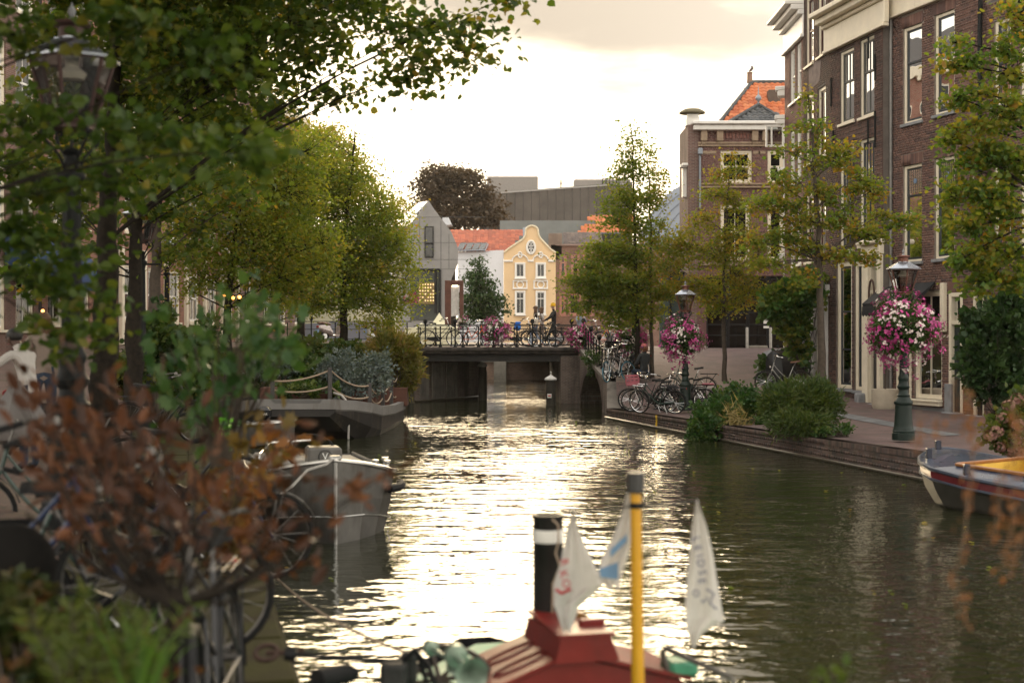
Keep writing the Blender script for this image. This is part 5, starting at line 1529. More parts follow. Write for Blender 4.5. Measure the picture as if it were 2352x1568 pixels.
m.build('wreath', M('beaded_wreath', (.06, .03, .02), .7, 0, .6, 60), ho2)
m = MB()
for q0, q1, e in ((0, .10, .10), (.10, .74, .05), (.74, .86, .14), (.86, 1.05, .34), (1.05, 1.2, .55)):
 H2.bbar(m, -.30, L2 + .25, zc2 - .12 + q0, zc2 - .12 + q1 - .003, -.06, e + .05, .02)
m.build('cornice', CREAM, ho2)
m = MB(); n2v = H2.n
a = H2.p(0, 0, 0); b = Vector((B12[0] + .12, B12[1] + .02, 0))
m.poly([a + Vector((0, 0, .3)), b + Vector((0, 0, .3)), b + Vector((0, 0, zc2)), a + Vector((0, 0, zc2))])
m.build('side_board', M('weathered_boards', (.085, .052, .042), .8, 0, .35, 2, .3), ho2)
for px, y0, y1 in ((1997, 85, 135), (2046 - 34, 125, 185), (1996, 275, 330), (2012, 255, 340), (1911, 180, 245), (1916, 300, 375)):
 m = MB(); s = H2.s(px); m.tube([H2.p(s, H2.z(px, y1), .03), H2.p(s, H2.z(px, y0), .03)], .028, 6); m.build('wall_anchor', IRON, ho2)
m = MB(); s = H2.s(1992); H2.bbar(m, s - .1, s + .16, .60, .98, .08, .34, .04); m.build('guard_stone', STONE, ho2)
H3 = Facade(H2.p(L2, 0)[:2], 3.0); L3 = H3.s(1845); rc = H3.rect
c1, c2 = (1851, 1868.5), (1878.5, 1897)
r2 = [rc(*c1, 216, 375), rc(*c2, 199, 360)]
dz = 3.15
def shift(h, d): return (h[0], h[1], h[2] + d, h[3] + d)
hol3 = [shift(h, d) for h in r2 for d in (dz, 0, -dz)]
g3 = [rc(1853, 1872, 690, 880), rc(1880, 1898, 690, 885)]
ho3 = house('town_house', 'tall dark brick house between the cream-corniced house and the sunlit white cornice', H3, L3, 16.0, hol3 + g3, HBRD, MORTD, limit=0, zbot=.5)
for h in hol3: window(ho3, H3, *h, rows=(.5,), frame=CREAM, sash=REDSASH, sillmat=CREAM, fw=.12)
for h in g3: window(ho3, H3, *h, rows=(.7,), frame=WHITE, sash=REDSASH, sillmat=STONE, fw=.12)
m = MB()
for px in (1850, 1862.5, 1875, 1888, 1901):
 s = H3.s(px); H3.bbar(m, s - .09, s + .09, .8, H3.z(px, 690) + .1, -.03, .14, .02)
H3.bbar(m, .0, L3, H3.z(1875, 690) + .1, H3.z(1875, 690) + .45, -.03, .16, .02)
m.build('shopfront', M('pale_grey_paint', (.50, .48, .46), .5, 0, .06, 3), ho3)
m = MB(); m.prism([H3.p(L3 * .35, 10.55, .012), H3.p(L3 * .75, 10.45, .012), H3.p(L3 * .78, 11.3, .012), H3.p(L3 * .3, 11.2, .012)], H3.n * -.012); m.build('patched_render', M('patch_render', (.16, .12, .11), .9, 0, .4, 4), ho3)
H4 = Facade(H3.p(L3, 0)[:2], .3); L4 = H4.s(1803); rc = H4.rect
k1, k2 = (1814.5, 1826), (1829.5, 1841)
t4 = [rc(*k1, 113, 237), rc(*k2, 98, 224)]
hol4 = [shift(h, d) for h in t4 for d in (0, -2.75, -5.5)]
zc4 = H4.z(1844, 79)
ho4 = house('town_house', 'brick house under a white cornice that catches the low light', H4, L4, zc4 + .3, hol4, M_attr('rose_brick', [(.20, .105, .085), (.16, .085, .072), (.23, .13, .105), (.13, .075, .065)], .85, .4, 60), M('rose_mortar', (.24, .19, .165), .95), limit=0, zbot=.8)
for h in hol4: window(ho4, H4, *h, rows=(.5,), frame=WHITE, sash=WHITE, sillmat=WHITE, fw=.10)
m = MB()
for q0, q1, e in ((-.12, .0, .12), (0, .62, .05), (.62, .78, .20), (.78, .95, .42), (.95, 1.08, .62)): H4.bbar(m, -.1, L4 + .12, zc4 + q0, zc4 + q1 - .003, -.05, e, .02)
m.build('cornice', WHITE, ho4)
H5 = Facade(H4.p(L4, 0)[:2], -13.0); L5 = 4.2
ho5 = house('town_house', 'narrow house with a white scrolled gable edge peeping out beyond the sunlit cornice', H5, L5, 11.2, [], MC['rose_brick'], MC['rose_mortar'], limit=0, zbot=1.2)
m = MB()
H5.bbar(m, .05, .45, 2.0, 10.2, -.02, .06, .02)
for (q, e, zz, hh) in ((.5, .34, 11.15, .16), (.5, .26, 10.95, .2), (1.2, .36, 10.15, .16), (1.2, .30, 9.98, .17), (.6, .26, 8.35, .14), (.6, .2, 8.15, .2), (.6, .24, 5.3, .2)):
 H5.bbar(m, .02, q, zz, zz + hh, -.02, e, .03)
m.build('white_trim', WHITE, ho5)
m = MB(); oY = H5.p(.12, 0).y; x0, x1 = PX(1758, oY), PX(1801, oY); z0, z1 = PZ(338, oY), PZ(287, oY)
for a in ((x0, x0 + .07, z0, z1), (x1 - .07, x1, z0, z1), (x0 + .07, x1 - .07, z1 - .08, z1), (x0 + .07, x1 - .07, z0, z0 + .08), (x0 + .19, x0 + .25, z0 + .08, z1 - .08)):
 m.bbox(((a[0] + a[1]) / 2, oY, (a[2] + a[3]) / 2), (a[1] - a[0], .05, a[3] - a[2]), .008)
cs = m.build('open_casement', WHITE, ho5)
m = MB(); m.poly([(x0 + .07, oY, z0 + .08), (x1 - .07, oY, z0 + .08), (x1 - .07, oY, z1 - .08), (x0 + .07, oY, z1 - .08)]); m.build('pane', GLASS, cs)
H0e = H1.p(0, 0)
_t0 = Facade(H0e[:2], 21); s0_ = _t0.s(2420)
H0 = Facade(_t0.p(s0_, 0)[:2], 21); L0 = -s0_ - .02
hol0 = []
for (a, b) in ((.25, .48), (.62, .88)):
 for (z0, z1) in ((1.4, 3.6), (4.6, 6.9), (8.3, 10.4)): hol0.append((L0 * a, L0 * b, z0, z1))
ho0 = house('town_house', 'brown brick house at the right edge, mostly behind the maple and creeper', H0, L0, 10.9, hol0, HBR, MORT, limit=0)
for h in hol0: window(ho0, H0, *h, rows=(.5,), cols=2, frame=CREAM, sash=DARKSASH)
m = MB(); m.prism([H0.p(0, 10.9, .12), H0.p(0, 11.02, .12), H0.p(0, 13.6, -2.4), H0.p(0, 13.5, -2.5)], H0.d * (L0 * .8)); m.build('roof_edge', LEAD, ho0)
# ================================================================== HOUSE FACING US BEYOND THE BRIDGE
Y6 = 62.0
H6 = Facade((PX(1840, Y6), Y6), 90); L6 = H6.s(1603); rc = H6.rect
zg6 = 2.08
w6 = [rc(1655, 1727, 346, 420), rc(1763, 1800, 346, 420)]
w6b = [rc(1655, 1722, 470, 598), rc(1763, 1800, 470, 598)]
gar = rc(1622, 1806, 634, 802); gar = (gar[0], gar[1], zg6, gar[3])
ho6 = house('town_house', 'ornate brick house facing the bridge, with bracketed cornice and black garage front', H6, L6, PZ(287, Y6), w6 + w6b + [gar], M_attr('plum_brick', [(.19, .095, .082), (.15, .075, .068), (.22, .12, .10), (.13, .068, .064)], .85, .4, 60, .3, .2),
             M('plum_mortar', (.25, .20, .175), .95), zbot=zg6 - .3, limit=0, group=None, back=1.5, roof=False)
for h in w6 + w6b: window(ho6, H6, *h, rows=(.52,), cols=2 if h[1] - h[0] > 1 else 1, frame=CREAM, sash=CREAM, sillmat=SAND, fw=.10, sw=.06)
m = MB(); zt = PZ(287, Y6); H6.bbar(m, -.2, L6 + .3, zt - .02, zt + .12, -.1, .45, .03); H6.bbar(m, -.2, L6 + .22, zt - .26, zt - .03, -.1, .32, .03); m.build('cornice', WHITE, ho6)
m = MB(); zz = PZ(300, Y6)
for px in (1616.5, 1653, 1733, 1757):
 s = H6.s(px); H6.bbar(m, s - .14, s + .14, PZ(325, Y6), zz, -.03, .20, .02); H6.bbar(m, s - .11, s + .11, PZ(326, Y6) - .12, PZ(325, Y6), -.03, .12, .02)
m.build('bracket', SAND, ho6)
for y0, y1, e in ((331, 326, .06), (337, 333, .10), (425, 421, .10), (432, 428, .12), (610, 604, .10)): m = MB(); H6.bbar(m, 0, L6, PZ(y0, Y6), PZ(y1, Y6), -.03, e, .01); m.build('string_course', SAND, ho6)
for px in (1620, 1637, 1738, 1750): m = MB(); s = H6.s(px); H6.bbar(m, s - .16, s + .16, PZ(354, Y6), PZ(347, Y6), -.02, .03, .01); m.build('stone_block', SAND, ho6)
m = MB()
for i in range(9):
 s = H6.s(1662 + i * 8); H6.bbar(m, s - .05, s + .05, PZ(318, Y6), PZ(306, Y6), -.02, .035, .01)
m.build('frieze_tile', M('terracotta_frieze', (.22, .10, .08), .8), ho6)
m = MB()
for h in w6:
 n = 22
 for i in range(n):
  s = h[0] - .15 + (h[1] - h[0] + .3) * (i + .5) / n; k = ((i + .5) / n - .5) * .5
  m.box(H6.p(s - k * -.15, h[3] + .26, .012), (.05, .03, .42), H6.R @ Matrix.Rotation(-k, 3, 'Y'))
m.build('flat_arch', MC['plum_brick'], ho6)["kind"] = 'stuff'
gm = MB(); s0, s1, z0, z1 = gar; o0 = -.12
for x in [s0, s0 + .02] : pass
cols6 = [1622, 1629, 1669, 1675, 1716, 1720, 1762, 1767, 1806]
for px in (1622, 1672, 1718, 1765, 1806): s = H6.s(px); H6.bbar(gm, s - .07, s + .07, z0, z1, -.16, -.02)
for py in (640, 664, 690, 718, 746, 770, 801): H6.bbar(gm, s0, s1, PZ(py, Y6) - .035, PZ(py, Y6) + .035, -.155, -.03)
gd = gm.build('garage_door', BLACKM, ho6)
cp = [1622, 1672, 1718, 1765, 1806]; rp_ = [640, 664, 690, 718, 746, 770, 801]
for a, b in zip(cp, cp[1:]):
 for c, d in zip(rp_, rp_[1:]):
  m = MB(); sa, sb = sorted((H6.s(a), H6.s(b))); m.poly([H6.p(sa, PZ(d, Y6), -.09), H6.p(sb, PZ(d, Y6), -.09), H6.p(sb, PZ(c, Y6), -.09), H6.p(sa, PZ(c, Y6), -.09)])
  m.build('pane', M_glass('garage_glass', (.10, .10, .11), .08, .1, .02), gd)
m = MB(); m.poly([H6.p(s0, z0, -.8), H6.p(s1, z0, -.8), H6.p(s1, z1, -.8), H6.p(s0, z1, -.8)]); m.build('dark_room', DARKROOM, gd)
m = MB(); m.box(H6.p(H6.s(1760), PZ(738, Y6), .01), (.24, .02, .20), H6.R); m.box(H6.p(H6.s(1760), PZ(751, Y6), .01), (.24, .02, .10), H6.R); m.build('notice', WHITE, ho6)
m = MB(); H6.bbar(m, H6.s(1622), H6.s(1602), zg6, PZ(634, Y6), -.1, .06); m.build('brick_pier', MC['plum_brick'], ho6)
m = MB(); ca = PX(1580, Y6 - .05); cb = PX(1604, Y6 - .05); F6 = Facade((cb, Y6 - .05), 90)
wall_sheet(m, F6, 0, cb - ca, zg6, PZ(287, Y6), []); m.poly([(ca, Y6 - .05, zg6), (ca, Y6 + 3, zg6), (ca, Y6 + 3, PZ(287, Y6)), (ca, Y6 - .05, PZ(287, Y6))], [(0, 0), (3, 0), (3, 10), (0, 10)])
m.build('chimney_breast', M_brick('flank_brick', (.17, .085, .07), (.12, .065, .055), (.22, .18, .155), stain=((.09, .06, .055), .8, .5)), ho6)
m = MB(); zc = PZ(287, Y6); cx = (ca + cb) / 2 + .02
m.lathe([(.42, zc), (.42, zc + .25), (.36, zc + .42), (.36, zc + .5)], 4, (cx, Y6 + .4, 0), a0=math.pi / 4); st = m.build('chimney_stack', WHITE, ho6)
m = MB(); m.lathe([(.30, zc + .50), (.12, zc + .52), (.58, zc + .56), (.56, zc + .62), (.35, zc + .74), (.0, zc + .78)], 16, (cx, Y6 + .4, 0)); m.build('cowl', M('mossy_cowl', (.14, .12, .07), .85, 0, .35, 6), st, smooth=True)
m = MB(); m.bbox((PX(1607, Y6), Y6 - .2, PZ(349, Y6)), (.2, .2, .28), .03); m.tube([(PX(1607, Y6), Y6 - .12, PZ(356, Y6)), (PX(1607, Y6), Y6 - .12, PZ(480, Y6))], .05, 6); m.build('rain_hopper', LEAD, ho6)
OT = M_attr('orange_pantile', [(.46, .125, .045), (.52, .16, .06), (.38, .10, .04), (.55, .20, .085), (.42, .12, .05)], .7, .3, 40, .3, .2, 1.5, ((.24, .12, .08), 1.5, .58))
DT = M_attr('dark_pantile', [(.055, .058, .062), (.075, .078, .082), (.042, .045, .05), (.09, .09, .088)], .6, .3, 40, .4, .25, 1.5, ((.07, .06, .035), 2, .55))
ze = PZ(284, 64.5)
e0, e1 = Vector((PX(1652, 64.5), 64.5, ze)), Vector((PX(1652, 64.5) + 6.6, 64.5, ze)); r0, r1 = Vector((PX(1727, 68), 68, PZ(191, 68))), Vector((PX(1727, 68) + 4.2, 68, PZ(191, 68)))
r0x = (r0.x - e0.x) / (e1.x - e0.x)
up_ = Vector((0, r0.y - e0.y, r0.z - e0.z))
tile_slope(ho6, e0, e1, e1 + up_, e0 + up_, OT, keep=lambda u, v: u > v * r0x)
m = MB(); hp = e0 - Vector((.05, 0, 0))
nn = 16
for i in range(nn):
 a, b = e0.lerp(r0, i / nn), e0.lerp(r0, (i + 1.12) / nn); m.tube([a, b + Vector((0, 0, .03))], [.12, .10], 6)
for i in range(14):
 a = r0 + Vector((i * .3, 0, .03)); m.tube([a, a + Vector((.33, 0, .02))], [.11, .10], 6)
m.build('ridge_tile', DT, ho6)["kind"] = 'stuff'
m = MB(); m.poly([e0 + Vector((0, 0, -.03)), r0, Vector((e0.x + .4, 71, ze))]); m.poly([e0 - Vector((0, 0, .04)), e1 - Vector((0, 0, .04)), r1, r0]); m.build('roof_boarding', M('dark_roof_tile', (.06, .055, .055), .8), ho6)
m = MB(); m.lathe([(.14, r0.z), (.12, r0.z + .45), (.16, r0.z + .48), (.10, r0.z + .52)], 8, (r0.x - .1, 68, 0)); m.build('chimney_pot', M('clay_pot', (.26, .16, .11), .85), ho6, smooth=True)
bird = thing('bird', 'small bird perched on the chimney pot of the orange roof', 'bird', (r0.x - .02, 68, r0.z + .55))
m = MB(); m.tube([Vector((r0.x - .14, 68, r0.z + .55)), Vector((r0.x - .04, 68, r0.z + .62)), Vector((r0.x + .03, 68, r0.z + .72)), Vector((r0.x + .0, 68, r0.z + .80)), Vector((r0.x + .06, 68, r0.z + .80))], [.02, .07, .07, .045, .01], 7); m.build('body', M('bird_feathers', (.12, .10, .10), .8), bird, smooth=True)
ap = Vector((PX(1742, 64.2), 64.2, PZ(243, 64.2))); b0, b1 = Vector((PX(1671, 62.3), 62.3, PZ(285, 62.3))), Vector((PX(1813, 62.3), 62.3, PZ(285, 62.3)))
upd = Vector((0, ap.y - b0.y, ap.z - b0.z)); um = (ap.x - b0.x) / (b1.x - b0.x)
tile_slope(ho6, b0, b1, b1 + upd, b0 + upd, DT, keep=lambda u, v: abs(u - um) < (1 - v) * .52, tw=.24, th=.32)
m = MB()
for q in (b0, b1):
 for i in range(9): a, b = q.lerp(ap, i / 9), q.lerp(ap, (i + 1.12) / 9); m.tube([a + Vector((0, 0, .03)), b + Vector((0, 0, .06))], [.10, .085], 6)
m.poly([b0 - Vector((0, 0, .05)), b1 - Vector((0, 0, .05)), ap - Vector((0, 0, .03))]); m.build('hip_tile', DT, ho6)["kind"] = 'stuff'
m = MB(); m.lathe([(.16, 0), (.10, .08), (.04, .14), (.05, .2), (.13, .28), (.14, .36), (.09, .44), (.03, .5), (.025, .7), (0, .95)], 10, ap); m.build('finial', LEAD, ho6, smooth=True)
m = MB(); m.bbox((PX(1777, 66.5), 66.5, PZ(240, 66.5)), (.55, .5, 1.3), .02); m.build('roof_chimney', M_attr('chimney_brick', [(.13, .10, .08), (.10, .075, .065)], .9), ho6)
m = MB(); m.tube([(PX(1561, 63), 62, PZ(378, 62)), (PX(1580, 62), 62, PZ(378, 62))], .07, 6); m.bbox((PX(1570, 62.5), 62.5, PZ(382, 62.5)), (.34, .5, .14), .02); m.bbox((PX(1572, 62.6), 62.6, PZ(420, 62.6)), (.2, .4, 1.3), .02); m.build('side_gutter', WHITE, ho6)
for px in (1603, 1716, 1770):
 t = thing('bollard', {1603: 'pale post beside the brick pier of the garage front', 1716: 'pale post in front of the garage, left of the two in the middle', 1770: 'pale post in front of the garage, next to the creeper'}[px], 'bollard', (PX(px, 60.5), 60.5, 2.1), 'pale posts before the garage')
 m = MB(); m.lathe([(.06, 2.08), (.06, 2.98), (.05, 3.02), (0, 3.03)], 8, (PX(px, 60.5), 60.5, 0)); m.build('post', M('pale_post', (.42, .40, .36), .7), t, smooth=True)
t = thing('low_barrier', 'low pale concrete block lying before the black garage front', 'kerb block', (PX(1741, 61), 61, 2.1))
m = MB(); m.bbox((PX(1741, 61), 61, 2.17), (.8, .25, .16), .03); m.build('block', MC['pale_concrete'], t)
ga = thing('gateway', 'dark gateway with a grey-green panel left of the garage pier, behind the flower basket', 'gate', (PX(1570, 63), 63, 2.1))
m = MB(); m.box((PX(1566, 63.5), 63.5, 3.6), (2.0, .1, 3.6)); m.build('gate_panel', M('grey_green_panel', (.05, .075, .068), .7, 0, .3, 3), ga)
m = MB(); m.box((PX(1598, 63.2), 63.2, 3.6), (.1, .12, 3.6)); m.box((PX(1540, 63.2), 63.2, 3.6), (.1, .12, 3.6)); m.box((PX(1568, 63.2), 63.2, 5.45), (1.2, .12, .14)); m.build('gate_post', BLACKM, ga)
# ================================================================== FAR SIDE OF THE BRIDGE
YY = 122.0
yh = thing('gable_house', 'apricot-yellow house with a white-trimmed bell gable and round window beyond the bridge', 'house', (PX(1216, YY), YY, 1.13))
APR = M('apricot_plaster', (.72, .51, .29), .8, 0, .06, .6, dirt=((.50, .36, .22), .8, .64))
hw = (PX(1276, YY) - PX(1157, YY))
FY = Facade((PX(1276, YY), YY), 90)
def q4(x, y): return (780.9 + x * .33592, 349.1 + y * .33592)
prof = [(1120, 1300), (1120, 690), (1150, 665), (1252, 598), (1266, 575), (1270, 530), (1285, 514), (1310, 506), (1335, 512), (1352, 528), (1358, 572), (1372, 595), (1440, 668), (1475, 690), (1475, 1300)]
pp = [P(*q4(x, y), YY) for x, y in prof]
m = MB(); m.prism(pp[::-1], (0, .4, 0)); m.build('wall', APR, yh)
m = MB()
for a, b in zip(pp[1:-1], pp[2:-1]): m.tube([a + Vector((0, -.05, .03)), b + Vector((0, -.05, .03))], .08, 5)
m.build('gable_coping', M('cream_stucco', (.70, .60, .42), .7), yh)
xs = {'a': (1195, 1268), 'b': (1337, 1408)}
for x0, x1 in xs.values():
 pa, pb = q4(x0, 755)[0], q4(x1, 755)[0]
 h = (*sorted((FY.s(pa), FY.s(pb))), PZ(q4(0, 862)[1], YY), PZ(q4(0, 755)[1], YY))
 F2 = Facade((FY.O.x, YY - .16), 90)
 window(yh, F2, *h, rows=(), cols=2, frame=WHITE, sash=WHITE, fw=.12, sw=.06, sillmat=WHITE, room=False, pane_mat=M('dark_glass', (.03, .03, .03), .08, 0, .2, 2))
 h2 = (h[0], h[1], PZ(q4(0, 1112)[1], YY), PZ(q4(0, 948)[1], YY))
 window(yh, F2, *h2, rows=(.70,), cols=2, frame=WHITE, sash=WHITE, fw=.12, sw=.06, sillmat=WHITE, room=False, pane_mat=MC['dark_glass'])
 s0, s1 = h[0] - .18, h[1] + .18
 m = MB(); FY.bbar(m, s0, s1, PZ(q4(0, 884)[1], YY), PZ(q4(0, 876)[1], YY), 0, .14); FY.bbar(m, s0, s1, PZ(q4(0, 938)[1], YY), PZ(q4(0, 928)[1], YY), 0, .14); FY.bbar(m, s0, s0 + .12, PZ(q4(0, 930)[1], YY), PZ(q4(0, 882)[1], YY), 0, .10); FY.bbar(m, s1 - .12, s1, PZ(q4(0, 930)[1], YY), PZ(q4(0, 882)[1], YY), 0, .10)
 c = FY.p((s0 + s1) / 2, PZ(q4(0, 906)[1], YY), .06); m.tube([c + Vector((.28 * math.cos(a), 0, .28 * math.sin(a))) for a in [i * math.pi / 8 for i in range(16)]], .06, 5, closed=True)
 zc = PZ(q4(0, 748)[1], YY); cen = FY.p((s0 + s1) / 2, zc, .05); rr = (s1 - s0) / 2 + .06
 m.tube([cen + Vector((rr * math.cos(a), 0, rr * .85 * math.sin(a))) for a in [i * math.pi / 12 for i in range(13)]], .06, 5)
 c = cen + Vector((0, -.02, .56)); m.tube([c + Vector((.16 * math.cos(a), 0, .24 * math.sin(a))) for a in [i * math.pi / 8 for i in range(16)]], .06, 5, closed=True)
 m.build('stucco_panel', WHITE, yh)
zz = PZ(q4(0, 746)[1], YY)
for sa, sb in ((0, FY.s(q4(1425, 0)[0])), (FY.s(q4(1325, 0)[0]), FY.s(q4(1285, 0)[0])), (FY.s(q4(1182, 0)[0]), hw)): m = MB(); FY.bbar(m, sa, sb, zz - .06, zz + .10, 0, .12); m.build('string_course', WHITE, yh)
c = P(*q4(1306, 652), YY) + Vector((0, -.06, 0))
m = MB(); m.tube([c + Vector((.35 * math.cos(a), 0, .55 * math.sin(a))) for a in [i * math.pi / 12 for i in range(24)]], .09, 6, closed=True)
ov = m.build('round_window', WHITE, yh)
m = MB(); m.poly([c + Vector((.33 * math.cos(a), .02, .53 * math.sin(a))) for a in [i * math.pi / 12 for i in range(24)]]); m.build('pane', MC['dark_glass'], ov)
m = MB()
for i in range(6):
 a = i * math.pi / 3; e = c + Vector((.18 * math.cos(a), -.02, .28 * math.sin(a))); m.tube([e + Vector((.12 * math.cos(b), 0, .16 * math.sin(b))) for b in [k * math.pi / 5 for k in range(10)]], .022, 4, closed=True)
m.build('tracery', WHITE, ov)
wl_ = q4(812, 0)[0]
m = MB(); yb = YY + 9.0
A = P(*q4(1118, 1300), YY); B = P(*q4(812, 1300), YY - 1.0)
m.prism([P(*q4(1119, 1300), YY + .1), P(*q4(1119, 670), YY + .1), P(*q4(806, 682), YY + .4), P(*q4(806, 1300), YY + .4)], (0, .3, 0)); m.build('flank_wall', M('white_plaster', (.66, .66, .68), .8, 0, .05, .5, dirt=((.45, .45, .46), .7, .66)), yh)
RT = M_attr('red_pantile', [(.40, .115, .065), (.46, .15, .085), (.33, .095, .06), (.37, .12, .075), (.28, .09, .06)], .75, .3, 40, .3, .2, 1.0, ((.20, .10, .07), 1.2, .60))
ea, eb = P(*q4(806, 682), YY + .2), P(*q4(1140, 668), YY + .2)
rb_ = P(*q4(1262, 512), YY + 5.5); ra_ = P(*q4(740, 530), YY + 5.5)
W_ = eb.x - ea.x
tile_slope(yh, Vector((ea.x - 1.5, YY + .2, ea.z)), Vector((eb.x, YY + .2, ea.z)), Vector((eb.x, YY + 5.5, rb_.z - .3)), Vector((ea.x - 1.5, YY + 5.5, rb_.z - .3)), RT, limit=0, tw=.34, th=.40)
x2, x3 = eb.x, P(*q4(1262, 512), YY + 5.5).x
m = MB(); nT = 12
tile_slope(yh, Vector((x2, YY + .2, ea.z)), Vector((x3 + .2, YY + .2, ea.z)), Vector((x3 + .2, YY + 5.5, rb_.z - .3)), Vector((x2, YY + 5.5, rb_.z - .3)), RT, limit=0, tw=.34, th=.40, keep=lambda u, v: u < v * 1.02)
m = MB(); m.prism([P(*q4(1140, 665), YY + .05), P(*q4(1252, 588), YY + .05), P(*q4(1250, 520), YY + .6), P(*q4(1285, 506), YY + .6), P(*q4(1268, 575), YY + .05), P(*q4(1262, 605), YY + .05), P(*q4(1160, 672), YY + .05)], (0, .3, 0)); m.build('lead_flashing', LEAD, yh)
m = MB()
for i, xx in enumerate((800, 852, 900, 945)):
 a, b, c_, d = P(*q4(xx + (0 if i else 10), 678), YY + .1), P(*q4(xx + 42, 674), YY + .1), P(*q4(xx + 66, 630), YY + 1.4), P(*q4(xx + 22, 634), YY + 1.4)
 e = Vector((0, -.25, .12)); m.poly([a + e, b + e, c_ + e, d + e])
sky_ = m.build('skylight', M('skylight_glass', (.05, .06, .07), .12, 0, .2, 2), yh)
m = MB()
for xx in (800, 852, 900, 945, 990): m.tube([P(*q4(xx - 2, 678), YY - .25), P(*q4(xx + 22, 630), YY + 1.2)], .06, 4)
m.tube([P(*q4(800, 676), YY - .25), P(*q4(990, 670), YY - .25)], .06, 4); m.tube([P(*q4(822, 632), YY + 1.2), P(*q4(972, 626), YY + 1.2)], .06, 4)
m.build('glazing_bar', LEAD, sky_)
YG = 110.0
gh = thing('gable_house', 'modern grey concrete house with a steep gable and a tall slit window', 'house', (PX(970, YG), YG, 1.13))
gp = [(420, 1300), (420, 560), (530, 432), (600, 334), (608, 334), (640, 385), (760, 545), (800, 640), (808, 660), (805, 760), (760, 870), (720, 1300)]
CONC = M('board_marked_concrete', (.235, .225, .215), .8, 0, .14, .7, .25, 8, dirt=((.16, .15, .145), .9, .55))
m = MB(); m.prism([P(*q4(x, y), YG) for x, y in gp][::-1], (0, .4, 0)); m.build('wall', CONC, gh)
m = MB(); m.prism([P(*q4(480, 1150), YG - .06), P(*q4(480, 805), YG - .06), P(*q4(684, 805), YG - .06), P(*q4(684, 1150), YG - .06)][::-1], (0, .05, 0)); gw = m.build('shop_window', M('shop_glass', (.040, .045, .040), .10, 0, .5, .4), gh)
m = MB()
for a, b in (((480, 805), (684, 805)), ((684, 805), (684, 1150)), ((655, 810), (655, 1100))): m.tube([P(*q4(*a), YG - .1), P(*q4(*b), YG - .1)], .10, 4)
m.build('window_frame', BLACKM, gw)
m = MB(); m.bbox(P(*q4(590, 965), YG - .16), (1.25, .06, 1.7), .02); m.build('light_board', M('ochre_board', (.17, .115, .045), .7), gw)
for i in range(6):
 for j in range(6):
  if (i + j) % 7 == 6: continue
  m = MB(); m.ball(P(*q4(548 + i * 18, 905 + j * 22), YG - .22), .06, 6, 4); m.build('bulb', M_emit('warm_bulb', (1.0, .66, .30), .55), gw)
m = MB(); m.prism([P(*q4(578, 722), YG - .1), P(*q4(578, 508), YG - .1), P(*q4(640, 508), YG - .1), P(*q4(640, 722), YG - .1)][::-1], (0, .12, 0)); sw_ = m.build('slit_window', BLACKM, gh)
m = MB(); m.poly([P(*q4(586, 712), YG - .12), P(*q4(632, 712), YG - .12), P(*q4(632, 516), YG - .12), P(*q4(586, 516), YG - .12)]); m.build('pane', MC['dark_glass'], sw_)
m = MB(); m.tube([P(*q4(582, 625), YG - .15), P(*q4(638, 625), YG - .15)], .07, 4); m.build('glazing_bar', BLACKM, sw_)
m = MB()
for (y) in (445, 620, 735, 800): m.box(P(*q4(690, y), YG - .005), (7.0, .02, .03))
for x, y0, y1 in ((690, 470, 800), (745, 560, 800), (545, 445, 800)): m.tube([P(*q4(x, y0), YG - .005), P(*q4(x, y1), YG - .005)], .018, 4)
m.build('panel_joint', M('joint_shadow_gap', (.10, .10, .10), .9), gh)
m = MB(); m.prism([P(*q4(470, 470), YG + .4), P(*q4(600, 336), YG + .4), P(*q4(540, 345), YG + 6), P(*q4(380, 480), YG + 6)], (0, 0, -.1)); m.build('roof', M('metal_roof', (.35, .38, .44), .35, .5, .1, 1), gh)
m = MB(); m.prism([P(*q4(700, 470), YG + 1), P(*q4(700, 450), YG + 1), P(*q4(742, 448), YG + 1), P(*q4(764, 495), YG + 1), P(*q4(730, 500), YG + 1)][::-1], (0, 2, 0)); m.build('rooflight', M('rooflight_zinc', (.62, .63, .66), .4, .3, .1, 2), gh)
YR = 126.0
bh = thing('brick_house', 'brown brick house with pink-framed windows right of the yellow gable house', 'house', (PX(1330, YR), YR, 1.13))
m = MB(); FB = Facade((PX(1585, YR), YR), 90)
whs = []
for x0, x1 in ((1500, 1545), (1560, 1650), (1665, 1735)):
 whs.append((*sorted((FB.s(q4(x0, 0)[0]), FB.s(q4(x1, 0)[0]))), PZ(q4(0, 1115)[1], YR), PZ(q4(0, 960)[1], YR)))
for x0, x1 in ((1500, 1550), (1580, 1640), (1660, 1720)):
 whs.append((*sorted((FB.s(q4(x0, 0)[0]), FB.s(q4(x1, 0)[0]))), PZ(q4(0, 860)[1], YR), PZ(q4(0, 700)[1], YR)))
wall_sheet(m, FB, 0, FB.s(1266), 1.1, PZ(q4(0, 635)[1], YR), whs)
m.build('wall', M_brick('brown_brick', (.22, .105, .075), (.17, .08, .06), (.20, .15, .12)), bh)
PINKF = M('faded_pink_frame', (.40, .18, .135), .6)
for h in whs: window(bh, FB, *h, rows=(.68,), cols=2 if h[1] - h[0] > 1.8 else 1, topcols=4, frame=PINKF, sash=PINKF, fw=.14, sw=.08, sillmat=PINKF)
m = MB(); m.prism([P(*q4(1475, 640), YR - .2), P(*q4(1840, 640), YR - .2), P(*q4(1840, 625), YR + .2), P(*q4(1475, 628), YR + .2)], (0, .5, 0)); m.build('parapet', M('brown_coping', (.15, .09, .07), .8), bh)
za, zb2 = P(*q4(1530, 625), YR + 1), P(*q4(1800, 625), YR + 1)
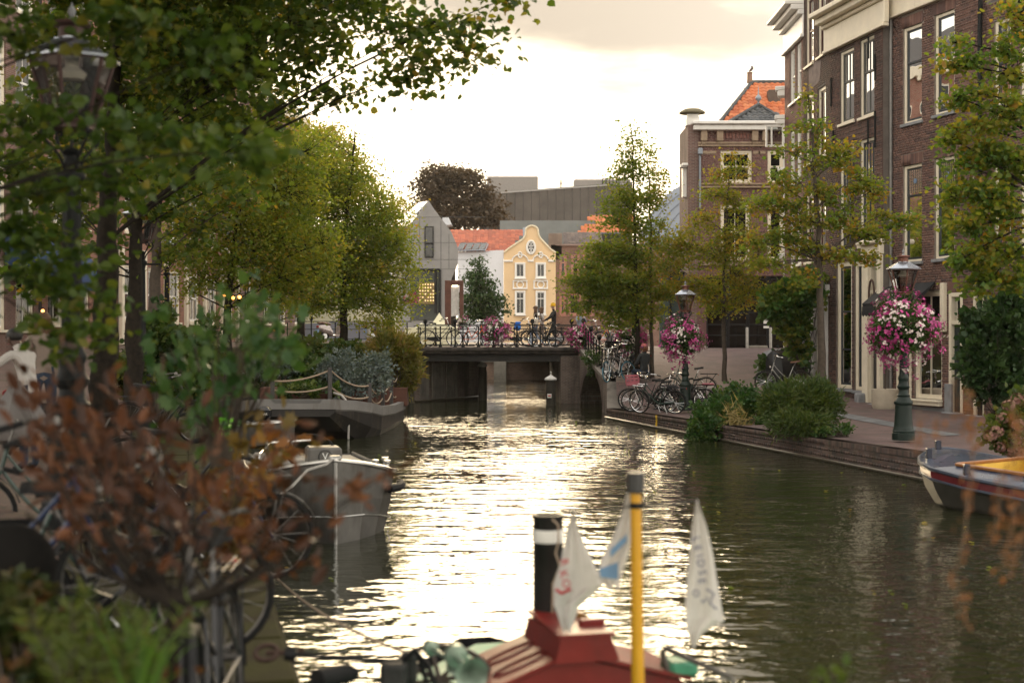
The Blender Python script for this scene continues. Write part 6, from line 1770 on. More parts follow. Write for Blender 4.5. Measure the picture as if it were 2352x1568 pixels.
tile_slope(bh, za, zb2, Vector((zb2.x, YR + 4, PZ(q4(0, 552)[1], YR + 4))), Vector((za.x, YR + 4, PZ(q4(0, 552)[1], YR + 4))), M_attr('brown_pantile', [(.13, .10, .09), (.10, .08, .075), (.16, .12, .10)], .75), limit=0, tw=.36, th=.42)
za, zb2 = P(*q4(1625, 552), YR + 6), P(*q4(2040, 552), YR + 6); zr = PZ(q4(0, 435)[1], YR + 10)
tile_slope(bh, za, zb2, Vector((zb2.x, YR + 10, zr)), Vector((za.x, YR + 10, zr)), OT, limit=0, tw=.36, th=.42, keep=lambda u, v: u > v * .24)
m = MB(); m.bbox(P(*q4(1472, 650), YR + .5), (1.2, 1, 2.4), .05); m.build('chimney', MC['brown_brick'], bh)
m = MB(); m.box(P(*q4(1420, 600), 134), (9, .3, 3.6)); m.build('annex', M('grey_cladding', (.16, .17, .165), .7, 0, .15, 1), bh)
YL = 200.0
lb = thing('office_block', 'long dark louvred block on the skyline beyond the yellow house', 'building', (PX(1350, YL), YL, 1.13))
zt0, zt1 = q4(1100, 270), q4(1900, 215)
m = MB(); m.prism([P(*q4(950, 700), YL), P(*q4(950, 283), YL), P(*q4(2000, 205), YL), P(*q4(2000, 700), YL)][::-1], (0, 6, 0)); m.build('wall', M('dark_cladding', (.050, .043, .038), .7, 0, .2, .3), lb)
m = MB()
for k in range(44):
 y0 = 285 + k * 5.0; y1 = y0 - 62 * (1 - k / 60)
 a, b = P(*q4(1040, y0), YL - .3), P(*q4(1960, y1), YL - .3); m.prism([a, b, b + Vector((0, -.25, -.16)), a + Vector((0, -.25, -.16))], (0, 0, .05))
m.build('louvre', M('bronze_louvre', (.135, .115, .10), .6, .2, .4, .25), lb)["kind"] = 'stuff'
m = MB()
for x in range(1140, 1900, 56): m.tube([P(*q4(x, 282 - (x - 1100) * .068), YL - .5), P(*q4(x, 492), YL - .5)], .10, 4)
m.build('mullion', MC['dark_cladding'], lb)
m = MB(); m.prism([P(*q4(1100, 283), YL - .7), P(*q4(1960, 222), YL - .7), P(*q4(1960, 212), YL - .7), P(*q4(1100, 272), YL - .7)], (0, 1, 0)); m.build('parapet', M('grey_parapet', (.30, .28, .26), .7), lb)
m = MB(); m.prism([P(*q4(1160, 502), YL - 12), P(*q4(1960, 495), YL - 12), P(*q4(1960, 478), YL - 2), P(*q4(1330, 490), YL - 2)], (0, 0, -1.2)); m.build('lower_roof', M('slate_blue_metal', (.17, .20, .23), .5, .3, .1, .5), lb)
m = MB(); m.bbox(P(*q4(1180, 246), YL + 3), (7.2, 4, 2.9), .1); m.bbox(P(*q4(1088, 253), YL + 3), (1.2, 3, 1.6), .1); m.build('roof_plant', M('pale_plant_room', (.22, .20, .185), .7), lb)
m = MB(); m.tube([P(*q4(1511, 245), YL), P(*q4(1511, 190), YL)], .10, 4); m.tube([P(*q4(1503, 215), YL), P(*q4(1519, 215), YL)], .08, 4); m.build('aerial', IRON, lb)
m = MB()
for x in range(1795, 1900, 24): m.tube([P(*q4(x, 225), YL), P(*q4(x, 182), YL)], .07, 4)
m.tube([P(*q4(1795, 182), YL), P(*q4(1890, 178), YL)], .07, 4); m.build('roof_rail', IRON, lb)
m = MB(); m.bbox(P(*q4(1790, 228), YL + 2), (8, 3, 1.4), .1); m.build('roof_plant', MC['pale_plant_room'], lb)
YD = 160.0
zd = thing('domed_hall', 'hall with a ribbed blue-grey zinc barrel roof behind the right-hand trees', 'building', (PX(1600, YD), YD, 1.13))
ce = P(1640, 575, YD); R0 = 8.2
m = MB(); na = 26
ring = [Vector((ce.x - R0 * math.cos(a) * 1.0, YD, ce.z + R0 * 1.0 * math.sin(a))) for a in [math.pi * .02 + i * math.pi * .96 / na for i in range(na + 1)]]
for i in range(na): m.poly([ring[i], ring[i + 1], ring[i + 1] + Vector((1, 18, 0)), ring[i] + Vector((1, 18, 0))])
m.poly(ring); m.build('roof', M('zinc_dome', (.23, .26, .31), .45, .4, .12, .4), zd)
m = MB()
for i in range(0, na + 1): m.tube([ring[i] + Vector((0, -.05, 0)), ring[i] + Vector((1, 18, 0))], .09, 4)
for k in range(1, 10):
 sc = k / 10; m.tube([ce + (p - ce) * sc + Vector((0, -.1, 0)) for p in ring], .05, 4)
m.build('standing_seam', M('zinc_seam', (.16, .18, .22), .5, .3), zd)
m = MB(); m.box(P(1640, 700, YD + 4), (18, 8, 12)); m.build('wall', MC['grey_cladding'], zd)
pf = thing('portal_frame', 'rust-brown square portal holding a hanging white banner, left of the small tree', 'monument', (PX(1043, 68), 68, 2.4))
CORT = M('rusted_steel', (.14, .06, .042), .8, 0, .25, 3, .3)
m = MB(); y = 68
def pbox(x0, x1, y0, y1, d=.35): m.bbox(((PX(x0, y) + PX(x1, y)) / 2, y, (PZ(y0, y) + PZ(y1, y)) / 2), (PX(x1, y) - PX(x0, y), d, PZ(y0, y) - PZ(y1, y)), .02)
pbox(1022, 1035.5, 644, 745); pbox(1055.5, 1064.5, 655, 745); pbox(1035.6, 1064.5, 644, 655)
m.build('frame', CORT, pf)
m = MB(); k = 8
for i in range(k):
 a, b = 1036.5 + (1054 - 1036.5) * i / k, 1036.5 + (1054 - 1036.5) * (i + 1) / k
 m.poly([(PX(a, y), y - .05 + .02 * (i % 2), PZ(727 - i * .4, y)), (PX(b, y), y - .05 + .02 * ((i + 1) % 2), PZ(727 - i * .4 - .4, y)), (PX(b, y), y - .05 + .02 * ((i + 1) % 2), PZ(657, y)), (PX(a, y), y - .05 + .02 * (i % 2), PZ(657, y))])
m.build('banner', M('white_canvas', (.72, .70, .66), .85), pf)
m = MB(); pbox(1038, 1052, 655, 658, .2); m.build('strip_light', M_emit('strip_lamp', (1, .75, .45), 2.0), pf)
tn = thing('marquee_tent', 'cream peaked marquee tent seen past the bridge railing, below the concrete house', 'tent', (PX(1000, 95), 95, 1.2))
m = MB(); y = 95
for cx, hw_, zt_, y in ((1009, 34, 718, 95), (968, 40, 741, 96.1), (1030, 26, 741, 94.2)):
 base = [P(cx - hw_, 752, y - 1.2), P(cx + hw_, 752, y - 1.2), P(cx + hw_, 752, y + 1.2), P(cx - hw_, 752, y + 1.2)]; ap_ = P(cx, zt_, y)
 for i in range(4):
  a, b = base[i], base[(i + 1) % 4]; q1, q2 = a.lerp(ap_, .55) - Vector((0, 0, .22)), b.lerp(ap_, .55) - Vector((0, 0, .22))
  m.poly([a, b, q2, q1]); m.poly([q1, q2, ap_]); m.poly([a, a - Vector((0, 0, 2.2)), b - Vector((0, 0, 2.2)), b])
m.build('canvas', M('cream_canvas', (.62, .58, .40), .85, 0, .05, 1), tn)
tn2 = thing('marquee_tent', 'pale cream marquee wall behind the parked scooters, under the yellow trees', 'tent', (PX(720, 84), 84, 2.4))
m = MB(); m.prism([P(640, 790, 82), P(640, 712, 82), P(700, 704, 82), P(790, 708, 82), P(905, 712, 82), P(905, 790, 82)][::-1], (0, 1.5, 0)); m.build('canvas', MC['cream_canvas'], tn2)
m = MB(); m.prism([P(655, 790, 80), P(665, 752, 80), P(690, 744, 80), P(730, 742, 80), P(775, 738, 80), P(830, 742, 80), P(870, 760, 80), P(880, 790, 80)][::-1], (0, 1.0, 0)); m.build('ground_sheet', M('grey_tarpaulin', (.22, .23, .27), .7, 0, .1, 1), tn2)
ft = thing('terrace', 'pale rendered terrace glimpsed behind the yellow trees left of the concrete house', 'house', (PX(800, 135), 135, 1.1)); FT = Facade((PX(1000, 135), 135), 90); LT = FT.s(430)
fh = [(s, s + 1.2, z, z + 1.7) for s in np.arange(1.2, LT - 2, 2.9) for z in (2.2, 5.2, 8.0)]
m = MB(); wall_sheet(m, FT, 0, LT, 1, 11, fh); m.build('wall', M('cream_render', (.42, .37, .28), .85, 0, .12, .5), ft)
for h in fh: window(ft, FT, *h, rows=(.5,), frame=WHITE, sash=WHITE, room=False, pane_mat=MC['dark_glass'])
m = MB(); m.prism([FT.p(0, 11, .2), FT.p(0, 11, -7), FT.p(0, 13.5, -3)], FT.d * LT); m.build('roof', MC['dark_roof_tile'], ft)
# ================================================================== HOUSES ON THE LEFT BANK
LBRK = M_brick('left_brick', (.20, .098, .078), (.15, .075, .062), (.22, .175, .15), .22, .0625, .010, .88, ((.10, .065, .055), .7, .52))
LBRK2 = M_brick('left_red_brick', (.30, .125, .085), (.23, .095, .068), (.28, .2, .16), .22, .0625, .010, .88, ((.15, .08, .06), .7, .56))
O_ = Vector((-18.2, 42.0)); prev = (-18.9, 36.0)
def left_house(label, x0, y0, x1, y1, ztop, cols, mat, awning=None, pil=False, zg=1.9):
 ang = math.degrees(math.atan2(-(x1 - x0), (y1 - y0)))
 F = Facade((x0, y0), ang, -1); L = math.hypot(x1 - x0, y1 - y0)
 root = thing('town_house', label, 'house', (x0, y0, zg), 'brick houses behind the trees on the left bank')
 holes = []
 for k in range(cols):
  a = L * (k + .5) / cols; w = .62
  for z0, z1 in ((zg + .9, zg + 3.0), (zg + 4.2, zg + 6.5), (zg + 7.6, zg + 9.7), (zg + 10.8, zg + 12.6)):
   if z1 < ztop - .6: holes.append((a - w, a + w, z0, z1))
 m = MB(); wall_sheet(m, F, 0, L, zg - .5, ztop, holes); m.build('wall', mat, root)
 b = MB()
 for s in (0, L): b.poly([F.p(s, zg - .5, -.02), F.p(s, ztop, -.02), F.p(s, ztop, -8), F.p(s, zg - .5, -8)])
 b.poly([F.p(0, ztop, -.02), F.p(L, ztop, -.02), F.p(L, ztop + 2.5, -4), F.p(0, ztop + 2.5, -4)]); b.poly([F.p(0, ztop, -8), F.p(L, ztop, -8), F.p(L, ztop + 2.5, -4), F.p(0, ztop + 2.5, -4)])
 b.build('roof', MC['dark_roof_tile'], root)
 for h in holes: window(root, F, *h, rows=(.5,), cols=2, frame=CREAM, sash=WHITE, fw=.12, sw=.06, sillmat=CREAM, room=True)
 m = MB(); F.bbar(m, -.05, L + .05, ztop - .5, ztop + .1, -.03, .28, .03); m.build('cornice', CREAM, root)
 if pil:
  m = MB()
  for k in range(cols + 1):
   s = min(max(L * k / cols, .12), L - .12); F.bbar(m, s - .11, s + .11, zg, zg + 3.6, -.03, .14, .02)
  m.build('pilaster', CREAM, root)
 if awning:
  for (s0, s1, zt_) in awning:
   m = MB(); pr = [F.p(s0, zt_ - 1.15 + 1.15 * math.sin(t * math.pi / 2 / 6) * 1.0, .08 + 1.0 * math.cos(t * math.pi / 2 / 6)) for t in range(7)] + [F.p(s0, zt_ - 1.15, .08)]
   m.prism(pr, F.d * (s1 - s0)); m.prism([F.p(s0, zt_ - 1.14, 1.085), F.p(s1, zt_ - 1.14, 1.085), F.p(s1, zt_ - 1.4, 1.085), F.p(s0, zt_ - 1.4, 1.085)], F.n * .015)
   m.build('awning', M('navy_canvas', (.018, .045, .125), .8, 0, .2, 5), root, smooth=True)
 return root, F, L
def lx(Y): return -15.6 + (Y - 42) * .118
left_house('brown brick house with a blue awning at the far left, behind the lamp and trees', lx(38), 38, lx(45.6), 45.6, 16.0, 4, LBRK, awning=[(5.2, 7.4, 5.9)], pil=False)
left_house('red brick house second from the left, behind the three dark trunks', lx(45.6) + .1, 45.6, lx(52), 52, 15.6, 3, LBRK2, awning=[(.3, 2.2, 5.5)], zg=2.1)
left_house('long red brick house with pale pilasters behind the yellow trees on the left', lx(52) + .05, 52, lx(66), 66, 15.8, 6, LBRK2, pil=True, zg=2.3)
left_house('brick house at the end of the left bank, hidden by the yellow trees', lx(66) + .1, 66, lx(78), 78, 14.5, 4, LBRK, zg=2.4)
left_house('brick house beyond the left edge, behind the nearest foliage', lx(26), 26, lx(38), 38, 15.5, 5, LBRK, zg=1.6)
# ================================================================== TREES AND PLANTS
LIME = M_leaf('lime_leaf', [(.034, .068, .012), (.052, .092, .015), (.075, .112, .018), (.115, .14, .021), (.18, .155, .024), (.23, .135, .024)], .54)
DGREEN = M_leaf('dark_lime_leaf', [(.028, .056, .011), (.042, .080, .013), (.060, .098, .016), (.090, .120, .019), (.15, .14, .022), (.21, .12, .02)], .45)
YEL = M_leaf('yellowing_leaf', [(.090, .140, .020), (.13, .175, .022), (.18, .205, .026), (.22, .215, .028), (.26, .20, .03), (.27, .145, .03)], .60)
OCHRE = M_leaf('ochre_leaf', [(.095, .145, .02), (.14, .175, .022), (.19, .19, .026), (.24, .19, .03), (.27, .145, .03)], .60)
MAPLE = M_leaf('maple_leaf', [(.055, .115, .018), (.085, .14, .02), (.125, .165, .022), (.18, .18, .024), (.25, .18, .026), (.27, .14, .028)], .55)
COPPERL = M_leaf('copper_beech_leaf', [(.050, .034, .020), (.070, .045, .026), (.095, .060, .032)], .25)
GREENL = M_leaf('mid_green_leaf', [(.022, .050, .014), (.035, .070, .018), (.055, .090, .022)], .32)
tree('lime_tree', 'lime tree with the biggest blurred leaves hanging over the nearest lamp at upper left', 8.6, [(-330, 1290), (-300, 700), (-260, 150), (-200, -300)],
     [(40, 300, 70, 60), (30, 80, 44, 50), (270, 70, 50, 44), (90, 450, 60, 60), (30, 560, 55, 80), (100, 640, 45, 50), (150, 560, 50, 60), (200, 700, 36, 50), (150, 780, 30, 36), (330, 40, 90, 45), (420, 330, 50, 36, -.6), (560, 350, 40, 28, -1.2),
      (300, 300, 60, 50, -.5), (480, 120, 90, 60, .2), (250, 420, 40, 40)],
     DGREEN, lsize=.078, clump=.26, per=24, dens=1.0, trad=.20, limit=300, hue=(.0, .75), depth=.8, twig=.005, limb=.35)
tree('lime_tree', 'dark thick-trunked lime tree just right of the nearest lamp, reaching over the canal', 18.5, [(245, 1060), (243, 830), (246, 600), (252, 420), (262, 250), (270, 60), (280, -140)],
     [(1150, 2, 40, 22, -2), (1080, 40, 62, 36, -2), (1075, 118, 42, 34, -2), (1000, 50, 60, 48, -1.5), (945, 130, 45, 30, -2), (938, 182, 30, 14, -2), (900, 60, 80, 55, -1), (820, 25, 80, 60, 0), (740, 80, 80, 85, 0), (660, 60, 95, 90, -1), (690, 190, 62, 50, 0),
      (770, 225, 40, 24, 0), (560, 100, 110, 110, 0), (600, 230, 80, 55, -.5), (470, 210, 110, 90, 0), (380, 90, 120, 110, 0), (520, 310, 60, 36, 0), (400, 320, 80, 50, 0), (280, 200, 110, 110, 1), (300, 390, 90, 60, 1), (160, 120, 110, 110, 1), (100, 260, 100, 100, 1.5),
      (60, 410, 90, 80, 2), (160, 480, 80, 70, 2), (560, -40, 200, 60, 0), (850, -40, 160, 40, -1), (200, -30, 160, 60, 0)],
     LIME, lsize=.095, clump=.40, per=36, dens=1.35, trad=.20, limit=300, limb=.3, twig=.008, hue=(.05, .78), depth=.9)
tree('lime_tree', 'lime tree with a forked dark trunk standing right behind the lamp second from the left', 24.5, [(308, 985), (306, 830), (310, 640), (318, 430), (330, 250), (345, 80)],
     [(330, 470, 70, 55), (250, 560, 50, 50), (420, 380, 90, 70), (500, 300, 80, 60), (200, 400, 80, 80), (120, 540, 60, 60), (380, 250, 100, 80), (60, 620, 50, 60), (560, 410, 50, 40), (300, 0, 160, 110), (420, -160, 170, 120), (260, -300, 170, 130), (480, 60, 110, 90)], LIME, lsize=.12, clump=.46, per=28, dens=1.2, limb=.6, trad=.19, hue=(.1, .85))
tree('lime_tree', 'lime tree with a leaning grey trunk just left of the third lamp', 30.5, [(355, 945), (352, 800), (356, 640), (362, 480), (372, 320), (390, 180)],
     [(450, 500, 80, 55), (380, 420, 80, 60), (480, 400, 80, 60), (560, 300, 90, 70), (300, 350, 90, 80), (430, 590, 60, 30), (640, 250, 70, 60), (560, 460, 60, 45), (480, 120, 150, 100), (560, -40, 150, 110), (420, -180, 150, 110)], LIME, lsize=.125, clump=.5, per=28, dens=1.2, limb=.7, trad=.19, bark=BARK2, hue=(.15, .95))
tree('yellowing_tree', 'broad yellow-green tree leaning over the garden barge on the left bank', 38.5, [(525, 905), (522, 780), (530, 640), (545, 500), (560, 380)],
     [(470, 520, 90, 70), (420, 590, 60, 45), (560, 480, 100, 80), (640, 560, 90, 70), (560, 610, 100, 60), (660, 440, 90, 80), (470, 640, 70, 40), (720, 620, 70, 50), (640, 680, 80, 35), (580, 370, 90, 70), (700, 350, 70, 60), (560, 700, 40, 25), (640, 640, 80, 45), (740, 560, 60, 60), (600, 540, 60, 60), (420, 660, 50, 30), (500, 420, 70, 60)],
     YEL, lsize=.10, clump=.50, per=46, dens=1.25, shape='plain', trad=.16, hue=(.0, .8), top_hue=.06)
tree('yellowing_tree', 'tall yellow-green tree nearest the bridge on the left bank, trunk by the scooters', 51, [(792, 812), (790, 740), (788, 640), (795, 500), (810, 380), (815, 300)],
     [(770, 400, 80, 60), (872, 475, 50, 55), (720, 470, 90, 80), (840, 520, 90, 80), (910, 560, 45, 55), (760, 590, 100, 70), (860, 640, 90, 60), (930, 640, 35, 40), (700, 640, 80, 55), (800, 690, 100, 38), (890, 710, 50, 35), (745, 320, 60, 40), (820, 400, 40, 40), (690, 380, 70, 60), (940, 600, 28, 25), (870, 745, 40, 30), (730, 700, 50, 25), (680, 600, 60, 60), (650, 690, 60, 30), (820, 600, 70, 60), (930, 690, 40, 30), (700, 540, 70, 60)],
     YEL, lsize=.12, clump=.60, per=54, dens=1.25, shape='plain', trad=.17, hue=(.0, .7), top_hue=.10)
tree('yellowing_tree', 'rust-tinged tree rising behind the yellow trees on the left', 62, [(690, 790), (692, 640), (720, 480), (740, 340)],
     [(760, 320, 50, 40), (800, 360, 50, 40), (700, 330, 60, 50), (850, 430, 40, 40), (760, 420, 90, 60), (690, 690, 60, 30), (660, 560, 70, 70), (920, 500, 40, 50), (620, 450, 80, 80)], OCHRE, lsize=.14, clump=.70, per=50, dens=1.5, shape='plain', trad=.18, hue=(.2, 1))
tree('copper_beech', 'dark copper beech rising behind the concrete gable house', 150, [(1040, 800), (1040, 600), (1040, 420)],
     [(1040, 430, 75, 45), (1000, 402, 50, 25), (1065, 400, 45, 22), (1090, 440, 40, 24), (1050, 490, 95, 36), (1120, 480, 45, 34), (985, 450, 45, 40), (1100, 505, 55, 16)], COPPERL, lsize=.40, clump=1.25, per=40, dens=1.25, trad=.45, shape='plain')
tree('small_tree', 'small conical green tree before the white flank of the yellow house', 96, [(1107, 800), (1105, 720), (1102, 640), (1100, 590)],
     [(1100, 606, 18, 16), (1092, 636, 28, 24), (1110, 650, 28, 22), (1100, 680, 46, 24), (1135, 690, 30, 20), (1090, 712, 42, 18), (1135, 716, 36, 14), (1070, 690, 20, 14), (1075, 720, 30, 14), (1110, 728, 40, 10)], GREENL, lsize=.17, clump=.55, per=28, dens=1.2, trad=.12)
q = in_ball(20000, .35) * np.array([6, 12, 3.0]) + np.array([-5.2, 8.5, 9.0]); q = q[(q[:, 1] < 1) | (HYP - FPX * (q[:, 2] - EYE) / np.maximum(q[:, 1], .1) < -60)]
leaf_mass('unseen_shade_leaves', q, .34 * RNG.uniform(.6, 1.2, len(q)), DGREEN, bpy.data.objects['lime_tree'], RNG.random(len(q)) * .7, 'broad')  # unseen leaves added above the frame to shade the left foreground
tree('maple_tree', 'tall slim maple by the bridge, in front of the brown brick house', 47.2, [(1497, 866), (1496, 720), (1495, 560), (1492, 420), (1480, 330)],
     [(1495, 355, 20, 28), (1508, 400, 22, 30), (1505, 460, 30, 40), (1510, 540, 30, 45), (1540, 600, 38, 38), (1470, 640, 36, 36), (1530, 670, 40, 34), (1490, 710, 40, 30)], OCHRE, lsize=.11, clump=.40, per=40, dens=1.15, shape='plain', trad=.075, bark=BARK2, hue=(.05, .9))
tree('maple_tree', 'broad cone-shaped maple overhanging the wing wall, trunk in front of the half hidden flower ball', 46.4, [(1464, 868), (1463, 760), (1460, 600), (1455, 450), (1450, 300)],
     [(1451, 310, 12, 22), (1446, 352, 34, 26), (1440, 396, 42, 28), (1475, 400, 24, 24), (1425, 450, 52, 34), (1465, 462, 40, 30), (1420, 510, 56, 34), (1470, 520, 36, 34), (1400, 575, 60, 40), (1450, 590, 56, 40), (1350, 610, 50, 26), (1380, 645, 80, 34), (1450, 660, 70, 40), (1330, 650, 40, 24), (1375, 700, 62, 30), (1440, 710, 70, 34), (1400, 745, 40, 18), (1360, 680, 50, 30)],
     M_leaf('olive_maple_leaf', [(.070, .120, .018), (.105, .15, .02), (.145, .175, .023), (.20, .19, .027), (.25, .175, .03)], .60), lsize=.115, clump=.46, per=46, dens=1.3, shape='plain', trad=.10, hue=(.0, .85))
tree('maple_tree', 'rust-tinged young maple with a straight trunk on the brick street before the garage', 46, [(1665, 884), (1663, 760), (1664, 640), (1668, 500), (1680, 350)],
     [(1690, 362, 24, 26), (1655, 400, 34, 26), (1710, 395, 22, 22), (1650, 450, 44, 32), (1690, 470, 30, 34), (1618, 500, 40, 32), (1690, 540, 54, 38), (1570, 560, 50, 36), (1630, 580, 56, 40), (1545, 610, 40, 26), (1610, 650, 64, 30), (1690, 630, 54, 40), (1740, 590, 34, 40), (1660, 690, 70, 26), (1570, 670, 40, 22), (1730, 670, 40, 26), (1640, 720, 22, 12)],
     OCHRE, lsize=.105, clump=.38, per=38, dens=.95, shape='plain', trad=.085, bark=BARK2, hue=(.05, .95))
tree('maple_tree', 'sparse yellow-green maple with upswept branches in front of the dark brick houses', 33.5, [(1890, 925), (1886, 780), (1883, 640), (1878, 480), (1866, 340), (1856, 215)],
     [(1856, 228, 16, 28), (1842, 292, 26, 22), (1876, 300, 22, 20), (1820, 350, 30, 26), (1870, 370, 34, 28), (1900, 335, 20, 24), (1780, 415, 34, 24), (1840, 420, 40, 26), (1920, 372, 24, 34), (1950, 350, 20, 20), (1900, 440, 40, 30), (1965, 410, 36, 30), (1790, 470, 50, 26), (1740, 470, 34, 24), (2000, 440, 36, 28), (1840, 500, 50, 30), (1930, 500, 46, 30), (2030, 490, 34, 20), (1780, 540, 50, 26), (1990, 540, 50, 24), (1725, 555, 34, 18), (2070, 520, 36, 20), (2105, 505, 26, 14), (1860, 570, 50, 22), (2010, 590, 50, 14), (1790, 610, 40, 16), (1920, 585, 50, 18), (1850, 640, 44, 16), (1745, 610, 26, 18)],
     MAPLE, lsize=.09, clump=.28, per=30, dens=.85, trad=.115, bark=BARK2, hue=(.15, .95), limb_from=.42)
tree('maple_tree', 'dense green and yellow maple at the right edge, trunk outside the view', 23, [(2480, 1110), (2470, 800), (2450, 500), (2400, 200), (2340, 0), (2320, -80)],
     [(2318, 20, 20, 22), (2338, 66, 20, 22), (2290, 110, 34, 26), (2240, 140, 40, 24), (2190, 96, 30, 18), (2190, 150, 26, 16), (2320, 160, 40, 40), (2250, 215, 46, 30), (2200, 225, 26, 18), (2310, 250, 50, 50), (2230, 290, 50, 30), (2185, 320, 32, 20), (2270, 350, 60, 40), (2330, 370, 40, 60), (2210, 380, 34, 22), (2250, 440, 60, 40), (2190, 450, 24, 22), (2310, 470, 50, 50), (2240, 520, 50, 40), (2300, 580, 60, 50), (2220, 590, 40, 40), (2270, 650, 60, 34), (2340, 640, 40, 40)],
     MAPLE, lsize=.088, clump=.28, per=36, dens=1.15, trad=.15, limit=300, hue=(.0, .85), top_hue=.18)
BLUEG = M_leaf('grey_blue_leaf', [(.085, .115, .115), (.12, .155, .150), (.17, .20, .19), (.06, .085, .07)], .2)
BOX_ = M_leaf('hedge_leaf', [(.020, .046, .012), (.034, .064, .014), (.055, .085, .016), (.10, .10, .02)], .3)
BAMB = M_leaf('bamboo_leaf', [(.085, .100, .018), (.12, .125, .022), (.16, .145, .03), (.19, .13, .04)], .4)
IVY = M_leaf('ivy_leaf', [(.020, .058, .014), (.032, .082, .018), (.055, .105, .020), (.10, .13, .02)], .3)
ROSM = M_leaf('rosemary_leaf', [(.028, .056, .012), (.050, .082, .015), (.085, .105, .018)], .3)
def lob(px, py, rx, ry, Y, k=1.0): s = Y / FPX; return (P(px, py, Y), (rx * s, (rx + ry) * .5 * s * k, ry * s))
gz = lambda x, y: z_right(x, y)
def foot(px, Y, z=None): x = PX(px, Y); return (x, Y, gz(x, Y) if z is None else z)
shrub('ivy_mound', 'round ivy mound spilling over the quay wall, right of the parked bicycles', 'ivy', foot(1670, 36.2), [lob(1690, 945, 62, 58, 36.8), lob(1650, 965, 60, 48, 36.0), lob(1625, 985, 44, 34, 35.4), lob(1610, 1000, 26, 20, 35.2), lob(1725, 960, 30, 40, 36.6), lob(1750, 975, 30, 12, 35.6)], IVY, .085, 9000, 'broad', hue=(.05, .75), shell=.2)
shrub('dry_grass_tuft', 'tuft of straw-coloured grass growing in the ivy mound', 'grass tuft', foot(1690, 35.6), [lob(1688, 975, 20, 22, 35.3)], M_leaf('straw_leaf', [(.22, .17, .07), (.30, .24, .10), (.16, .13, .05)], .3), .30, 260, 'needle', up=.0, outward=.4)
shrub('rosemary_bush', 'wide feathery dark-green bush on the quay edge between ivy mound and lamp post', 'bush', foot(1840, 31.0), [lob(1840, 935, 78, 58, 31.2), lob(1790, 930, 40, 44, 31.0), lob(1890, 930, 42, 44, 31.2), lob(1840, 975, 70, 26, 30.4), lob(1815, 905, 26, 26, 31.4), lob(1875, 900, 24, 24, 31.5)], ROSM, .13, 11000, 'long', up=.1, hue=(.0, .9), outward=1.0)
shrub('creeper', 'big green creeper climbing the corner between the dark brick house and the garage', 'creeper', foot(1850, 44.5), [lob(1810, 690, 46, 44, 43), lob(1850, 670, 46, 40, 43), lob(1780, 690, 30, 30, 42.8), lob(1825, 740, 38, 40, 43.2), lob(1840, 790, 18, 44, 43.6), lob(1770, 730, 22, 18, 42.8), lob(1890, 650, 30, 20, 43.5)], M_leaf('vine_leaf', [(.028, .075, .014), (.045, .10, .016), (.075, .13, .018), (.15, .15, .02)], .4), .15, 5200, 'broad', droop=.5, shell=.4)
shrub('bush', 'leafy bush beside the black-covered scooter at the creeper corner', 'bush', foot(1768, 45.5), [lob(1768, 850, 26, 34, 45.4), lob(1785, 835, 18, 24, 45.4)], GREENL, .14, 1300, 'broad')
shrub('creeper', 'thick creeper covering the house at the right edge, below the maple', 'creeper', foot(2300, 31.5), [lob(2300, 745, 60, 60, 31.6), lob(2340, 800, 50, 80, 31.6), lob(2260, 800, 46, 60, 31.6), lob(2290, 870, 56, 60, 31.4), lob(2250, 730, 40, 30, 31.8), lob(2230, 860, 30, 50, 31.4), lob(2330, 700, 40, 40, 31.6), lob(2350, 900, 40, 60, 31)], M_leaf('creeper_leaf', [(.018, .045, .014), (.028, .062, .018), (.042, .080, .020)], .3), .13, 8500, 'broad', droop=.5, shell=.35, hue=(.0, .9))
shrub('hydrangea', 'fading hydrangea with dusty-pink heads at the right edge above the blue boat', 'hydrangea', foot(2330, 24.2), [lob(2330, 985, 56, 50, 24.2), lob(2300, 1000, 36, 34, 24.0), lob(2352, 940, 40, 50, 24.4)], M_leaf('hydrangea_leaf', [(.055, .085, .02), (.09, .115, .025), (.16, .14, .03)], .4), .11, 1500, 'broad', hue=(0, 1))
hy = bpy.data.objects['hydrangea']
for i, (px, py) in enumerate([(2305, 960), (2330, 1010), (2290, 990), (2340, 975), (2318, 930), (2345, 1040), (2300, 1025), (2275, 1000), (2338, 915), (2322, 1035)]):
 m = MB(); c = P(px, py, 23.6 + random.uniform(-.2, .3))
 for k in range(40):
  v = Vector((random.gauss(0, 1), random.gauss(0, 1), random.gauss(0, 1))).normalized(); q = c + Vector((v.x * .12, v.y * .12, v.z * .09)); R = v.to_track_quat('Z', 'Y').to_matrix()
  m.mesh([R @ Vector(p) * .032 + q for p in ((1, 0, 0), (0, 1, .2), (-1, 0, 0), (0, -1, .2))], [(0, 1, 2, 3)])
 m.build('flower_head', M_attr('faded_hydrangea', [(.22, .10, .085), (.17, .085, .065), (.27, .15, .11), (.15, .11, .05)], .8, 0), hy)
shrub('low_weeds', 'low green weeds on the quay at the foot of the feathery bush', 'weeds', foot(1935, 30.2), [lob(1930, 985, 34, 8, 30.2), lob(1890, 990, 30, 8, 30)], IVY, .07, 700, 'plain')
shrub('hanging_weed', 'clump of weeds hanging off the quay wall above the yellow number sign', 'weeds', (PX(1648, 40.5), 40.5, .4), [lob(1646, 960, 8, 18, 40.4)], IVY, .07, 300, 'plain', droop=.6)
shrub('wall_plant', 'ragged plant growing out of the wing wall coping above the arch', 'plant', (3.05, 51.0, 1.5), [(Vector((2.95, 51.4, 1.68)), (.35, .5, .38)), (Vector((2.9, 51.9, 1.4)), (.2, .3, .2))], GREENL, .10, 700, 'plain')
for i, (px, py, Y, h, ml) in enumerate([(930, 770, 58.5, 'low', OCHRE)]):
 pass
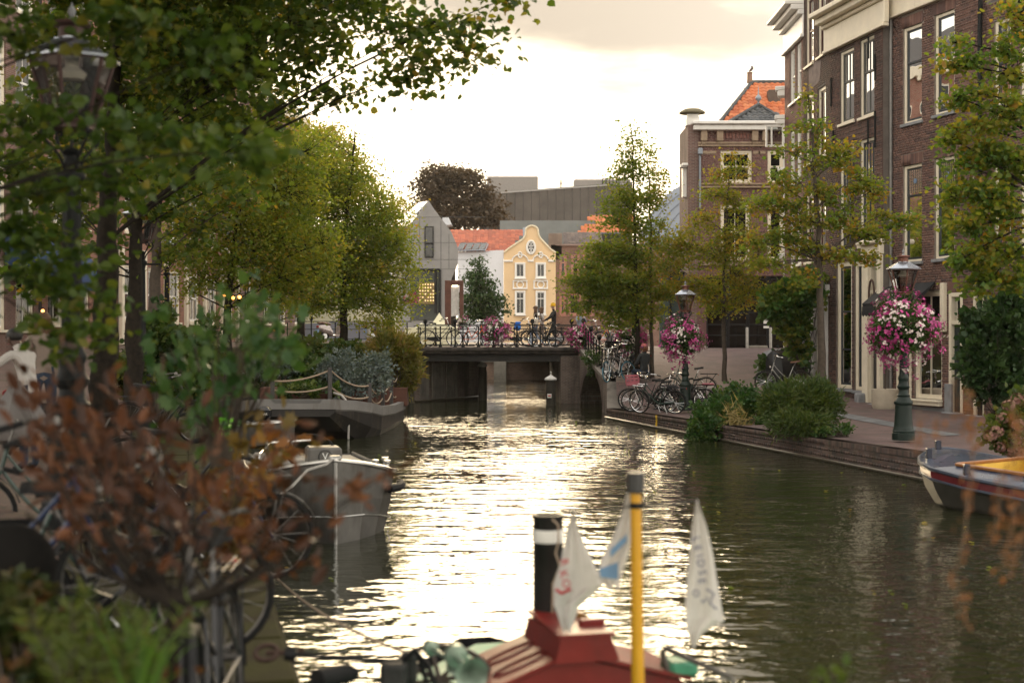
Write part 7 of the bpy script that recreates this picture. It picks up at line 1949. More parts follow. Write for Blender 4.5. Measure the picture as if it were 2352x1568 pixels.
def lfoot(px, Y): x = PX(px, Y); return (x, Y, z_left(x, Y))
shrub('hedge', 'tall loose hedge on the left bank behind the garden barge', 'hedge', lfoot(700, 47), [lob(700, 815, 70, 40, 47), lob(780, 810, 50, 30, 48), lob(640, 830, 50, 40, 46), lob(820, 830, 40, 34, 48)], BOX_, .16, 3200, 'broad', hue=(.2, 1))
shrub('hedge', 'green undergrowth at the feet of the dark trunks on the left bank', 'hedge', lfoot(360, 27), [lob(360, 800, 70, 70, 27), lob(430, 830, 70, 60, 28), lob(300, 870, 60, 50, 25), lob(480, 780, 40, 60, 30), lob(370, 740, 30, 40, 28), lob(440, 900, 50, 50, 26)], BOX_, .11, 6500, 'broad', hue=(.1, 1))
def haze(dens):
 m, nt, N, L, out = _nodes('haze_air')
 v = N('ShaderNodeVolumePrincipled'); v.inputs['Color'].default_value = (.95, .92, .88, 1); v.inputs['Density'].default_value = dens; v.inputs['Anisotropy'].default_value = .5
 L(v.outputs[0], out.inputs['Volume'])
 mb = MB(); mb.box((0, 430, 14.65), (840, 960, 34.7)); mb.build('haze', m)['kind'] = 'stuff'
haze(.00014)
# ================================================================== LAMPS AND FLOWER BASKETS
gr = 'old street lamps along the canal'
xr_l = PX(2075, 28.4)
lamp = make_lamp('green street lamp ringed by the largest flower ball, beside the brick house with the awning', (xr_l, 28.4, .50))
def lampcopy(px, Y, z, label): return copy_tree(lamp, label, (PX(px, Y), Y, z), mats={'dark_green_iron': IRON, 'brown_copper': M('shaded_copper', (.055, .025, .02), .6, .2, .3, 8)} if px < 900 else None)  # left lamps take darker metal copies, painting in the shade of that bank
lampcopy(1574, 42.0, .42, 'street lamp standing among the parked bicycles, its lantern lost in the maple')
lampcopy(1456, 48.9, 1.15, 'street lamp with a flower ball half hidden behind two slim tree trunks by the arch')
lampcopy(165, 10.4, 1.14, 'large blurred street lamp at upper left among overhanging lime leaves')
lampcopy(325, 25.3, 1.32, 'street lamp half hidden by a forked dark trunk, second nearest on the left bank')
lampcopy(383, 42.0, 1.90, 'small far street lamp by the leaning grey trunk on the left bank')
flower_ball('flower_basket', 'largest flower ball, pink and white, round the lamp by the brick house with the awning', (xr_l, 28.4, 2.72), .76, 2300, 6500, .034)
flower_ball('flower_basket', 'flower ball above the parked bicycles on the quay', (PX(1567, 42), 42, 2.50), .68, 1500, 3200, .038, 120)
flower_ball('flower_basket', 'darker flower ball behind two slim trunks at the street end of the bridge', (PX(1452, 48.9), 48.9, 2.60), .64, 1100, 2400, .036, 60)
flower_ball('flower_basket', 'flower basket in the middle of the bridge railing', (PX(1139, YB), YB, PZ(760, YB)), .52, 1000, 1600, .042, 60)
flower_ball('flower_basket', 'flower basket on the railing corner where the bridge meets the wing wall', (PX(1333, 55.8), 55.8, PZ(773, 55.8)), .50, 1000, 1600, .042, 60)
flower_ball('flower_basket', 'small pink flower trough on the far bridge railing, left of the orange bicycle', (PX(1064, 62), 62, PZ(742, 62)), .34, 160, 500, .034, 0)
flower_ball('flower_basket', 'red flower basket hanging before the concrete gable house', (PX(1012 - 70, 70), 70, PZ(686, 70)), .36, 160, 300, .04, 0)
bpy.data.objects['flower_basket.006'].children[-1].data.materials[0] = M('red_petals', (.5, .02, .03), .6)
# ================================================================== BICYCLES
FB_, FG, FBL, FR_, FO, FS = (M('bike_black', (.014, .014, .016), .3, 0, .2, 9), M('bike_green', (.02, .045, .035), .3, 0, .2, 9), M('bike_blue', (.018, .032, .085), .3, 0, .2, 9), M('bike_red', (.25, .02, .02), .3, 0, .2, 9), M('bike_orange', (.62, .11, .02), .35, 0, .15, 9), M('bike_silver', (.40, .40, .39), .3, .7, .1, 9))
BROWNS = M('brown_leather', (.12, .05, .025), .5, 0, .2, 9); PINKC = M('pink_plastic', (.42, .13, .16), .5, 0, .1, 5); LIMEP = M('lime_plastic', (.22, .75, .02), .45, 0, .05, 4)
TEALT = M('teal_tyre', (.07, .20, .27), .7, 0, .2, 9)
protoA = make_bike('black city bicycle leaning against the left end of the bridge railing', FB_)
protoB = make_bike('black bicycle with a pink crate, foremost of the cluster at the flower-ringed lamp', FB_, crate=PINKC, steer=20)
protoC = make_bike('orange bicycle behind the bridge railing, left of the middle flower basket', FO, wr=.31, guard=False)
protoD = make_bike('green bicycle with an empty chrome front rack, tilted among the cluster at the lamp', FG, crate='bare', steer=-15)
protoE = make_bike('dark bicycle with a pink carrier cushion, rear wheel right of the lamp', FB_, seat_mat=RUBBER, rackpad=PINKC)
protoF = make_bike('bicycle with teal front tyre turned towards the water, below the arch corner', FS, men=True, tyre=TEALT, steer=25)
DKCHROME = M('shaded_chrome', (.16, .15, .14), .45, .8, .2, 9)
protoG = make_bike('blue bicycle with a bare chrome front rack on the left bank by the lime-green crate', FBL, crate='bare')
protoH = make_bike('heavy dark bicycle with fat tyres at the right end of the bridge railing', FB_, men=True, fat=.032, guard=True)
protoI = make_bike('silver bicycle with brown saddle leaning at the creeper corner of the dark house', FS, seat_mat=BROWNS)
def put(proto, label, X, Y, head, lean=4, z=None, first=False, group='parked bicycles', m=None):
 if z is None: z = z_right(X, Y) if X > xl(Y) + 1 else z_left(X, Y)
 o = proto if first else copy_tree(proto, label, mats=m)
 o["group"] = group; o["label"] = label
 if Y < 30 and X < 0:  # left-bank chrome and silver swapped for darker copies, shade put into the colour
  for q in o.children_recursive:
   t = {CHROME: DKCHROME, FS: FG}.get(q.data.materials[0])
   if t: q.material_slots[0].link = 'OBJECT'; q.material_slots[0].material = t
 o.matrix_world = Matrix.Translation((X, Y, z + .004)) @ Matrix.Rotation(math.radians(head), 4, 'Z') @ Matrix.Rotation(math.radians(lean), 4, 'X')
 return o
gb, zb = 'bicycles on the bridge', deck_z + .02
put(protoA, protoA['label'], PX(982, 57), 57.0, 2, -5, zb, True, gb)
put(protoC, protoC['label'], PX(1061, 61.7), 61.7, 3, 6, zb, True, gb)
put(protoA, 'black bicycle with a bright blue saddlebag on the bridge, left of the two walking women', PX(1168, 57), 57.0, 0, -5, zb, group=gb)
put(protoH, protoH['label'], PX(1276, 57.2), 57.2, 178, -6, zb, True, gb)
put(protoA, 'bicycle behind the middle flower basket on the bridge, only its handlebar showing', PX(1140, 61.8), 61.8, 185, 5, zb, group=gb)
put(protoA, 'bicycle at the far railing behind the two women on the bridge', PX(1205, 61.9), 61.9, 5, 5, zb, group=gb)
put(protoD, 'bicycle at the far railing behind the man in black on the bridge', PX(1290, 62.0), 62.0, 174, 5, zb, group=gb)
put(protoA, 'bicycle at the far railing under the blonde woman with the phone', PX(1325, 61.6), 61.6, 8, 5, zb, group=gb)
put(protoC, 'red-orange bicycle at the street end of the bridge beside the corner flower basket', PX(1378, 59.5), 59.5, 15, 5, zb, group=gb)
bagb = thing('saddlebag', 'bright blue bag strapped on a bicycle on the bridge', 'bag', (PX(1188, 56.95), 56.95, zb))
m = MB(); cb = Vector((PX(1189, 56.9), 56.9, zb + .80)); m.bbox(cb, (.26, .30, .30), .07); m.bbox(cb + Vector((.02, 0, .17)), (.24, .24, .08), .03); m.build('bag', M('blue_nylon', (.01, .16, .62), .5, 0, .15, 8), bagb, smooth=True)
gw_ = 'bicycles along the wing-wall railing'
wl5 = [('black bicycle at the top of the wing-wall railing, next to the corner flower basket', 54.0), ('second bicycle down the wing-wall railing from the bridge', 52.9), ('third bicycle down the wing-wall railing, chrome bars catching the light', 51.9), ('fourth bicycle down the wing-wall railing, pale handlebar raised', 50.9), ('fifth bicycle down the wing-wall railing, behind the lowest rail post', 49.9), ('lowest bicycle on the wing-wall railing, above the arch corner', 48.8)]
for k, (lb_, Y) in enumerate(wl5): put((protoA, protoD, protoI, protoA, protoB, protoA)[k], lb_, 3.25 - .092 * (Y - 48.1) + .95 + (k % 2) * .15, Y + .9, -92 + 12 * math.sin(k * 2.1) + 180 * (k % 2 == 1), 7 if k % 2 else -7, group=gw_)
gl = 'bicycles parked around the flower-ringed lamp on the quay'
put(protoD, protoD['label'], PX(1550, 41.6), 41.5, 158, -12, None, True, gl)
put(protoB, protoB['label'], PX(1532, 42.8), 42.6, 160, -8, None, True, gl)
put(protoA, 'black bicycle with chrome bars, farthest back of the cluster left of the lamp', PX(1525, 43.6), 43.6, 165, -8, group=gl)
put(protoA, 'front-most bicycle of the cluster, tall chrome wheel facing the water', PX(1600, 42.9), 43.0, 196, 7, group=gl)
put(protoE, protoE['label'], PX(1618, 42.6), 42.6, 166, 8, None, True, gl)
put(protoA, 'black bicycle right of the lamp behind the pink cushion', PX(1622, 43.6), 43.7, 172, 8, group=gl, m={'bike_black': FG})
ga_ = 'bicycles by the half hidden lamp at the arch corner'
put(protoF, protoF['label'], PX(1447, 46.2), 46.4, 222, 10, None, True, ga_)
put(protoA, 'black bicycle left of the lamp at the arch corner, facing the water', PX(1475, 46.6), 46.8, 200, 7, group=ga_)
put(protoB, 'black bicycle with a crate behind the crouching figure at the arch corner', PX(1480, 47.6), 47.9, 190, 6, group=ga_, m={'pink_plastic': BLACKM})
put(protoI, protoI['label'], PX(1842, 43.0), 43.0, 172, -4, None, True, 'parked bicycles')
gq = 'bicycles along the far quay, glimpsed under the bridge'
for k, (px, lb_) in enumerate([(1132, 'bicycle on the far quay under the bridge, nearest the left pier'), (1165, 'bicycle on the far quay under the bridge, middle of the row'), (1205, 'bicycle on the far quay under the bridge, right of the middle'), (1250, 'bicycle on the far quay under the bridge, nearest the right pier')]):
 put((protoA, protoI, protoA, protoD)[k], lb_, PX(px, 90), 90, (5, 70, 178, 110)[k], 4, 1.13, group=gq)
gL = 'bicycles parked along the left bank'
for k, (pr, lb_, X, Y, hd, ln, mm) in enumerate([
  (protoA, 'black bicycle with a broad saddle at the lower left edge, behind brown leaves', -2.72, 7.7, 12, 5, None), (protoD, 'bicycle with a chrome-ended black grip behind the rust-brown leaves', -2.62, 8.9, 196, 6, None),
  (protoA, 'blue bicycle low on the left behind the rust-brown leaves', -3.0, 6.9, 14, 6, {'bike_black': FBL}), (protoA, 'bicycle nearest the camera, front wheel with a pale tyre wall at the mossy quay', -1.36, 7.0, -87, 5, None),
  (protoI, 'bicycle with long pale handlebar beside the green-leaved bush', -3.55, 12.4, 188, 5, None), (protoA, 'dark bicycle behind the green-leaved bush on the left quay', -3.9, 14.6, 20, 5, None),
  (protoB, 'bicycle with dark crate in the left bank row, under the undergrowth', -4.6, 17.0, 190, 5, {'pink_plastic': BLACKM}), (protoG, protoG['label'], -2.95, 11.0, 15, 5, None), (protoA, 'bicycle farthest down the left bank row towards the barge', -6.2, 23.0, 15, 5, None)]):
 put(pr, lb_, X, Y, hd, ln, None, pr is protoG, gL, mm)
pn = thing('pannier', 'large black pannier bag at the lower left edge, on a parked bicycle', 'bag', (PX(20, 6.1), 6.1, 1.0))
m = MB(); m.ball(P(28, 1300, 6.1), (.19, .13, .185), 18, 12); m.build('bag', M('black_nylon', (.012, .011, .010), .85, 0, .3, 6, .2, spec=.1), pn, smooth=True)
lp = thing('plastic_crate', 'bright lime-green plastic crate standing behind the brown branches beside the dinghy', 'crate', P(512, 1040, 10.6))
m = MB(); c0 = P(512, 1005, 10.6)
for dz_ in np.linspace(-.10, .13, 6):
 for dx, dy, sx, sy in ((0, -.1, .11, .012), (0, .1, .11, .012), (-.055, 0, .012, .2), (.055, 0, .012, .2)): m.bbox(c0 + Vector((dx, dy, dz_)), (sx, sy, .028), .004)
for dx in (-.055, -.018, .018, .055): m.bbox(c0 + Vector((dx, -.104, .015)), (.012, .012, .26), .003)
m.bbox(c0 + Vector((0, 0, -.115)), (.11, .2, .012), .003); m.build('crate', LIMEP, lp)
# ================================================================== SCOOTERS
def scooter(label, X, Y, z, head, body, cover=False):
 root = thing('motor_scooter', label, 'scooter', (0, 0, 0), 'motor scooters left of the bridge' if not cover else None)
 for x in (0, 1.2):
  m = MB(); m.tube([(x + .2 * math.cos(a), 0, .24 + .2 * math.sin(a)) for a in [i * math.pi / 8 for i in range(16)]], .05, 6, closed=True); w = m.build('wheel', RUBBER, root, smooth=True)
  m = MB(); m.lathe([(.12, -.03), (.16, 0), (.12, .03)], 12, (x, 0, .24), Matrix.Rotation(math.radians(90), 3, 'X')); m.build('rim', STEEL, w)
 def loft(secs):
  mb = MB(); rr = []
  for (x, zc, hw_, hh) in secs: rr.append([Vector((x, hw_ * math.cos(a) * (1 if abs(math.cos(a)) < .9 else .95), zc + hh * math.sin(a))) for a in [i * math.pi / 5 + .3 for i in range(10)]])
  for a, b in zip(rr, rr[1:]):
   for i in range(10): mb.poly([a[i], a[(i + 1) % 10], b[(i + 1) % 10], b[i]])
  mb.poly(rr[0][::-1]); mb.poly(rr[-1]); return mb
 loft([(-.42, .62, .05, .05), (-.36, .60, .15, .12), (-.1, .55, .19, .20), (.25, .50, .17, .22), (.42, .38, .13, .12)]).build('rear_body', body, root, smooth=True)
 loft([(.40, .25, .16, .04), (.85, .25, .17, .04), (.95, .5, .20, .25), (1.02, .75, .16, .15), (.98, .95, .08, .06)]).build('leg_shield', body, root, smooth=True)
 loft([(-.38, .80, .08, .03), (-.2, .80, .15, .06), (.15, .77, .14, .06), (.38, .73, .08, .04)]).build('saddle', BROWNS if not cover else RUBBER, root, smooth=True)
 m = MB(); m.tube([(1.2, 0, .24), (1.08, 0, .6), (.98, 0, 1.0)], .03, 6); m.tube([(.86, -.32, 1.04), (.96, -.12, 1.03), (.96, .12, 1.03), (.86, .32, 1.04)], .02, 6); m.build('handlebar', BLACKM, root)
 m = MB(); m.bbox((-.47, 0, .42), (.02, .20, .20), .006); m.build('number_plate', M('pale_blue_plate', (.30, .48, .72), .5), root)
 m = MB(); m.bbox((-.43, 0, .64), (.04, .14, .07), .015); m.build('tail_light', MC['red_reflector'], root)
 m = MB(); m.ball((1.06, 0, .92), (.05, .09, .08), 8, 5); m.build('headlight', CHROME, root, smooth=True)
 for s in (-1, 1): m = MB(); m.tube([(.9, .2 * s, 1.04), (.92, .3 * s, 1.2)], .008, 4); m.ball((.92, .32 * s, 1.24), (.02, .07, .05), 7, 4); m.build('mirror', BLACKM, root)
 if cover: loft([(-.55, .45, .05, .3), (-.45, .55, .30, .55), (.2, .55, .34, .56), (.8, .62, .40, .60), (1.1, .55, .30, .52), (1.42, .3, .1, .28)]).build('rain_cover', M('black_tarpaulin', (.014, .015, .018), .35, 0, .3, 5, .9, 6), root, smooth=True)
 root.matrix_world = Matrix.Translation((X, Y, z)) @ Matrix.Rotation(math.radians(head), 4, 'Z') @ Matrix.Rotation(math.radians(-5), 4, 'X')
SILV = M('pearl_scooter_paint', (.42, .36, .34), .25, .3, .08, 4, coat=.6)
scooter('pale motor scooter with a light-blue number plate, left of the bridge beside the thick trunk', PX(747, 62), 62.0, 2.43, 55, SILV)
scooter('dark motor scooter with a light-blue number plate, right of the thick trunk by the bridge', PX(858, 60), 60.0, 2.43, 50, M('dark_scooter_paint', (.05, .03, .035), .25, .2, .1, 4, coat=.6))
scooter('motor scooter under a black rain cover at the creeper corner of the garage street', PX(1790, 45.2), 45.0, z_right(PX(1790, 45), 45), 60, BLACKM, True)
for px, Y, lb_, red in ((785, 60.5, 'pale bollard with red bands between the scooter and the thick trunk', True), (847, 59.5, 'plain pale bollard with a round top beside the dark scooter', False)):
 t = thing('bollard', lb_, 'bollard', (PX(px, Y), Y, 2.42)); x = PX(px, Y)
 m = MB(); m.lathe([(.085, 2.42), (.075, 3.2), (.06, 3.32), (0, 3.35)], 12, (x, Y, 0)); po = m.build('post', MC['pale_post'], t, smooth=True)
 if red:
  m = MB()
  for zz in (2.78, 3.02): m.lathe([(.083, zz), (.083, zz + .11)], 12, (x, Y, 0))
  m.build('red_band', MC['sign_red'], po)
# ================================================================== PEOPLE
DEN = M('denim', (.10, .15, .24), .85, 0, .2, 20); DEN2 = M('dark_denim', (.018, .030, .055), .85, 0, .2, 20); BLK = M('black_cloth', (.014, .013, .014), .9, 0, .3, 14); WHT = M('white_cloth', (.46, .43, .40), .9, 0, .06, 10)
BRH = M('brown_hair', (.10, .050, .022), .6, 0, .3, 30); BLH = M('blonde_hair', (.42, .26, .11), .6, 0, .25, 30); DKH = M('dark_hair', (.012, .010, .009), .6, 0, .3, 30); GRC = M('grey_denim_jacket', (.26, .30, .34), .9, 0, .1, 20); TAN = M('taupe_cloth', (.22, .17, .14), .9, 0, .1, 10); REDS = M('brick_red_shoe', (.35, .07, .05), .7)
stride = dict(lkn=(-.09, .20, .50), lan=(-.09, .20, .10), lto=(-.09, .36, .05), rkn=(.09, .0, .48), ran=(.09, -.30, .16), rto=(.09, -.18, .05), lel=(-.22, -.12, 1.14), lwr=(-.2, -.02, .93), lha=(-.19, .03, .86), rel=(.22, .02, 1.13), rwr=(.18, .24, 1.02), rha=(.15, .30, 1.02))
zp = deck_z + .035
gp_ = 'people walking on the bridge'
person('woman in black top and wide blue jeans with a pale tote, walking the bridge', (PX(1231, 59), 59, zp), math.radians(90), stride, dict(skin=SKIN, top=BLK, sleeve=SKIN, hand=SKIN, legs=DEN, shoe=REDS), BRH, group=gp_, scale=.99)
person('woman in white top and taupe trousers walking behind the woman with the tote', (PX(1245, 59.7), 59.7, zp), math.radians(80), stride, dict(skin=SKIN, top=WHT, sleeve=WHT, hand=SKIN, legs=TAN, shoe=WHT), BRH, group=gp_, scale=.97)
person('man in a black hoodie and yellow beanie walking left with a bicycle on the bridge', (PX(1272, 59.2), 59.2, zp), math.radians(95), dict(stride, lel=(-.24, .12, 1.18), lwr=(-.2, .36, 1.05), lha=(-.19, .43, 1.04), rel=(.24, .12, 1.16), rwr=(.2, .36, 1.03), rha=(.19, .43, 1.03)), dict(skin=SKIN, top=BLK, sleeve=BLK, hand=SKIN, legs=BLK, shoe=BLK), None, coat=True, hat=M('yellow_knit', (.75, .42, .02), .9), group=gp_, scale=1.04)
person('blonde woman in a grey jacket holding a phone to her mouth on the bridge', (PX(1333, 60.5), 60.5, zp - .12), math.radians(205), dict(rel=(.22, .14, 1.18), rwr=(.08, .24, 1.40), rha=(.04, .20, 1.46), lel=(-.22, .10, 1.16), lwr=(-.10, .24, 1.30), lha=(-.04, .24, 1.34)), dict(skin=SKIN, top=GRC, sleeve=GRC, hand=SKIN, legs=BLK, shoe=BLK), BLH, coat=True, group=gp_, scale=.98)
tb = thing('tote_bag', 'pale canvas tote hanging from the shoulder of the woman in black on the bridge', 'bag', (PX(1231, 58.7), 58.7, zp + .9))
m = MB(); c0 = Vector((PX(1230, 58.72), 58.72, zp + .98)); m.bbox(c0, (.22, .07, .27), .025); m.build('bag', M('natural_canvas', (.62, .54, .42), .9), tb, smooth=True)
m = MB(); m.tube([c0 + Vector((-.1, -.01, .16)), c0 + Vector((-.03, -.02, .36)), c0 + Vector((.06, .02, .38)), c0 + Vector((.1, .0, .16))], .012, 5); m.build('strap', MC['natural_canvas'], tb)
X7, Y7 = PX(1480, 46.0), 46.0
person('figure with curly auburn hair and a red-blue headscarf sitting on the quay among bicycles', (X7, Y7, z_right(X7, Y7) - .42), math.radians(35), dict(pelvis=(0, 0, .86), waist=(0, .02, 1.0), lhip=(-.1, .05, .82), rhip=(.1, .05, .82), lkn=(-.13, .42, .88), rkn=(.13, .42, .86), lan=(-.12, .44, .48), ran=(.12, .44, .48), lto=(-.12, .58, .44), rto=(.12, .58, .44),
       lel=(-.24, .10, 1.12), lwr=(-.12, .32, 1.02), lha=(-.08, .38, 1.02), rel=(.24, .10, 1.12), rwr=(.12, .32, 1.02), rha=(.08, .38, 1.02)), dict(skin=SKIN, top=M('charcoal_coat', (.025, .028, .030), .85, 0, .2, 12), sleeve=M('charcoal_coat'), hand=SKIN, legs=DEN2, shoe=BLK), M('auburn_hair', (.13, .045, .018), .7, 0, .3, 30), 'curly', coat=True,
       hat=M_attr('striped_cloth', [(.42, .03, .03), (.04, .07, .35), (.6, .55, .55), (.42, .03, .03), (.04, .07, .35)], .8, 0))
Xp, Yp = PX(70, 15.2), 15.2; zp_ = z_left(Xp, Yp)
REDG = M('red_glove', (.30, .015, .02), .7)
person('bending person in white top, blue jeans and red gloves holding a clear bag', (Xp, Yp, zp_), math.radians(70), dict(waist=(0, .04, 1.08), chest=(0, .10, 1.28), neck0=(0, .14, 1.41), neck=(0, .19, 1.47), head=(0, .24, 1.53), crown=(0, .25, 1.62), lsh=(-.18, .12, 1.37), rsh=(.18, .12, 1.37), lel=(-.26, .30, 1.22), lwr=(-.22, .52, 1.26), lha=(-.2, .60, 1.27),
       rel=(.24, .22, 1.12), rwr=(.16, .36, .96), rha=(.12, .42, .92)), dict(skin=SKIND, top=WHT, sleeve=WHT, hand=REDG, legs=DEN2, shoe=BLK), DKH, 'short', scale=.92)
def text_mesh(body, size, mat, mw, parent, name='lettering', ext=.001):
 cu = bpy.data.curves.new(name, 'FONT'); cu.body = body; cu.size = size; cu.extrude = ext; cu.align_x = 'CENTER'; cu.align_y = 'CENTER'; cu.resolution_u = 3
 t = bpy.data.objects.new('tmp_text', cu); COL.objects.link(t); bpy.context.view_layer.update()
 me = bpy.data.meshes.new_from_object(t.evaluated_get(bpy.context.evaluated_depsgraph_get())); bpy.data.objects.remove(t)
 me.name = name; me.materials.clear(); me.materials.append(mat)
 o = link_mesh(name, me, parent); off = OFF.get(parent.name, Vector((0, 0, 0))) if parent else Vector((0, 0, 0))
 o.matrix_local = Matrix.Translation(-off) @ mw; return o
bg_ = thing('rubbish_bag', 'translucent white rubbish bag held in a red glove at far left', 'bag', (Xp + .45, Yp - .1, zp_ + .9))
m = MB(); top = Vector((Xp - .05, Yp - .28, zp_ + .97)); vs = []
for j, (r, z) in enumerate(((.03, .02), (.06, -.03), (.16, -.16), (.27, -.34), (.33, -.50), (.30, -.60), (.12, -.66))):
 for k in range(16): a = 2 * math.pi * k / 16; rr = r * (1 + .13 * math.sin(k * 2.6 + j * .7) * (j > 0)); vs.append(top + Vector((rr * math.cos(a), rr * .8 * math.sin(a), z)))
m.mesh(vs, [(j * 16 + k, j * 16 + (k + 1) % 16, (j + 1) * 16 + (k + 1) % 16, (j + 1) * 16 + k) for j in range(6) for k in range(16)]); m.build('film', M_leaf('bag_film', [(.24, .22, .21), (.32, .30, .29)], .5, .35, .5, (1, .97, .95)), bg_, smooth=True)
person('person with brown hair half hidden behind the one with the clear rubbish bag', (PX(88, 18), 18.2, z_left(PX(88, 18), 18)), math.radians(20), {}, dict(skin=SKIN, top=TAN, sleeve=TAN, hand=SKIN, legs=DEN2, shoe=BLK), BRH)
# ================================================================== BOATS
def hull(secs, axis_o, d, mat, name, parent, close=(True, True), smooth=True):
 """secs: [(along, [(lateral, z), ...])] lofted; d = heading of the along axis"""
 d = Vector((d[0], d[1], 0)).normalized(); b = Vector((d.y, -d.x, 0)); O = Vector((axis_o[0], axis_o[1], 0))
 mb = MB(); R = [[O + d * a + b * l + Vector((0, 0, z)) for l, z in pr] for a, pr in secs]
 for r0, r1 in zip(R, R[1:]):
  for i in range(len(r0) - 1): mb.poly([r0[i], r0[i + 1], r1[i + 1], r1[i]])
 if close[0]: mb.poly(R[0])
 if close[1]: mb.poly(R[-1][::-1])
 return mb.build(name, mat, parent, smooth=smooth), (lambda a, l, z: O + d * a + b * l + Vector((0, 0, z)))
ALU = M('dull_aluminium', (.135, .128, .118), .45, .5, .25, 3, .2, 12, dirt=((.07, .062, .052), 2.5, .5))
ALUL = M('bright_aluminium', (.55, .54, .52), .3, .85, .12, 6)
sl = thing('sloop', 'grey aluminium sloop with a sharp upright stem and round white emblem on its console', 'boat', (-2.16, 17.4, 0))
sd = (-.2284, .9736)
def sec(w, wb, zt): return [(-w, zt), (-w * .97, zt * .55), (-wb, .0), (-wb * .5, -.3), (0, -.35), (wb * .5, -.3), (wb, .0), (w * .97, zt * .55), (w, zt)]
_, sp = hull([(0, sec(.02, .02, 1.02)), (.35, sec(.40, .34, .94)), (.75, sec(.70, .58, .85)), (1.15, sec(.88, .76, .77)), (1.8, sec(.93, .82, .72)), (3.5, sec(.93, .82, .68)), (5.6, sec(.88, .8, .66))], (-2.16, 17.4), sd, ALU, 'hull', sl)
m = MB(); lip = [sp(a, w, z) for a, w, z in ((5.6, .88, .67), (3.5, .94, .69), (1.8, .94, .73), (1.15, .90, .78), (.75, .71, .86), (.35, .41, .95), (0, .0, 1.03), (.35, -.41, .95), (.75, -.71, .86), (1.15, -.90, .78), (1.8, -.94, .73), (3.5, -.94, .69), (5.6, -.88, .67))]
m.tube(lip, .026, 6); m.build('gunwale', ALUL, sl, smooth=True)
m = MB()
L6 = list(zip(lip[:7], lip[::-1][:7]))
for (a, b), (c, d) in zip(L6, L6[1:]): m.poly([a - Vector((0, 0, .03)), b - Vector((0, 0, .03)), d - Vector((0, 0, .03)), c - Vector((0, 0, .03))])
m.build('deck', M('sloop_deck', (.13, .125, .115), .6, .3, .2, 4), sl)
m = MB(); m.tube([sp(-.005, 0, 1.0), sp(-.012, 0, .4), sp(.0, 0, -.1)], .022, 6); m.build('stem_bar', ALUL, sl)
m = MB()
for s in (-1, 1): m.tube([sp(-.01, .015 * s, .33), sp(.36, .405 * s, .31), sp(.75, .66 * s, .25), sp(1.15, .84 * s, .17), sp(1.8, .9 * s, .12)], .008, 4)
m.build('chine_seam', ALUL, sl)
m = MB(); cn = sp(2.0, .05, .86); R_ = Matrix(((sd[1], sd[0], 0), (-sd[0], sd[1], 0), (0, 0, 1))).transposed(); R_ = Matrix.Rotation(math.atan2(-sd[0], sd[1]), 3, 'Z')
m.bbox(cn, (.46, .5, .38), .03, R_); co_ = m.build('console', ALU, sl)
em = MB(); fc_ = cn + R_ @ Vector((.0, -.255, .07)); em.tube([fc_ + R_ @ Vector((.085 * math.cos(a), 0, .085 * math.sin(a))) for a in [i * math.pi / 10 for i in range(20)]], .008, 4, closed=True)
em.build('emblem_ring', M('emblem_black', (.02, .02, .02), .5), co_)
text_mesh('V', .13, M('emblem_white', (.85, .85, .83), .5), Matrix.Translation(fc_) @ (R_ @ Matrix.Rotation(math.radians(90), 3, 'X')).to_4x4(), co_, 'emblem_letter', .004)
m = MB(); wc = sp(2.1, -.12, .98); m.tube([wc + R_ @ Vector((.33 * math.cos(a), .25 * math.sin(a) * .4, .22 * math.sin(a))) for a in [i * math.pi / 14 for i in range(28)]], .016, 6, closed=True); m.build('steering_wheel', RUBBER, sl, smooth=True)
m = MB(); rp = [sp(1.9, -.84, .74), sp(2.0, -.80, .96), sp(3.0, -.6, 1.04), sp(3.4, 0, 1.04)]; m.tube(rp, .016, 6); m.tube([sp(2.6, -.66, .8), sp(2.6, -.68, 1.10)], .016, 6); m.build('grab_rail', CHROME, sl, smooth=True)
for a, l in ((1.15, .80), (1.25, .66), (1.6, .84)):
 m = MB(); z = .77; m.lathe([(.035, z - .02), (.03, z + .10), (.05, z + .12), (.05, z + .15), (0, z + .155)], 10, sp(a, l, 0)); m.build('bollard', ALUL, sl, smooth=True)
m = MB(); m.bbox(sp(.06, 0, 1.05), (.16, .12, .06), .02, R_); m.build('bow_cleat', ALUL, sl)
for s, pth in ((1, [(.75, .72), (.98, .88), (1.25, .96), (1.5, .98)]),):
 m = MB(); m.tube([sp(a, l + .05, .58) for a, l in pth], .055, 8); fd = thing('fender', 'black sausage fender wrapped round the right bow of the grey sloop', 'fender', sp(1.1, .95, .66)); m.build('fender', RUBBER, fd, smooth=True)
m = MB()
for x0, x1 in ((2.5, 3.3), (3.6, 4.4)): m.bbox(sp((x0 + x1) / 2, -.45, .74), (.7, .6, .14), .05, R_)
m.build('seat_cushion', M('pale_cushion', (.26, .24, .21), .9, 0, .1, 8), sl)
ml = thing('mooring_line', 'grey mooring line sagging from the bow of the aluminium sloop to the left quay', 'rope', sp(.05, 0, 1.05))
def sag(a, b, s, n=12): return [a.lerp(b, i / n) - Vector((0, 0, s * 4 * (i / n) * (1 - i / n))) for i in range(n + 1)]
m = MB(); m.tube([sp(.05, 0, 1.06)] + [P(x, y, 17.3 - k * .2) for k, (x, y) in enumerate(((749, 1066), (706, 1079), (671, 1116), (639, 1139), (608, 1145), (572, 1136)))], .018, 6); m.build('rope', M('grey_rope', (.36, .34, .31), .9, 0, .2, 50), ml)
dg_ = thing('dinghy', 'small grey dinghy with a black outboard motor moored below the garden barge', 'boat', (-6.0, 33.6, 0))
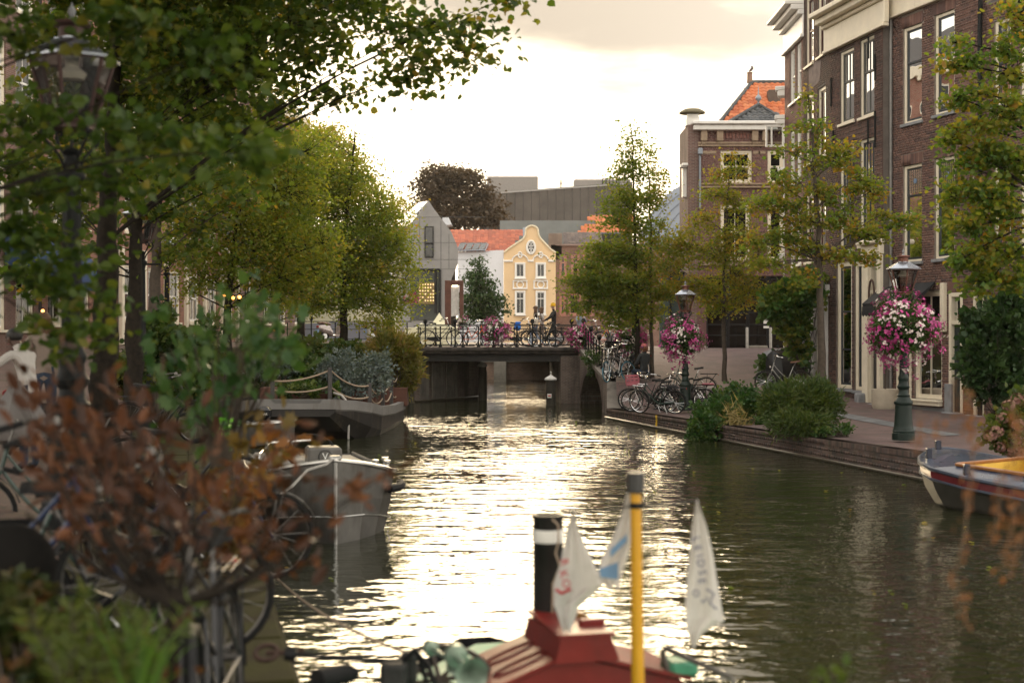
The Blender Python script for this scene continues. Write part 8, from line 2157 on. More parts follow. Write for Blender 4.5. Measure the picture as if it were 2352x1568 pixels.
_, dp = hull([(0, [(-.55, .5), (-.5, 0), (0, -.1), (.5, 0), (.55, .5)]), (1.2, [(-.65, .5), (-.58, 0), (0, -.12), (.58, 0), (.65, .5)]), (2.2, [(-.5, .54), (-.42, .05), (0, -.08), (.42, .05), (.5, .54)]), (2.65, [(-.18, .60), (-.12, .1), (0, 0), (.12, .1), (.18, .60)])], (-7.75, 33.9), (.98, -.2), ALU, 'hull', dg_)
m = MB(); m.tube([dp(0, -.56, .51), dp(1.2, -.66, .51), dp(2.2, -.51, .55), dp(2.66, -.18, .61), dp(2.66, .18, .61), dp(2.2, .51, .55), dp(1.2, .66, .51), dp(0, .56, .51)], .03, 6); m.build('gunwale', ALUL, dg_)
m = MB(); m.box(dp(.5, 0, .38), (1.0, 1.0, .04), Matrix.Rotation(-.2, 3, 'Z')); m.box(dp(.55, .1, .52), (.95, .5, .16), Matrix.Rotation(-.2, 3, 'Z')); m.build('thwart', M('pale_grp', (.5, .48, .45), .5), dg_)
m = MB(); m.lathe([(.02, .62), (.02, .68)], 6, dp(2.5, 0, 0)); m.tube([dp(2.45, -.1, .58), dp(2.45, -.1, .70)], .02, 6); m.tube([dp(2.5, .1, .58), dp(2.5, .1, .70)], .02, 6); m.build('cleat', CHROME, dg_)
ob = thing('outboard_motor', 'black outboard motor with white lettering clamped on the small grey dinghy', 'outboard motor', dp(1.0, 0, .7))
c0 = P(608, 948, 33.4)
m = MB(); m.bbox(c0, (.30, .42, .30), .08); m.bbox(c0 + Vector((0, 0, -.2)), (.24, .3, .14), .04); m.tube([c0 + Vector((0, 0, -.2)), c0 + Vector((.02, 0, -.7))], .06, 7); m.build('cowling', M('gloss_black', (.012, .012, .014), .2, 0, .2, 6), ob, smooth=True)
text_mesh('HAAR', .075, WHITE, Matrix.Translation(c0 + Vector((0, -.215, -.02))) @ Matrix.Rotation(math.radians(90), 4, 'X'), ob, 'lettering', .003)
m = MB(); wc = P(583, 958, 33.3); m.tube([wc + Vector((.17 * math.cos(a), .0, .10 * math.sin(a))) for a in [i * math.pi / 10 for i in range(20)]], .014, 5, closed=True); m.build('steering_wheel', RUBBER, dg_)
bg = thing('garden_barge', 'long dark steel barge with blunt grey bow carrying planters, moored on the left', 'barge', (-5.3, 41, 0))
TAR = M('tarred_hull', (.030, .027, .025), .5, .1, .35, 2, .3, 10, dirt=((.14, .11, .075), 1.6, .56)); GRAYP = M('faded_grey_paint', (.20, .19, .18), .6, 0, .15, 2, .2, dirt=((.10, .075, .055), 2.2, .52))
def bs(w, zt, zb, wb): return [(-w, zt), (-w * .99, zt * .5 + zb * .5), (-wb, zb), (wb, zb), (w * .99, zt * .5 + zb * .5), (w, zt)]
BO, BD = (-5.32, 35.2), (.02, 1)
BS = [(0, .95, 1.02, .60, .80), (.5, 1.35, .98, .22, 1.1), (1.2, 1.72, .88, -.15, 1.45), (2.2, 1.86, .76, -.3, 1.7), (5, 1.9, .66, -.3, 1.75), (8.5, 1.85, .62, -.3, 1.7), (10.2, 1.55, .66, -.2, 1.3), (11.0, .95, .72, .1, .6)]
_, bp_ = hull([(a, bs(w, zt - .20, zb, wb)) for a, w, zt, zb, wb in BS], BO, BD, TAR, 'hull', bg)
m = MB()
for s in (-1, 1):
 for (a0, w0, z0, *_), (a1, w1, z1, *_) in zip(BS, BS[1:]):
  m.poly([bp_(a0, s * (w0 + .025), z0 - .24), bp_(a1, s * (w1 + .025), z1 - .24), bp_(a1, s * (w1 + .03), z1), bp_(a0, s * (w0 + .03), z0)])
  m.poly([bp_(a0, s * (w0 + .03), z0), bp_(a1, s * (w1 + .03), z1), bp_(a1, s * (w1 - .14), z1), bp_(a0, s * (w0 - .14), z0)])
  m.poly([bp_(a0, s * (w0 + .025), z0 - .24), bp_(a1, s * (w1 + .025), z1 - .24), bp_(a1, s * (w1 - .01), z1 - .28), bp_(a0, s * (w0 - .01), z0 - .28)])
m.poly([bp_(-.03, -.98, .78), bp_(-.03, .98, .78), bp_(-.03, .98, 1.03), bp_(-.03, -.98, 1.03)]); m.poly([bp_(-.03, -.98, 1.03), bp_(-.03, .98, 1.03), bp_(.25, 1.1, 1.02), bp_(.25, -1.1, 1.02)])
m.build('bulwark', GRAYP, bg)
m = MB(); m.prism([bp_(-.05, -.62, 1.02), bp_(-.05, .62, 1.02), bp_(.04, .42, .60), bp_(.04, -.30, .60)], Vector((0, .05, 0))); m.build('bow_plate', M('grey_bow_plate', (.16, .155, .15), .6, .1, .15, 2, .2), bg)
m = MB()
for (a0, w0, z0, *_), (a1, w1, z1, *_) in zip(BS, BS[1:]): m.poly([bp_(a0, -w0 + .1, z0 - .22), bp_(a0, w0 - .1, z0 - .22), bp_(a1, w1 - .1, z1 - .22), bp_(a1, -w1 + .1, z1 - .22)])
m.build('deck', M('barge_deck', (.09, .07, .055), .85, 0, .3, 3, .3), bg)
stn = [(626, 869, 914, 36.2), (757, 844, 918, 36.3), (849, 880, 933, 37.4), (879, 890, 932, 39.8), (899, 862, 931, 41.8), (914, 858, 929, 43.6), (931, 855, 926, 45.2)]
tops, mids = [], []
for px, yt, yb, Y in stn:
 m = MB(); a, b = P(px, yb, Y), P(px + (2 if px == 757 else 0), yt, Y); m.bbox((a + b) / 2, (.10, .10, (b - a).length), .01); m.build('rope_post', M('dark_stake', (.055, .050, .048), .7, 0, .25, 6, .3), bg); tops.append(b - Vector((0, 0, .06))); mids.append(a.lerp(b, .42))
m = MB()
for q in (tops, mids):
 for i, (a, b) in enumerate(zip(q, q[1:])): m.tube(sag(a, b, .10 if i == 0 else .16), .022, 5)
m.build('rope_rail', ROPE, bg)["kind"] = 'stuff'
hs = thing('mooring_line', 'thick grey hose hanging over the side of the garden barge into the water', 'hose', P(795, 905, 36.1))
m = MB(); m.tube([P(767, 902, 36.3), P(785, 908, 36.0), P(797, 922, 35.8), P(801, 945, 35.7), P(801, 975, 35.7), P(800, 1008, 35.7)], .03, 6); m.build('rope', MC['grey_rope'], hs, smooth=True)
PLB = M('planter_corten', (.10, .040, .026), .8, 0, .25, 3, .3)
for i, (x0, x1, y0, y1, Y, lb_) in enumerate([(782, 862, 898, 934, 38.8, 'long red-brown planter box on the garden barge below the grey-blue shrub'), (596, 628, 890, 921, 37.2, 'small red-brown planter box at the bow end of the garden barge'), (640, 750, 886, 925, 39.5, 'dark planter trough amidships on the garden barge'), (868, 935, 890, 932, 43.0, 'planter box under the bamboo at the stern of the garden barge')]):
 t = thing('planter', lb_, 'planter', P((x0 + x1) / 2, y1, Y), 'planters on the garden barge'); a, b = P(x0, y1, Y), P(x1, y0, Y)
 m = MB(); m.bbox((a.x / 2 + b.x / 2, Y + .35, a.z / 2 + b.z / 2), (b.x - a.x, .7, b.z - a.z), .02); m.build('box', PLB, t)
shrub('grey_shrub', 'silvery grey-blue leaved shrub in the middle of the garden barge', 'shrub', P(822, 900, 39.2), [lob(822, 850, 74, 46, 39.2), lob(780, 838, 42, 32, 39.0), lob(868, 845, 36, 40, 39.5), lob(830, 885, 60, 26, 38.8), lob(760, 845, 24, 24, 39)], BLUEG, .10, 5200, 'plain', hue=(.0, 1), shell=.25, outward=.9)
shrub('grey_shrub', 'smaller silvery shrub at the left end of the garden barge, behind green leaves', 'shrub', P(650, 900, 39.5), [lob(655, 840, 50, 26, 40), lob(600, 845, 40, 30, 39.5)], BLUEG, .09, 1500, 'plain', hue=(.0, .9))
shrub('barge_hedge', 'dark green hedge plants behind the top rope of the garden barge', 'hedge', P(690, 905, 40.5), [lob(700, 860, 60, 40, 40.6), lob(640, 870, 50, 34, 40.4), lob(745, 880, 34, 36, 40), lob(690, 892, 60, 16, 38.6)], BOX_, .12, 3600, 'broad', hue=(.0, .8))
shrub('bamboo', 'yellow-green bamboo clump at the stern of the garden barge by the bridge pier', 'bamboo', P(915, 905, 43.4), [lob(905, 810, 46, 40, 43.6), lob(935, 850, 26, 46, 43.8), lob(880, 800, 30, 28, 43.4), lob(930, 800, 28, 26, 43.8), lob(925, 885, 22, 24, 43.6)], BAMB, .20, 5600, 'long', droop=.3, up=.1, hue=(.1, 1), stems=14, stemr=.009)
shrub('low_plant', 'low yellow-green plants along the deck edge of the garden barge', 'plant', P(700, 915, 37.6), [lob(690, 885, 26, 10, 37.6), lob(770, 898, 14, 12, 37.2), lob(720, 905, 20, 8, 37.4)], IVY, .10, 500, 'broad', hue=(.5, 1))
rbt = thing('open_launch', 'dark blue open launch with red band and yellow cockpit moored at the right edge', 'boat', (6.9, 22, 0))
RL = [(8.35, 17.2, .44), (7.7, 18.4, .44), (7.05, 19.6, .46), (6.5, 20.55, .53), (6.22, 21.15, .60), (6.22, 21.7, .645), (6.42, 22.4, .66), (6.72, 23.15, .665), (7.0, 23.8, .665), (7.22, 24.15, .66), (7.42, 24.2, .655), (7.58, 23.9, .65), (7.85, 22.6, .62), (8.2, 20.9, .56), (8.6, 19.0, .50), (8.9, 17.6, .46)]
RLC = Vector((7.62, 21.0, 0))
def rlp(i, k, z=None, dz=0.0): v = Vector(RL[i]); q = RLC + (v - RLC) * k; q.z = (v.z if z is None else z) + dz; return q
NR = len(RL)
def rband(name, levels, mat):
 m = MB()
 for (k0, z0, d0), (k1, z1, d1) in zip(levels, levels[1:]):
  for i in range(NR - 1): m.poly([rlp(i, k0, z0, d0), rlp(i + 1, k0, z0, d0), rlp(i + 1, k1, z1, d1), rlp(i, k1, z1, d1)])
 return m.build(name, mat, rbt, smooth=True)
NAVY = M('navy_deck_paint', (.045, .060, .10), .28, .1, .12, 3, coat=.4)
rband('hull', [(.985, None, -.17), (.95, .28, 0), (.86, .04, 0), (.72, -.15, 0), (.4, -.3, 0)], M('grey_green_hull', (.07, .065, .055), .4, .2, .25, 3))
rband('red_band', [(1.0, None, -.03), (.99, None, -.17)], M('wine_red_paint', (.13, .015, .022), .3, 0, .15, 4, coat=.4))
for dz_, rr in ((-.015, .035), (-.17, .022)):
 m = MB(); m.tube([rlp(i, 1.0 if dz_ > -.1 else .995, None, dz_) for i in range(NR)], rr, 7); m.build('rubbing_strake', M('navy_strake', (.06, .075, .11), .3, .4, .1, 4), rbt, smooth=True)
K0, K1, K2 = Vector((6.55, 20.95, .64)), Vector((7.85, 21.75, .67)), Vector((8.7, 17.3, .55)); KL = Vector((8.15, 18.2, .52))
m = MB(); cdk = Vector((6.95, 22.4, .72)); fi = list(range(4, 13))
for i, j_ in zip(fi, fi[1:]): m.poly([rlp(i, 1), rlp(j_, 1), cdk])
m.poly([rlp(4, 1), cdk, K0]); m.poly([cdk, rlp(12, 1), K1]); m.poly([cdk, K1, K0])
m.poly([rlp(4, 1), K0, rlp(3, 1)]); m.poly([rlp(3, 1), K0, KL, rlp(2, 1)]); m.poly([rlp(2, 1), KL, rlp(1, 1)]); m.poly([rlp(1, 1), KL, Vector((8.4, 17.2, .5)), rlp(0, 1)])
m.poly([rlp(12, 1), rlp(13, 1), Vector((8.3, 19.4, .60)), K1]); m.poly([rlp(13, 1), rlp(14, 1), rlp(15, 1), K2, Vector((8.3, 19.4, .60))])
m.build('foredeck', NAVY, rbt)
VW = M('varnished_wood', (.30, .12, .035), .3, 0, .2, 14, coat=.5); m = MB(); up = Vector((0, 0, .025))
m.tube([Vector((8.4, 17.2, .5)) + up, KL + up, K0 + up, K1 + up, Vector((8.3, 19.4, .60)) + up, K2 + up], .03, 6); m.build('coaming', VW, rbt)
YELP = M('yellow_cockpit', (.58, .36, .03), .5, 0, .12, 3); m = MB(); rim = [Vector((8.4, 17.2, .5)), KL, K0, K1, Vector((8.3, 19.4, .60)), K2]; fl = [Vector((8.45, 17.3, .05)), Vector((8.2, 18.3, .05)), Vector((6.8, 20.9, .05)), Vector((7.75, 21.5, .05)), Vector((8.2, 19.4, .05)), Vector((8.6, 17.4, .05))]
for i in range(5): m.poly([rim[i], rim[i + 1], fl[i + 1], fl[i]])
m.poly(fl); m.build('cockpit', YELP, rbt)
m = MB(); m.prism([Vector((7.2, 20.4, .38)), Vector((8.0, 20.9, .38)), Vector((8.1, 20.5, .38)), Vector((7.35, 20.1, .38))], (0, 0, .04)); m.build('thwart', YELP, rbt)
for q in (Vector((6.45, 22.0, .74)), rlp(3, .93, .62), Vector((7.1, 23.7, .74))): m = MB(); m.bbox(q, (.09, .09, .17), .012); m.build('bollard', M('dark_navy_bollard', (.012, .016, .035), .3), rbt)
tg = thing('tugboat', 'small red-roofed tug with black funnel and yellow mast in the foreground', 'boat', (.3, 7.4, 0))
ta = Vector((-.27, .963, 0)); tb_ = Vector((ta.y, -ta.x, 0)); TO = Vector((.30, 7.38, 0)); TR_ = Matrix((tb_, ta, Vector((0, 0, 1)))).transposed()
def T(l, a, z): return TO + tb_ * l + ta * a + Vector((0, 0, z))
REDP = M('tug_red_paint', (.17, .013, .010), .42, 0, .25, 4, .15, 20, dirt=((.085, .016, .012), 3, .54), spec=.4); GRNP = M('tug_green_paint', (.06, .26, .15), .5, 0, .2, 5, .2)
hl, _t2 = hull([(-3.0, [(-1.0, .42), (-.9, 0), (0, -.4), (.9, 0), (1.0, .42)]), (0, [(-1.05, .45), (-.95, 0), (0, -.4), (.95, 0), (1.05, .45)]), (1.2, [(-.8, .52), (-.7, 0), (0, -.3), (.7, 0), (.8, .52)]), (2.0, [(-.1, .62), (-.06, 0), (0, -.1), (.06, 0), (.1, .62)])], (TO.x, TO.y - .3), (ta.x, ta.y), BLACKM, 'hull', tg)
m = MB(); m.poly([T(-1.0, -3.2, .46), T(1.0, -3.2, .46), T(1.03, -.3, .47), T(-1.03, -.3, .47)]); m.poly([T(-1.03, -.3, .47), T(1.03, -.3, .47), T(.78, .9, .53), T(.1, 1.6, .6), T(-.1, 1.6, .6), T(-.78, .9, .53)]); m.build('deck', GRNP, tg)
prof = [(-.42, .45), (-.42, .70), (0, .86), (.62, .70), (.62, .45)]
m = MB(); m.prism([T(l, -.02, z) for l, z in prof], ta * .56); m.build('deckhouse', REDP, tg)
for s, (l0, z0, l1, z1) in ((-1, (-.46, .70, .0, .875)), (1, (.0, .875, .66, .70))):
 m = MB(); up = Vector((0, 0, .02)); m.prism([T(l0, -.05, z0), T(l1, -.05, z1), T(l1, .58, z1), T(l0, .58, z0)], (0, 0, .022)); m.build('roof_panel', REDP, tg)
m = MB()
for a0 in (.12, .36):
 m.tube([T(-.23 + .15 * math.cos(t), a0 + .055 * math.sin(t), .70 + (.23 + .15 * math.cos(t)) * 0 + (.46 - .23 + .15 * math.cos(t)) * .38 + .024) for t in [i * math.pi / 10 for i in range(20)]], .007, 4, closed=True)
m.build('roof_moulding', M('dark_red', (.09, .012, .01), .4), tg)
m = MB(); m.prism([T(-.10, -.07, .84), T(-.07, -.07, .97), T(.20, -.07, .97), T(.25, -.07, .84)], ta * .60); m.build('skylight_box', REDP, tg)
m = MB(); m.prism([T(-.09, -.08, .97), T(.22, -.08, .97), T(.20, .54, .99), T(-.07, .54, .99)], (0, 0, .018)); m.bbox(T(.16, .12, 1.0), (.14, .05, .05), .01, TR_); m.build('skylight_lid', REDP, tg)
fo = P(1259, 1440, 7.9)
m = MB(); z1 = PZ(1180, 7.9); m.lathe([(.085, .8), (.083, z1 - .03), (.092, z1 - .02), (.092, z1), (.075, z1), (.07, z1 - .1)], 18, (fo.x, 7.9, 0)); fn = m.build('funnel', M('funnel_black', (.014, .013, .012), .45, 0, .3, 6, .1), tg, smooth=True)
m = MB(); za, zb_ = PZ(1243, 7.9), PZ(1214, 7.9); m.lathe([(.088, za), (.089, za + .005), (.089, zb_ - .005), (.088, zb_)], 18, (fo.x, 7.9, 0)); m.build('white_band', WHITE, fn, smooth=True)
m = MB(); m.tube([P(1268, 1192, 7.8), P(1282, 1205, 7.8), P(1284, 1240, 7.8), P(1276, 1270, 7.8), P(1286, 1300, 7.8), P(1270, 1340, 7.8), P(1268, 1420, 7.8)], .006, 4); m.build('cord', ROPE, fn)
m = MB(); m.prism([P(1296, 1448, 7.7), P(1302, 1400, 7.7), P(1350, 1412, 7.7), P(1354, 1452, 7.7), P(1340, 1466, 7.7)], (0, .03, 0)); m.build('brass_plate', M('old_brass', (.22, .12, .03), .45, .6, .3, 9), tg)
ms = P(1463, 1568, 6.9); YEM = M('mast_yellow', (.62, .30, .01), .35, 0, .1, 5, coat=.3)
m = MB(); m.tube([Vector((ms.x + .012, 6.9, .4)), Vector((ms.x, 6.9, 1.2)), Vector((ms.x - .006, 6.9, PZ(1128, 6.9)))], [.034, .030, .027], 14); ma = m.build('mast', YEM, tg, smooth=True)
m = MB(); zt = PZ(1084, 6.9); m.lathe([(.040, zt - .1), (.042, zt - .09), (.042, zt - .005), (.038, zt)], 8, (ms.x - .006, 6.9, 0)); m.build('mast_lamp', M('lamp_housing', (.05, .048, .046), .4, .3, .2, 6), ma)
m = MB(); zz = PZ(1160, 6.9); m.lathe([(.031, zz - .014), (.035, zz), (.031, zz + .014)], 12, (ms.x - .003, 6.9, 0)); m.build('rope_collar', RUBBER, ma)
m = MB()
for s in (-1, 1): m.lathe([(.02, -.03), (.05, -.02), (.05, .02), (.02, .03)], 8, (ms.x + .06 * s, 6.9, .62), Matrix.Rotation(math.radians(90), 3, 'Y'))
m.build('mast_clamp', STEEL, ma)
for i, (px, py, Y, hd, sc) in enumerate([(1010, 1500, 7.1, (.45, -.85), .8), (1060, 1520, 6.8, (.28, -.93), 1.15)]):
 o = P(px, py, Y); d = Vector((hd[0], hd[1], -.08)).normalized(); R = d.to_track_quat('Z', 'Y').to_matrix(); m = MB()
 m.lathe([(.012 * sc, -.10), (.014 * sc, .06), (.022 * sc, .12), (.04 * sc, .165), (.068 * sc, .19), (.070 * sc, .193), (.062 * sc, .188), (.03 * sc, .15), (.008, .10)], 16, o, R); m.lathe([(.0, -.16), (.05 * sc, -.13), (.05 * sc, -.09), (.012, -.08)], 12, o, R)
 m.build('horn', M('verdigris_horn', (.24, .30, .24), .35, .5, .25, 7), tg, smooth=True)
m = MB(); wc = P(1010, 1560, 7.5); m.tube([wc + Vector((.27 * math.cos(a), .06 * math.sin(a), .165 * math.sin(a))) for a in [i * math.pi / 16 for i in range(32)]], .014, 7, closed=True)
for k in range(8): a = k * math.pi / 4 + .2; m.tube([wc, wc + Vector((.27 * math.cos(a), .06 * math.sin(a), .165 * math.sin(a)))], .013, 6)
m.build('steering_wheel', M('dark_wood', (.035, .022, .014), .5, 0, .3, 10), tg, smooth=True)
m = MB(); m.tube([P(952, 1492, 7.0), P(985, 1530, 6.9), P(1010, 1600, 6.7)], .014, 6); m.tube([P(925, 1520, 7.0), P(952, 1492, 7.0)], .014, 6); m.tube([P(960, 1500, 7.0), P(990, 1600, 7)], .012, 6); m.build('rail_frame', IRON, tg)
m = MB(); m.bbox(P(905, 1545, 7.0), (.13, .16, .12), .02); m.bbox(P(940, 1530, 7.1), (.08, .1, .16), .02); m.build('winch', M('dark_winch', (.03, .03, .028), .6, .2, .4, 9, .5), tg)
m = MB(); m.tube([P(1522, 1498, 7.6), P(1530, 1488, 7.6), P(1680, 1556, 7.3), P(1686, 1575, 7.3)], .016, 7); m.tube([P(1522, 1498, 7.6), P(1535, 1545, 7.5)], .016, 7); m.build('grab_rail', M('worn_black_rail', (.10, .09, .075), .4, .3, .3, 9), tg)
m = MB(); m.bbox(P(1560, 1530, 7.6), (.16, .18, .08), .02, TR_); m.build('engine_hatch', GRNP, tg)
m = MB(); m.lathe([(.03, .5), (.03, .62), (.045, .63), (.045, .66), (0, .665)], 10, P(1610, 1560, 7.3) * 1 - Vector((0, 0, P(1610, 1560, 7.3).z))); m.build('red_cap', REDP, tg, smooth=True)
bo = thing('boat_hook', 'black boat-hook pole lying from the quay to the tug', 'pole', P(660, 1503, 7.0))
m = MB(); m.tube([P(655, 1500, 7.0), P(680, 1503, 7.0)], .035, 8); m.tube([P(680, 1503, 7.0), P(930, 1520, 7.0)], .013, 7); m.build('pole', BLACKM, bo)
fd2 = thing('fender', 'black cylindrical fender lying at the tug bow, bottom of the view', 'fender', P(770, 1560, 6.9))
m = MB(); m.tube([P(715, 1572, 6.8), P(728, 1558, 6.8), P(800, 1545, 7.0), P(825, 1545, 7.0)], [.02, .05, .05, .02], 10); m.build('fender', RUBBER, fd2, smooth=True)
st_ = thing('signal_line', 'thin rope across the foreground carrying three limp pennants', 'rope', P(1300, 1165, 7.2))
m = MB(); m.tube([P(1290, 1172, 7.5)] + sag(P(1290, 1172, 7.5), P(1463, 1160, 6.9), .01, 6)[1:] + sag(P(1463, 1160, 6.9), P(1600, 1148, 7.1), .01, 5)[1:], .005, 4); m.build('rope', M('dark_cord', (.05, .045, .04), .9), st_)
FLW = M_leaf('pennant_cloth', [(.62, .60, .58), (.66, .64, .62)], .35, .8, .2, (1, .97, .93))
def pennant(label, rows, Y, folds, mat):
 """rows: (left px, right px, y) from the knot down; cloth folded in depth"""
 root = thing('pennant', label, 'flag', P((rows[0][0] + rows[0][1]) / 2, rows[0][2], Y), 'pennants over the tug'); mb = MB(); K = 10; g = []
 rr = []
 for (a, b) in zip(rows, rows[1:]):
  for t in (0, .33, .66): rr.append([a[i] + (b[i] - a[i]) * t for i in range(3)])
 rr.append(rows[-1])
 for j, (l, r, y) in enumerate(rr): g.append([P(l + (r - l) * k / (K - 1), y + 6 * math.sin(k * .8 + j * .5), Y + folds * math.sin(k * 1.15 + j * .28)) for k in range(K)])
 for a, b in zip(g, g[1:]):
  for k in range(K - 1): mb.poly([a[k], a[k + 1], b[k + 1], b[k]])
 mb.build('cloth', mat, root, smooth=True); return root
RF = M('flag_red', (.50, .03, .045), .8); BF = M('flag_navy', (.05, .06, .16), .8); LB_ = M('flag_blue', (.16, .27, .42), .8)
f1 = pennant('white pennant with red lettering hanging beside the black funnel', [(1316, 1320, 1168), (1300, 1330, 1215), (1288, 1362, 1290), (1272, 1386, 1348), (1272, 1330, 1390), (1296, 1308, 1450)], 7.25, .02, FLW)
f2 = pennant('white and blue pennant bunched against the yellow mast', [(1440, 1446, 1128), (1426, 1450, 1180), (1404, 1450, 1240), (1380, 1440, 1290), (1372, 1424, 1325), (1400, 1422, 1348)], 7.05, .02, FLW)
f3 = pennant('white pennant with navy lettering hanging right of the yellow mast', [(1598, 1604, 1150), (1590, 1622, 1200), (1584, 1636, 1270), (1578, 1646, 1330), (1574, 1656, 1380), (1574, 1664, 1420), (1580, 1622, 1450), (1586, 1600, 1485)], 7.1, .02, FLW)
fm = lambda px, py, Y, rot: Matrix.Translation(P(px, py, Y)) @ Matrix.Rotation(math.radians(90), 4, 'X') @ Matrix.Rotation(math.radians(rot), 4, 'Z')
for ch, px, py, r in (('L', 1598, 1238, -74), ('E', 1602, 1258, -74), ('I', 1606, 1276, -76), ('D', 1609, 1293, -78), ('S', 1613, 1314, -80), ('E', 1612, 1334, -84)): text_mesh(ch, .055, BF, fm(px, py, 7.065, r), f3, 'letter', .001)
for ch, px, py, r in (('O', 1598, 1362, -60), ('2', 1618, 1378, -60)): text_mesh(ch, .05, BF, fm(px, py, 7.065, r), f3, 'letter', .001)
m = MB(); m.tube([P(1622, 1352, 7.06), P(1640, 1362, 7.06), P(1630, 1384, 7.06), P(1646, 1398, 7.06)], .004, 4); m.build('navy_scroll', BF, f3)
for ch, px, py, r in (('R', 1296, 1290, -76), ('K', 1294, 1318, -76), ('O', 1300, 1340, -76)): text_mesh(ch, .06, RF, fm(px, py, 7.215, r), f1, 'letter', .001)
m = MB(); m.tube([P(1276, 1352, 7.2), P(1290, 1362, 7.2), P(1312, 1352, 7.2)], .008, 4); m.build('red_stripe', RF, f1)
m = MB(); m.prism([P(1402, 1262, 7.02), P(1440, 1225, 7.02), P(1440, 1243, 7.02), P(1402, 1280, 7.02)], (0, .002, 0)); m.prism([P(1376, 1306, 7.02), P(1420, 1290, 7.02), P(1420, 1330, 7.02), P(1380, 1325, 7.02)], (0, .002, 0)); m.build('blue_band', LB_, f2)
mr = thing('mooring_line', 'thin mooring rope running from the mossy quay to the tug', 'rope', P(600, 1285, 15))
m = MB(); m.tube(sag(P(598, 1288, 14.0), P(940, 1500, 7.1), .10), .010, 5); m.build('rope', ROPE, mr)
cl = thing('mooring_cleat', 'rusty mooring ring and chain on the mossy quay edge', 'mooring ring', P(605, 1500, 7.6))
m = MB(); c0 = P(612, 1498, 7.6); m.tube([c0 + Vector((.06 * math.cos(a), .05 * math.sin(a), .03 * math.sin(a))) for a in [i * math.pi / 8 for i in range(16)]], .014, 6, closed=True); m.tube([c0, c0 + Vector((.10, 0, .0)), c0 + Vector((.2, .0, .01))], .014, 6); m.build('ring', M('rusty_iron', (.07, .04, .03), .8, .3, .3, 12), cl)
# ================================================================== FOREGROUND PLANTS
def spray(name, label, cat, foot, twigs, mat, lsize, shape, per, limit=300, bark=None, droop=.4, r0=.012, hue=(0, 1), spread=.05, up=.5, skip=0):
 """twigs: lists of (px,py,Y); leaves set along the outer two thirds"""
 root = thing(name, label, cat, foot); st = MB(); pos, rn, dr = [], [], []
 for tw in twigs:
  q = [P(*t) for t in tw]; n = len(q); st.tube(q, [r0 * (1 - .8 * i / max(n - 1, 1)) for i in range(n)], 5)
  L = list(zip(q, q[1:]))
  for j, (a, b) in enumerate(L):
   if j < skip and n > 3: continue
   k = max(2, int(per * (b - a).length / .1)); tt = RNG.random(k)
   pp = np.array(a)[None] * (1 - tt[:, None]) + np.array(b)[None] * tt[:, None] + RNG.normal(0, spread, (k, 3)); pos.append(pp)
   rn.append(np.clip(RNG.normal(RNG.uniform(*hue), .2, k), 0, .999)); dr.append(np.tile(np.array((b - a).normalized())[None], (k, 1)) * .8)
 st.build('stem', bark or BARK, root)["kind"] = 'stuff'
 pos = np.concatenate(pos); rn = np.concatenate(rn); dr = np.concatenate(dr); dr[:, 2] -= droop
 leaf_parts(pos, lsize * RNG.uniform(.6, 1.25, len(pos)), mat, root, rn, shape, dirs=dr, limit=limit, up=up)
 return root
RUST = M_leaf('rust_beech_leaf', [(.034, .015, .009), (.060, .024, .013), (.095, .036, .017), (.14, .056, .026), (.050, .022, .012)], .33)
random.seed(21); RNG = np.random.default_rng(21)
tw = []
b0 = (395, 1390, 4.9)
ends = [(20, 985), (110, 870), (190, 900), (255, 850), (300, 945), (140, 960), (60, 1060), (210, 1030), (330, 1040), (390, 940), (440, 1000), (470, 1080), (520, 1040), (600, 1020), (640, 1090), (690, 1120), (760, 1100), (830, 1120), (900, 1080), (700, 1060), (300, 1110), (90, 1010), (350, 1000), (270, 1010), (650, 980), (500, 950), (60, 930), (200, 950), (230, 880), (15, 880), (60, 850), (130, 815), (290, 870), (350, 900)]
for i, (ex, ey) in enumerate(ends):
 Y = 5.4 + random.uniform(-.7, 1.0); mx = (b0[0] + ex) / 2 + random.uniform(-40, 40); my = (b0[1] + ey) / 2 + random.uniform(10, 90)
 tw.append([b0, ((b0[0] + mx) / 2, (b0[1] + my) / 2 + 20, 5.0), (mx, my, (5 + Y) / 2), ((mx + ex) / 2, (my + ey) / 2 - 15, Y), (ex, ey, Y)])
tw.append([(395, 1700, 4.9), (398, 1500, 4.9), b0])
spray('rusty_sapling', 'blurred rust-brown leaved sapling spreading across the lower left foreground', 'shrub', P(395, 1700, 4.9), tw, RUST, .086, 'beech', 3.2, 300, BARK, droop=.15, r0=.009, spread=.045, skip=2)
m = MB(); m.tube([P(395, 1750, 4.9), P(398, 1500, 4.9), P(393, 1385, 4.9)], [.028, .024, .02], 8)
for tgt in ((60, 1180, 5.2), (200, 1260, 5.1), (700, 1260, 5.2), (560, 1290, 5.0)): m.tube([P(393, 1390, 4.9), P((393 + tgt[0]) / 2, (1390 + tgt[1]) / 2 + 20, 5), P(*tgt)], [.016, .012, .006], 6)
m.build('trunk', BARK, bpy.data.objects['rusty_sapling'])
FIGL = M_leaf('oak_like_leaf', [(.020, .055, .016), (.032, .078, .020), (.050, .100, .026), (.075, .125, .035)], .32)
tw = []
for (ex, ey) in [(600, 670), (560, 700), (640, 760), (690, 770), (500, 730), (430, 740), (390, 800), (450, 830), (520, 800), (580, 830), (640, 820), (660, 790), (470, 900), (540, 900), (420, 910), (400, 860), (610, 720), (480, 770), (560, 770), (520, 850), (450, 960), (500, 940), (585, 755), (655, 800)]:
 Y = 8.6 + random.uniform(-.5, .6); tw.append([(500, 1120, 8.8), (505 + (ex - 505) * .35, 980, 8.8), (505 + (ex - 505) * .75, ey + 60, Y), (ex, ey, Y)])
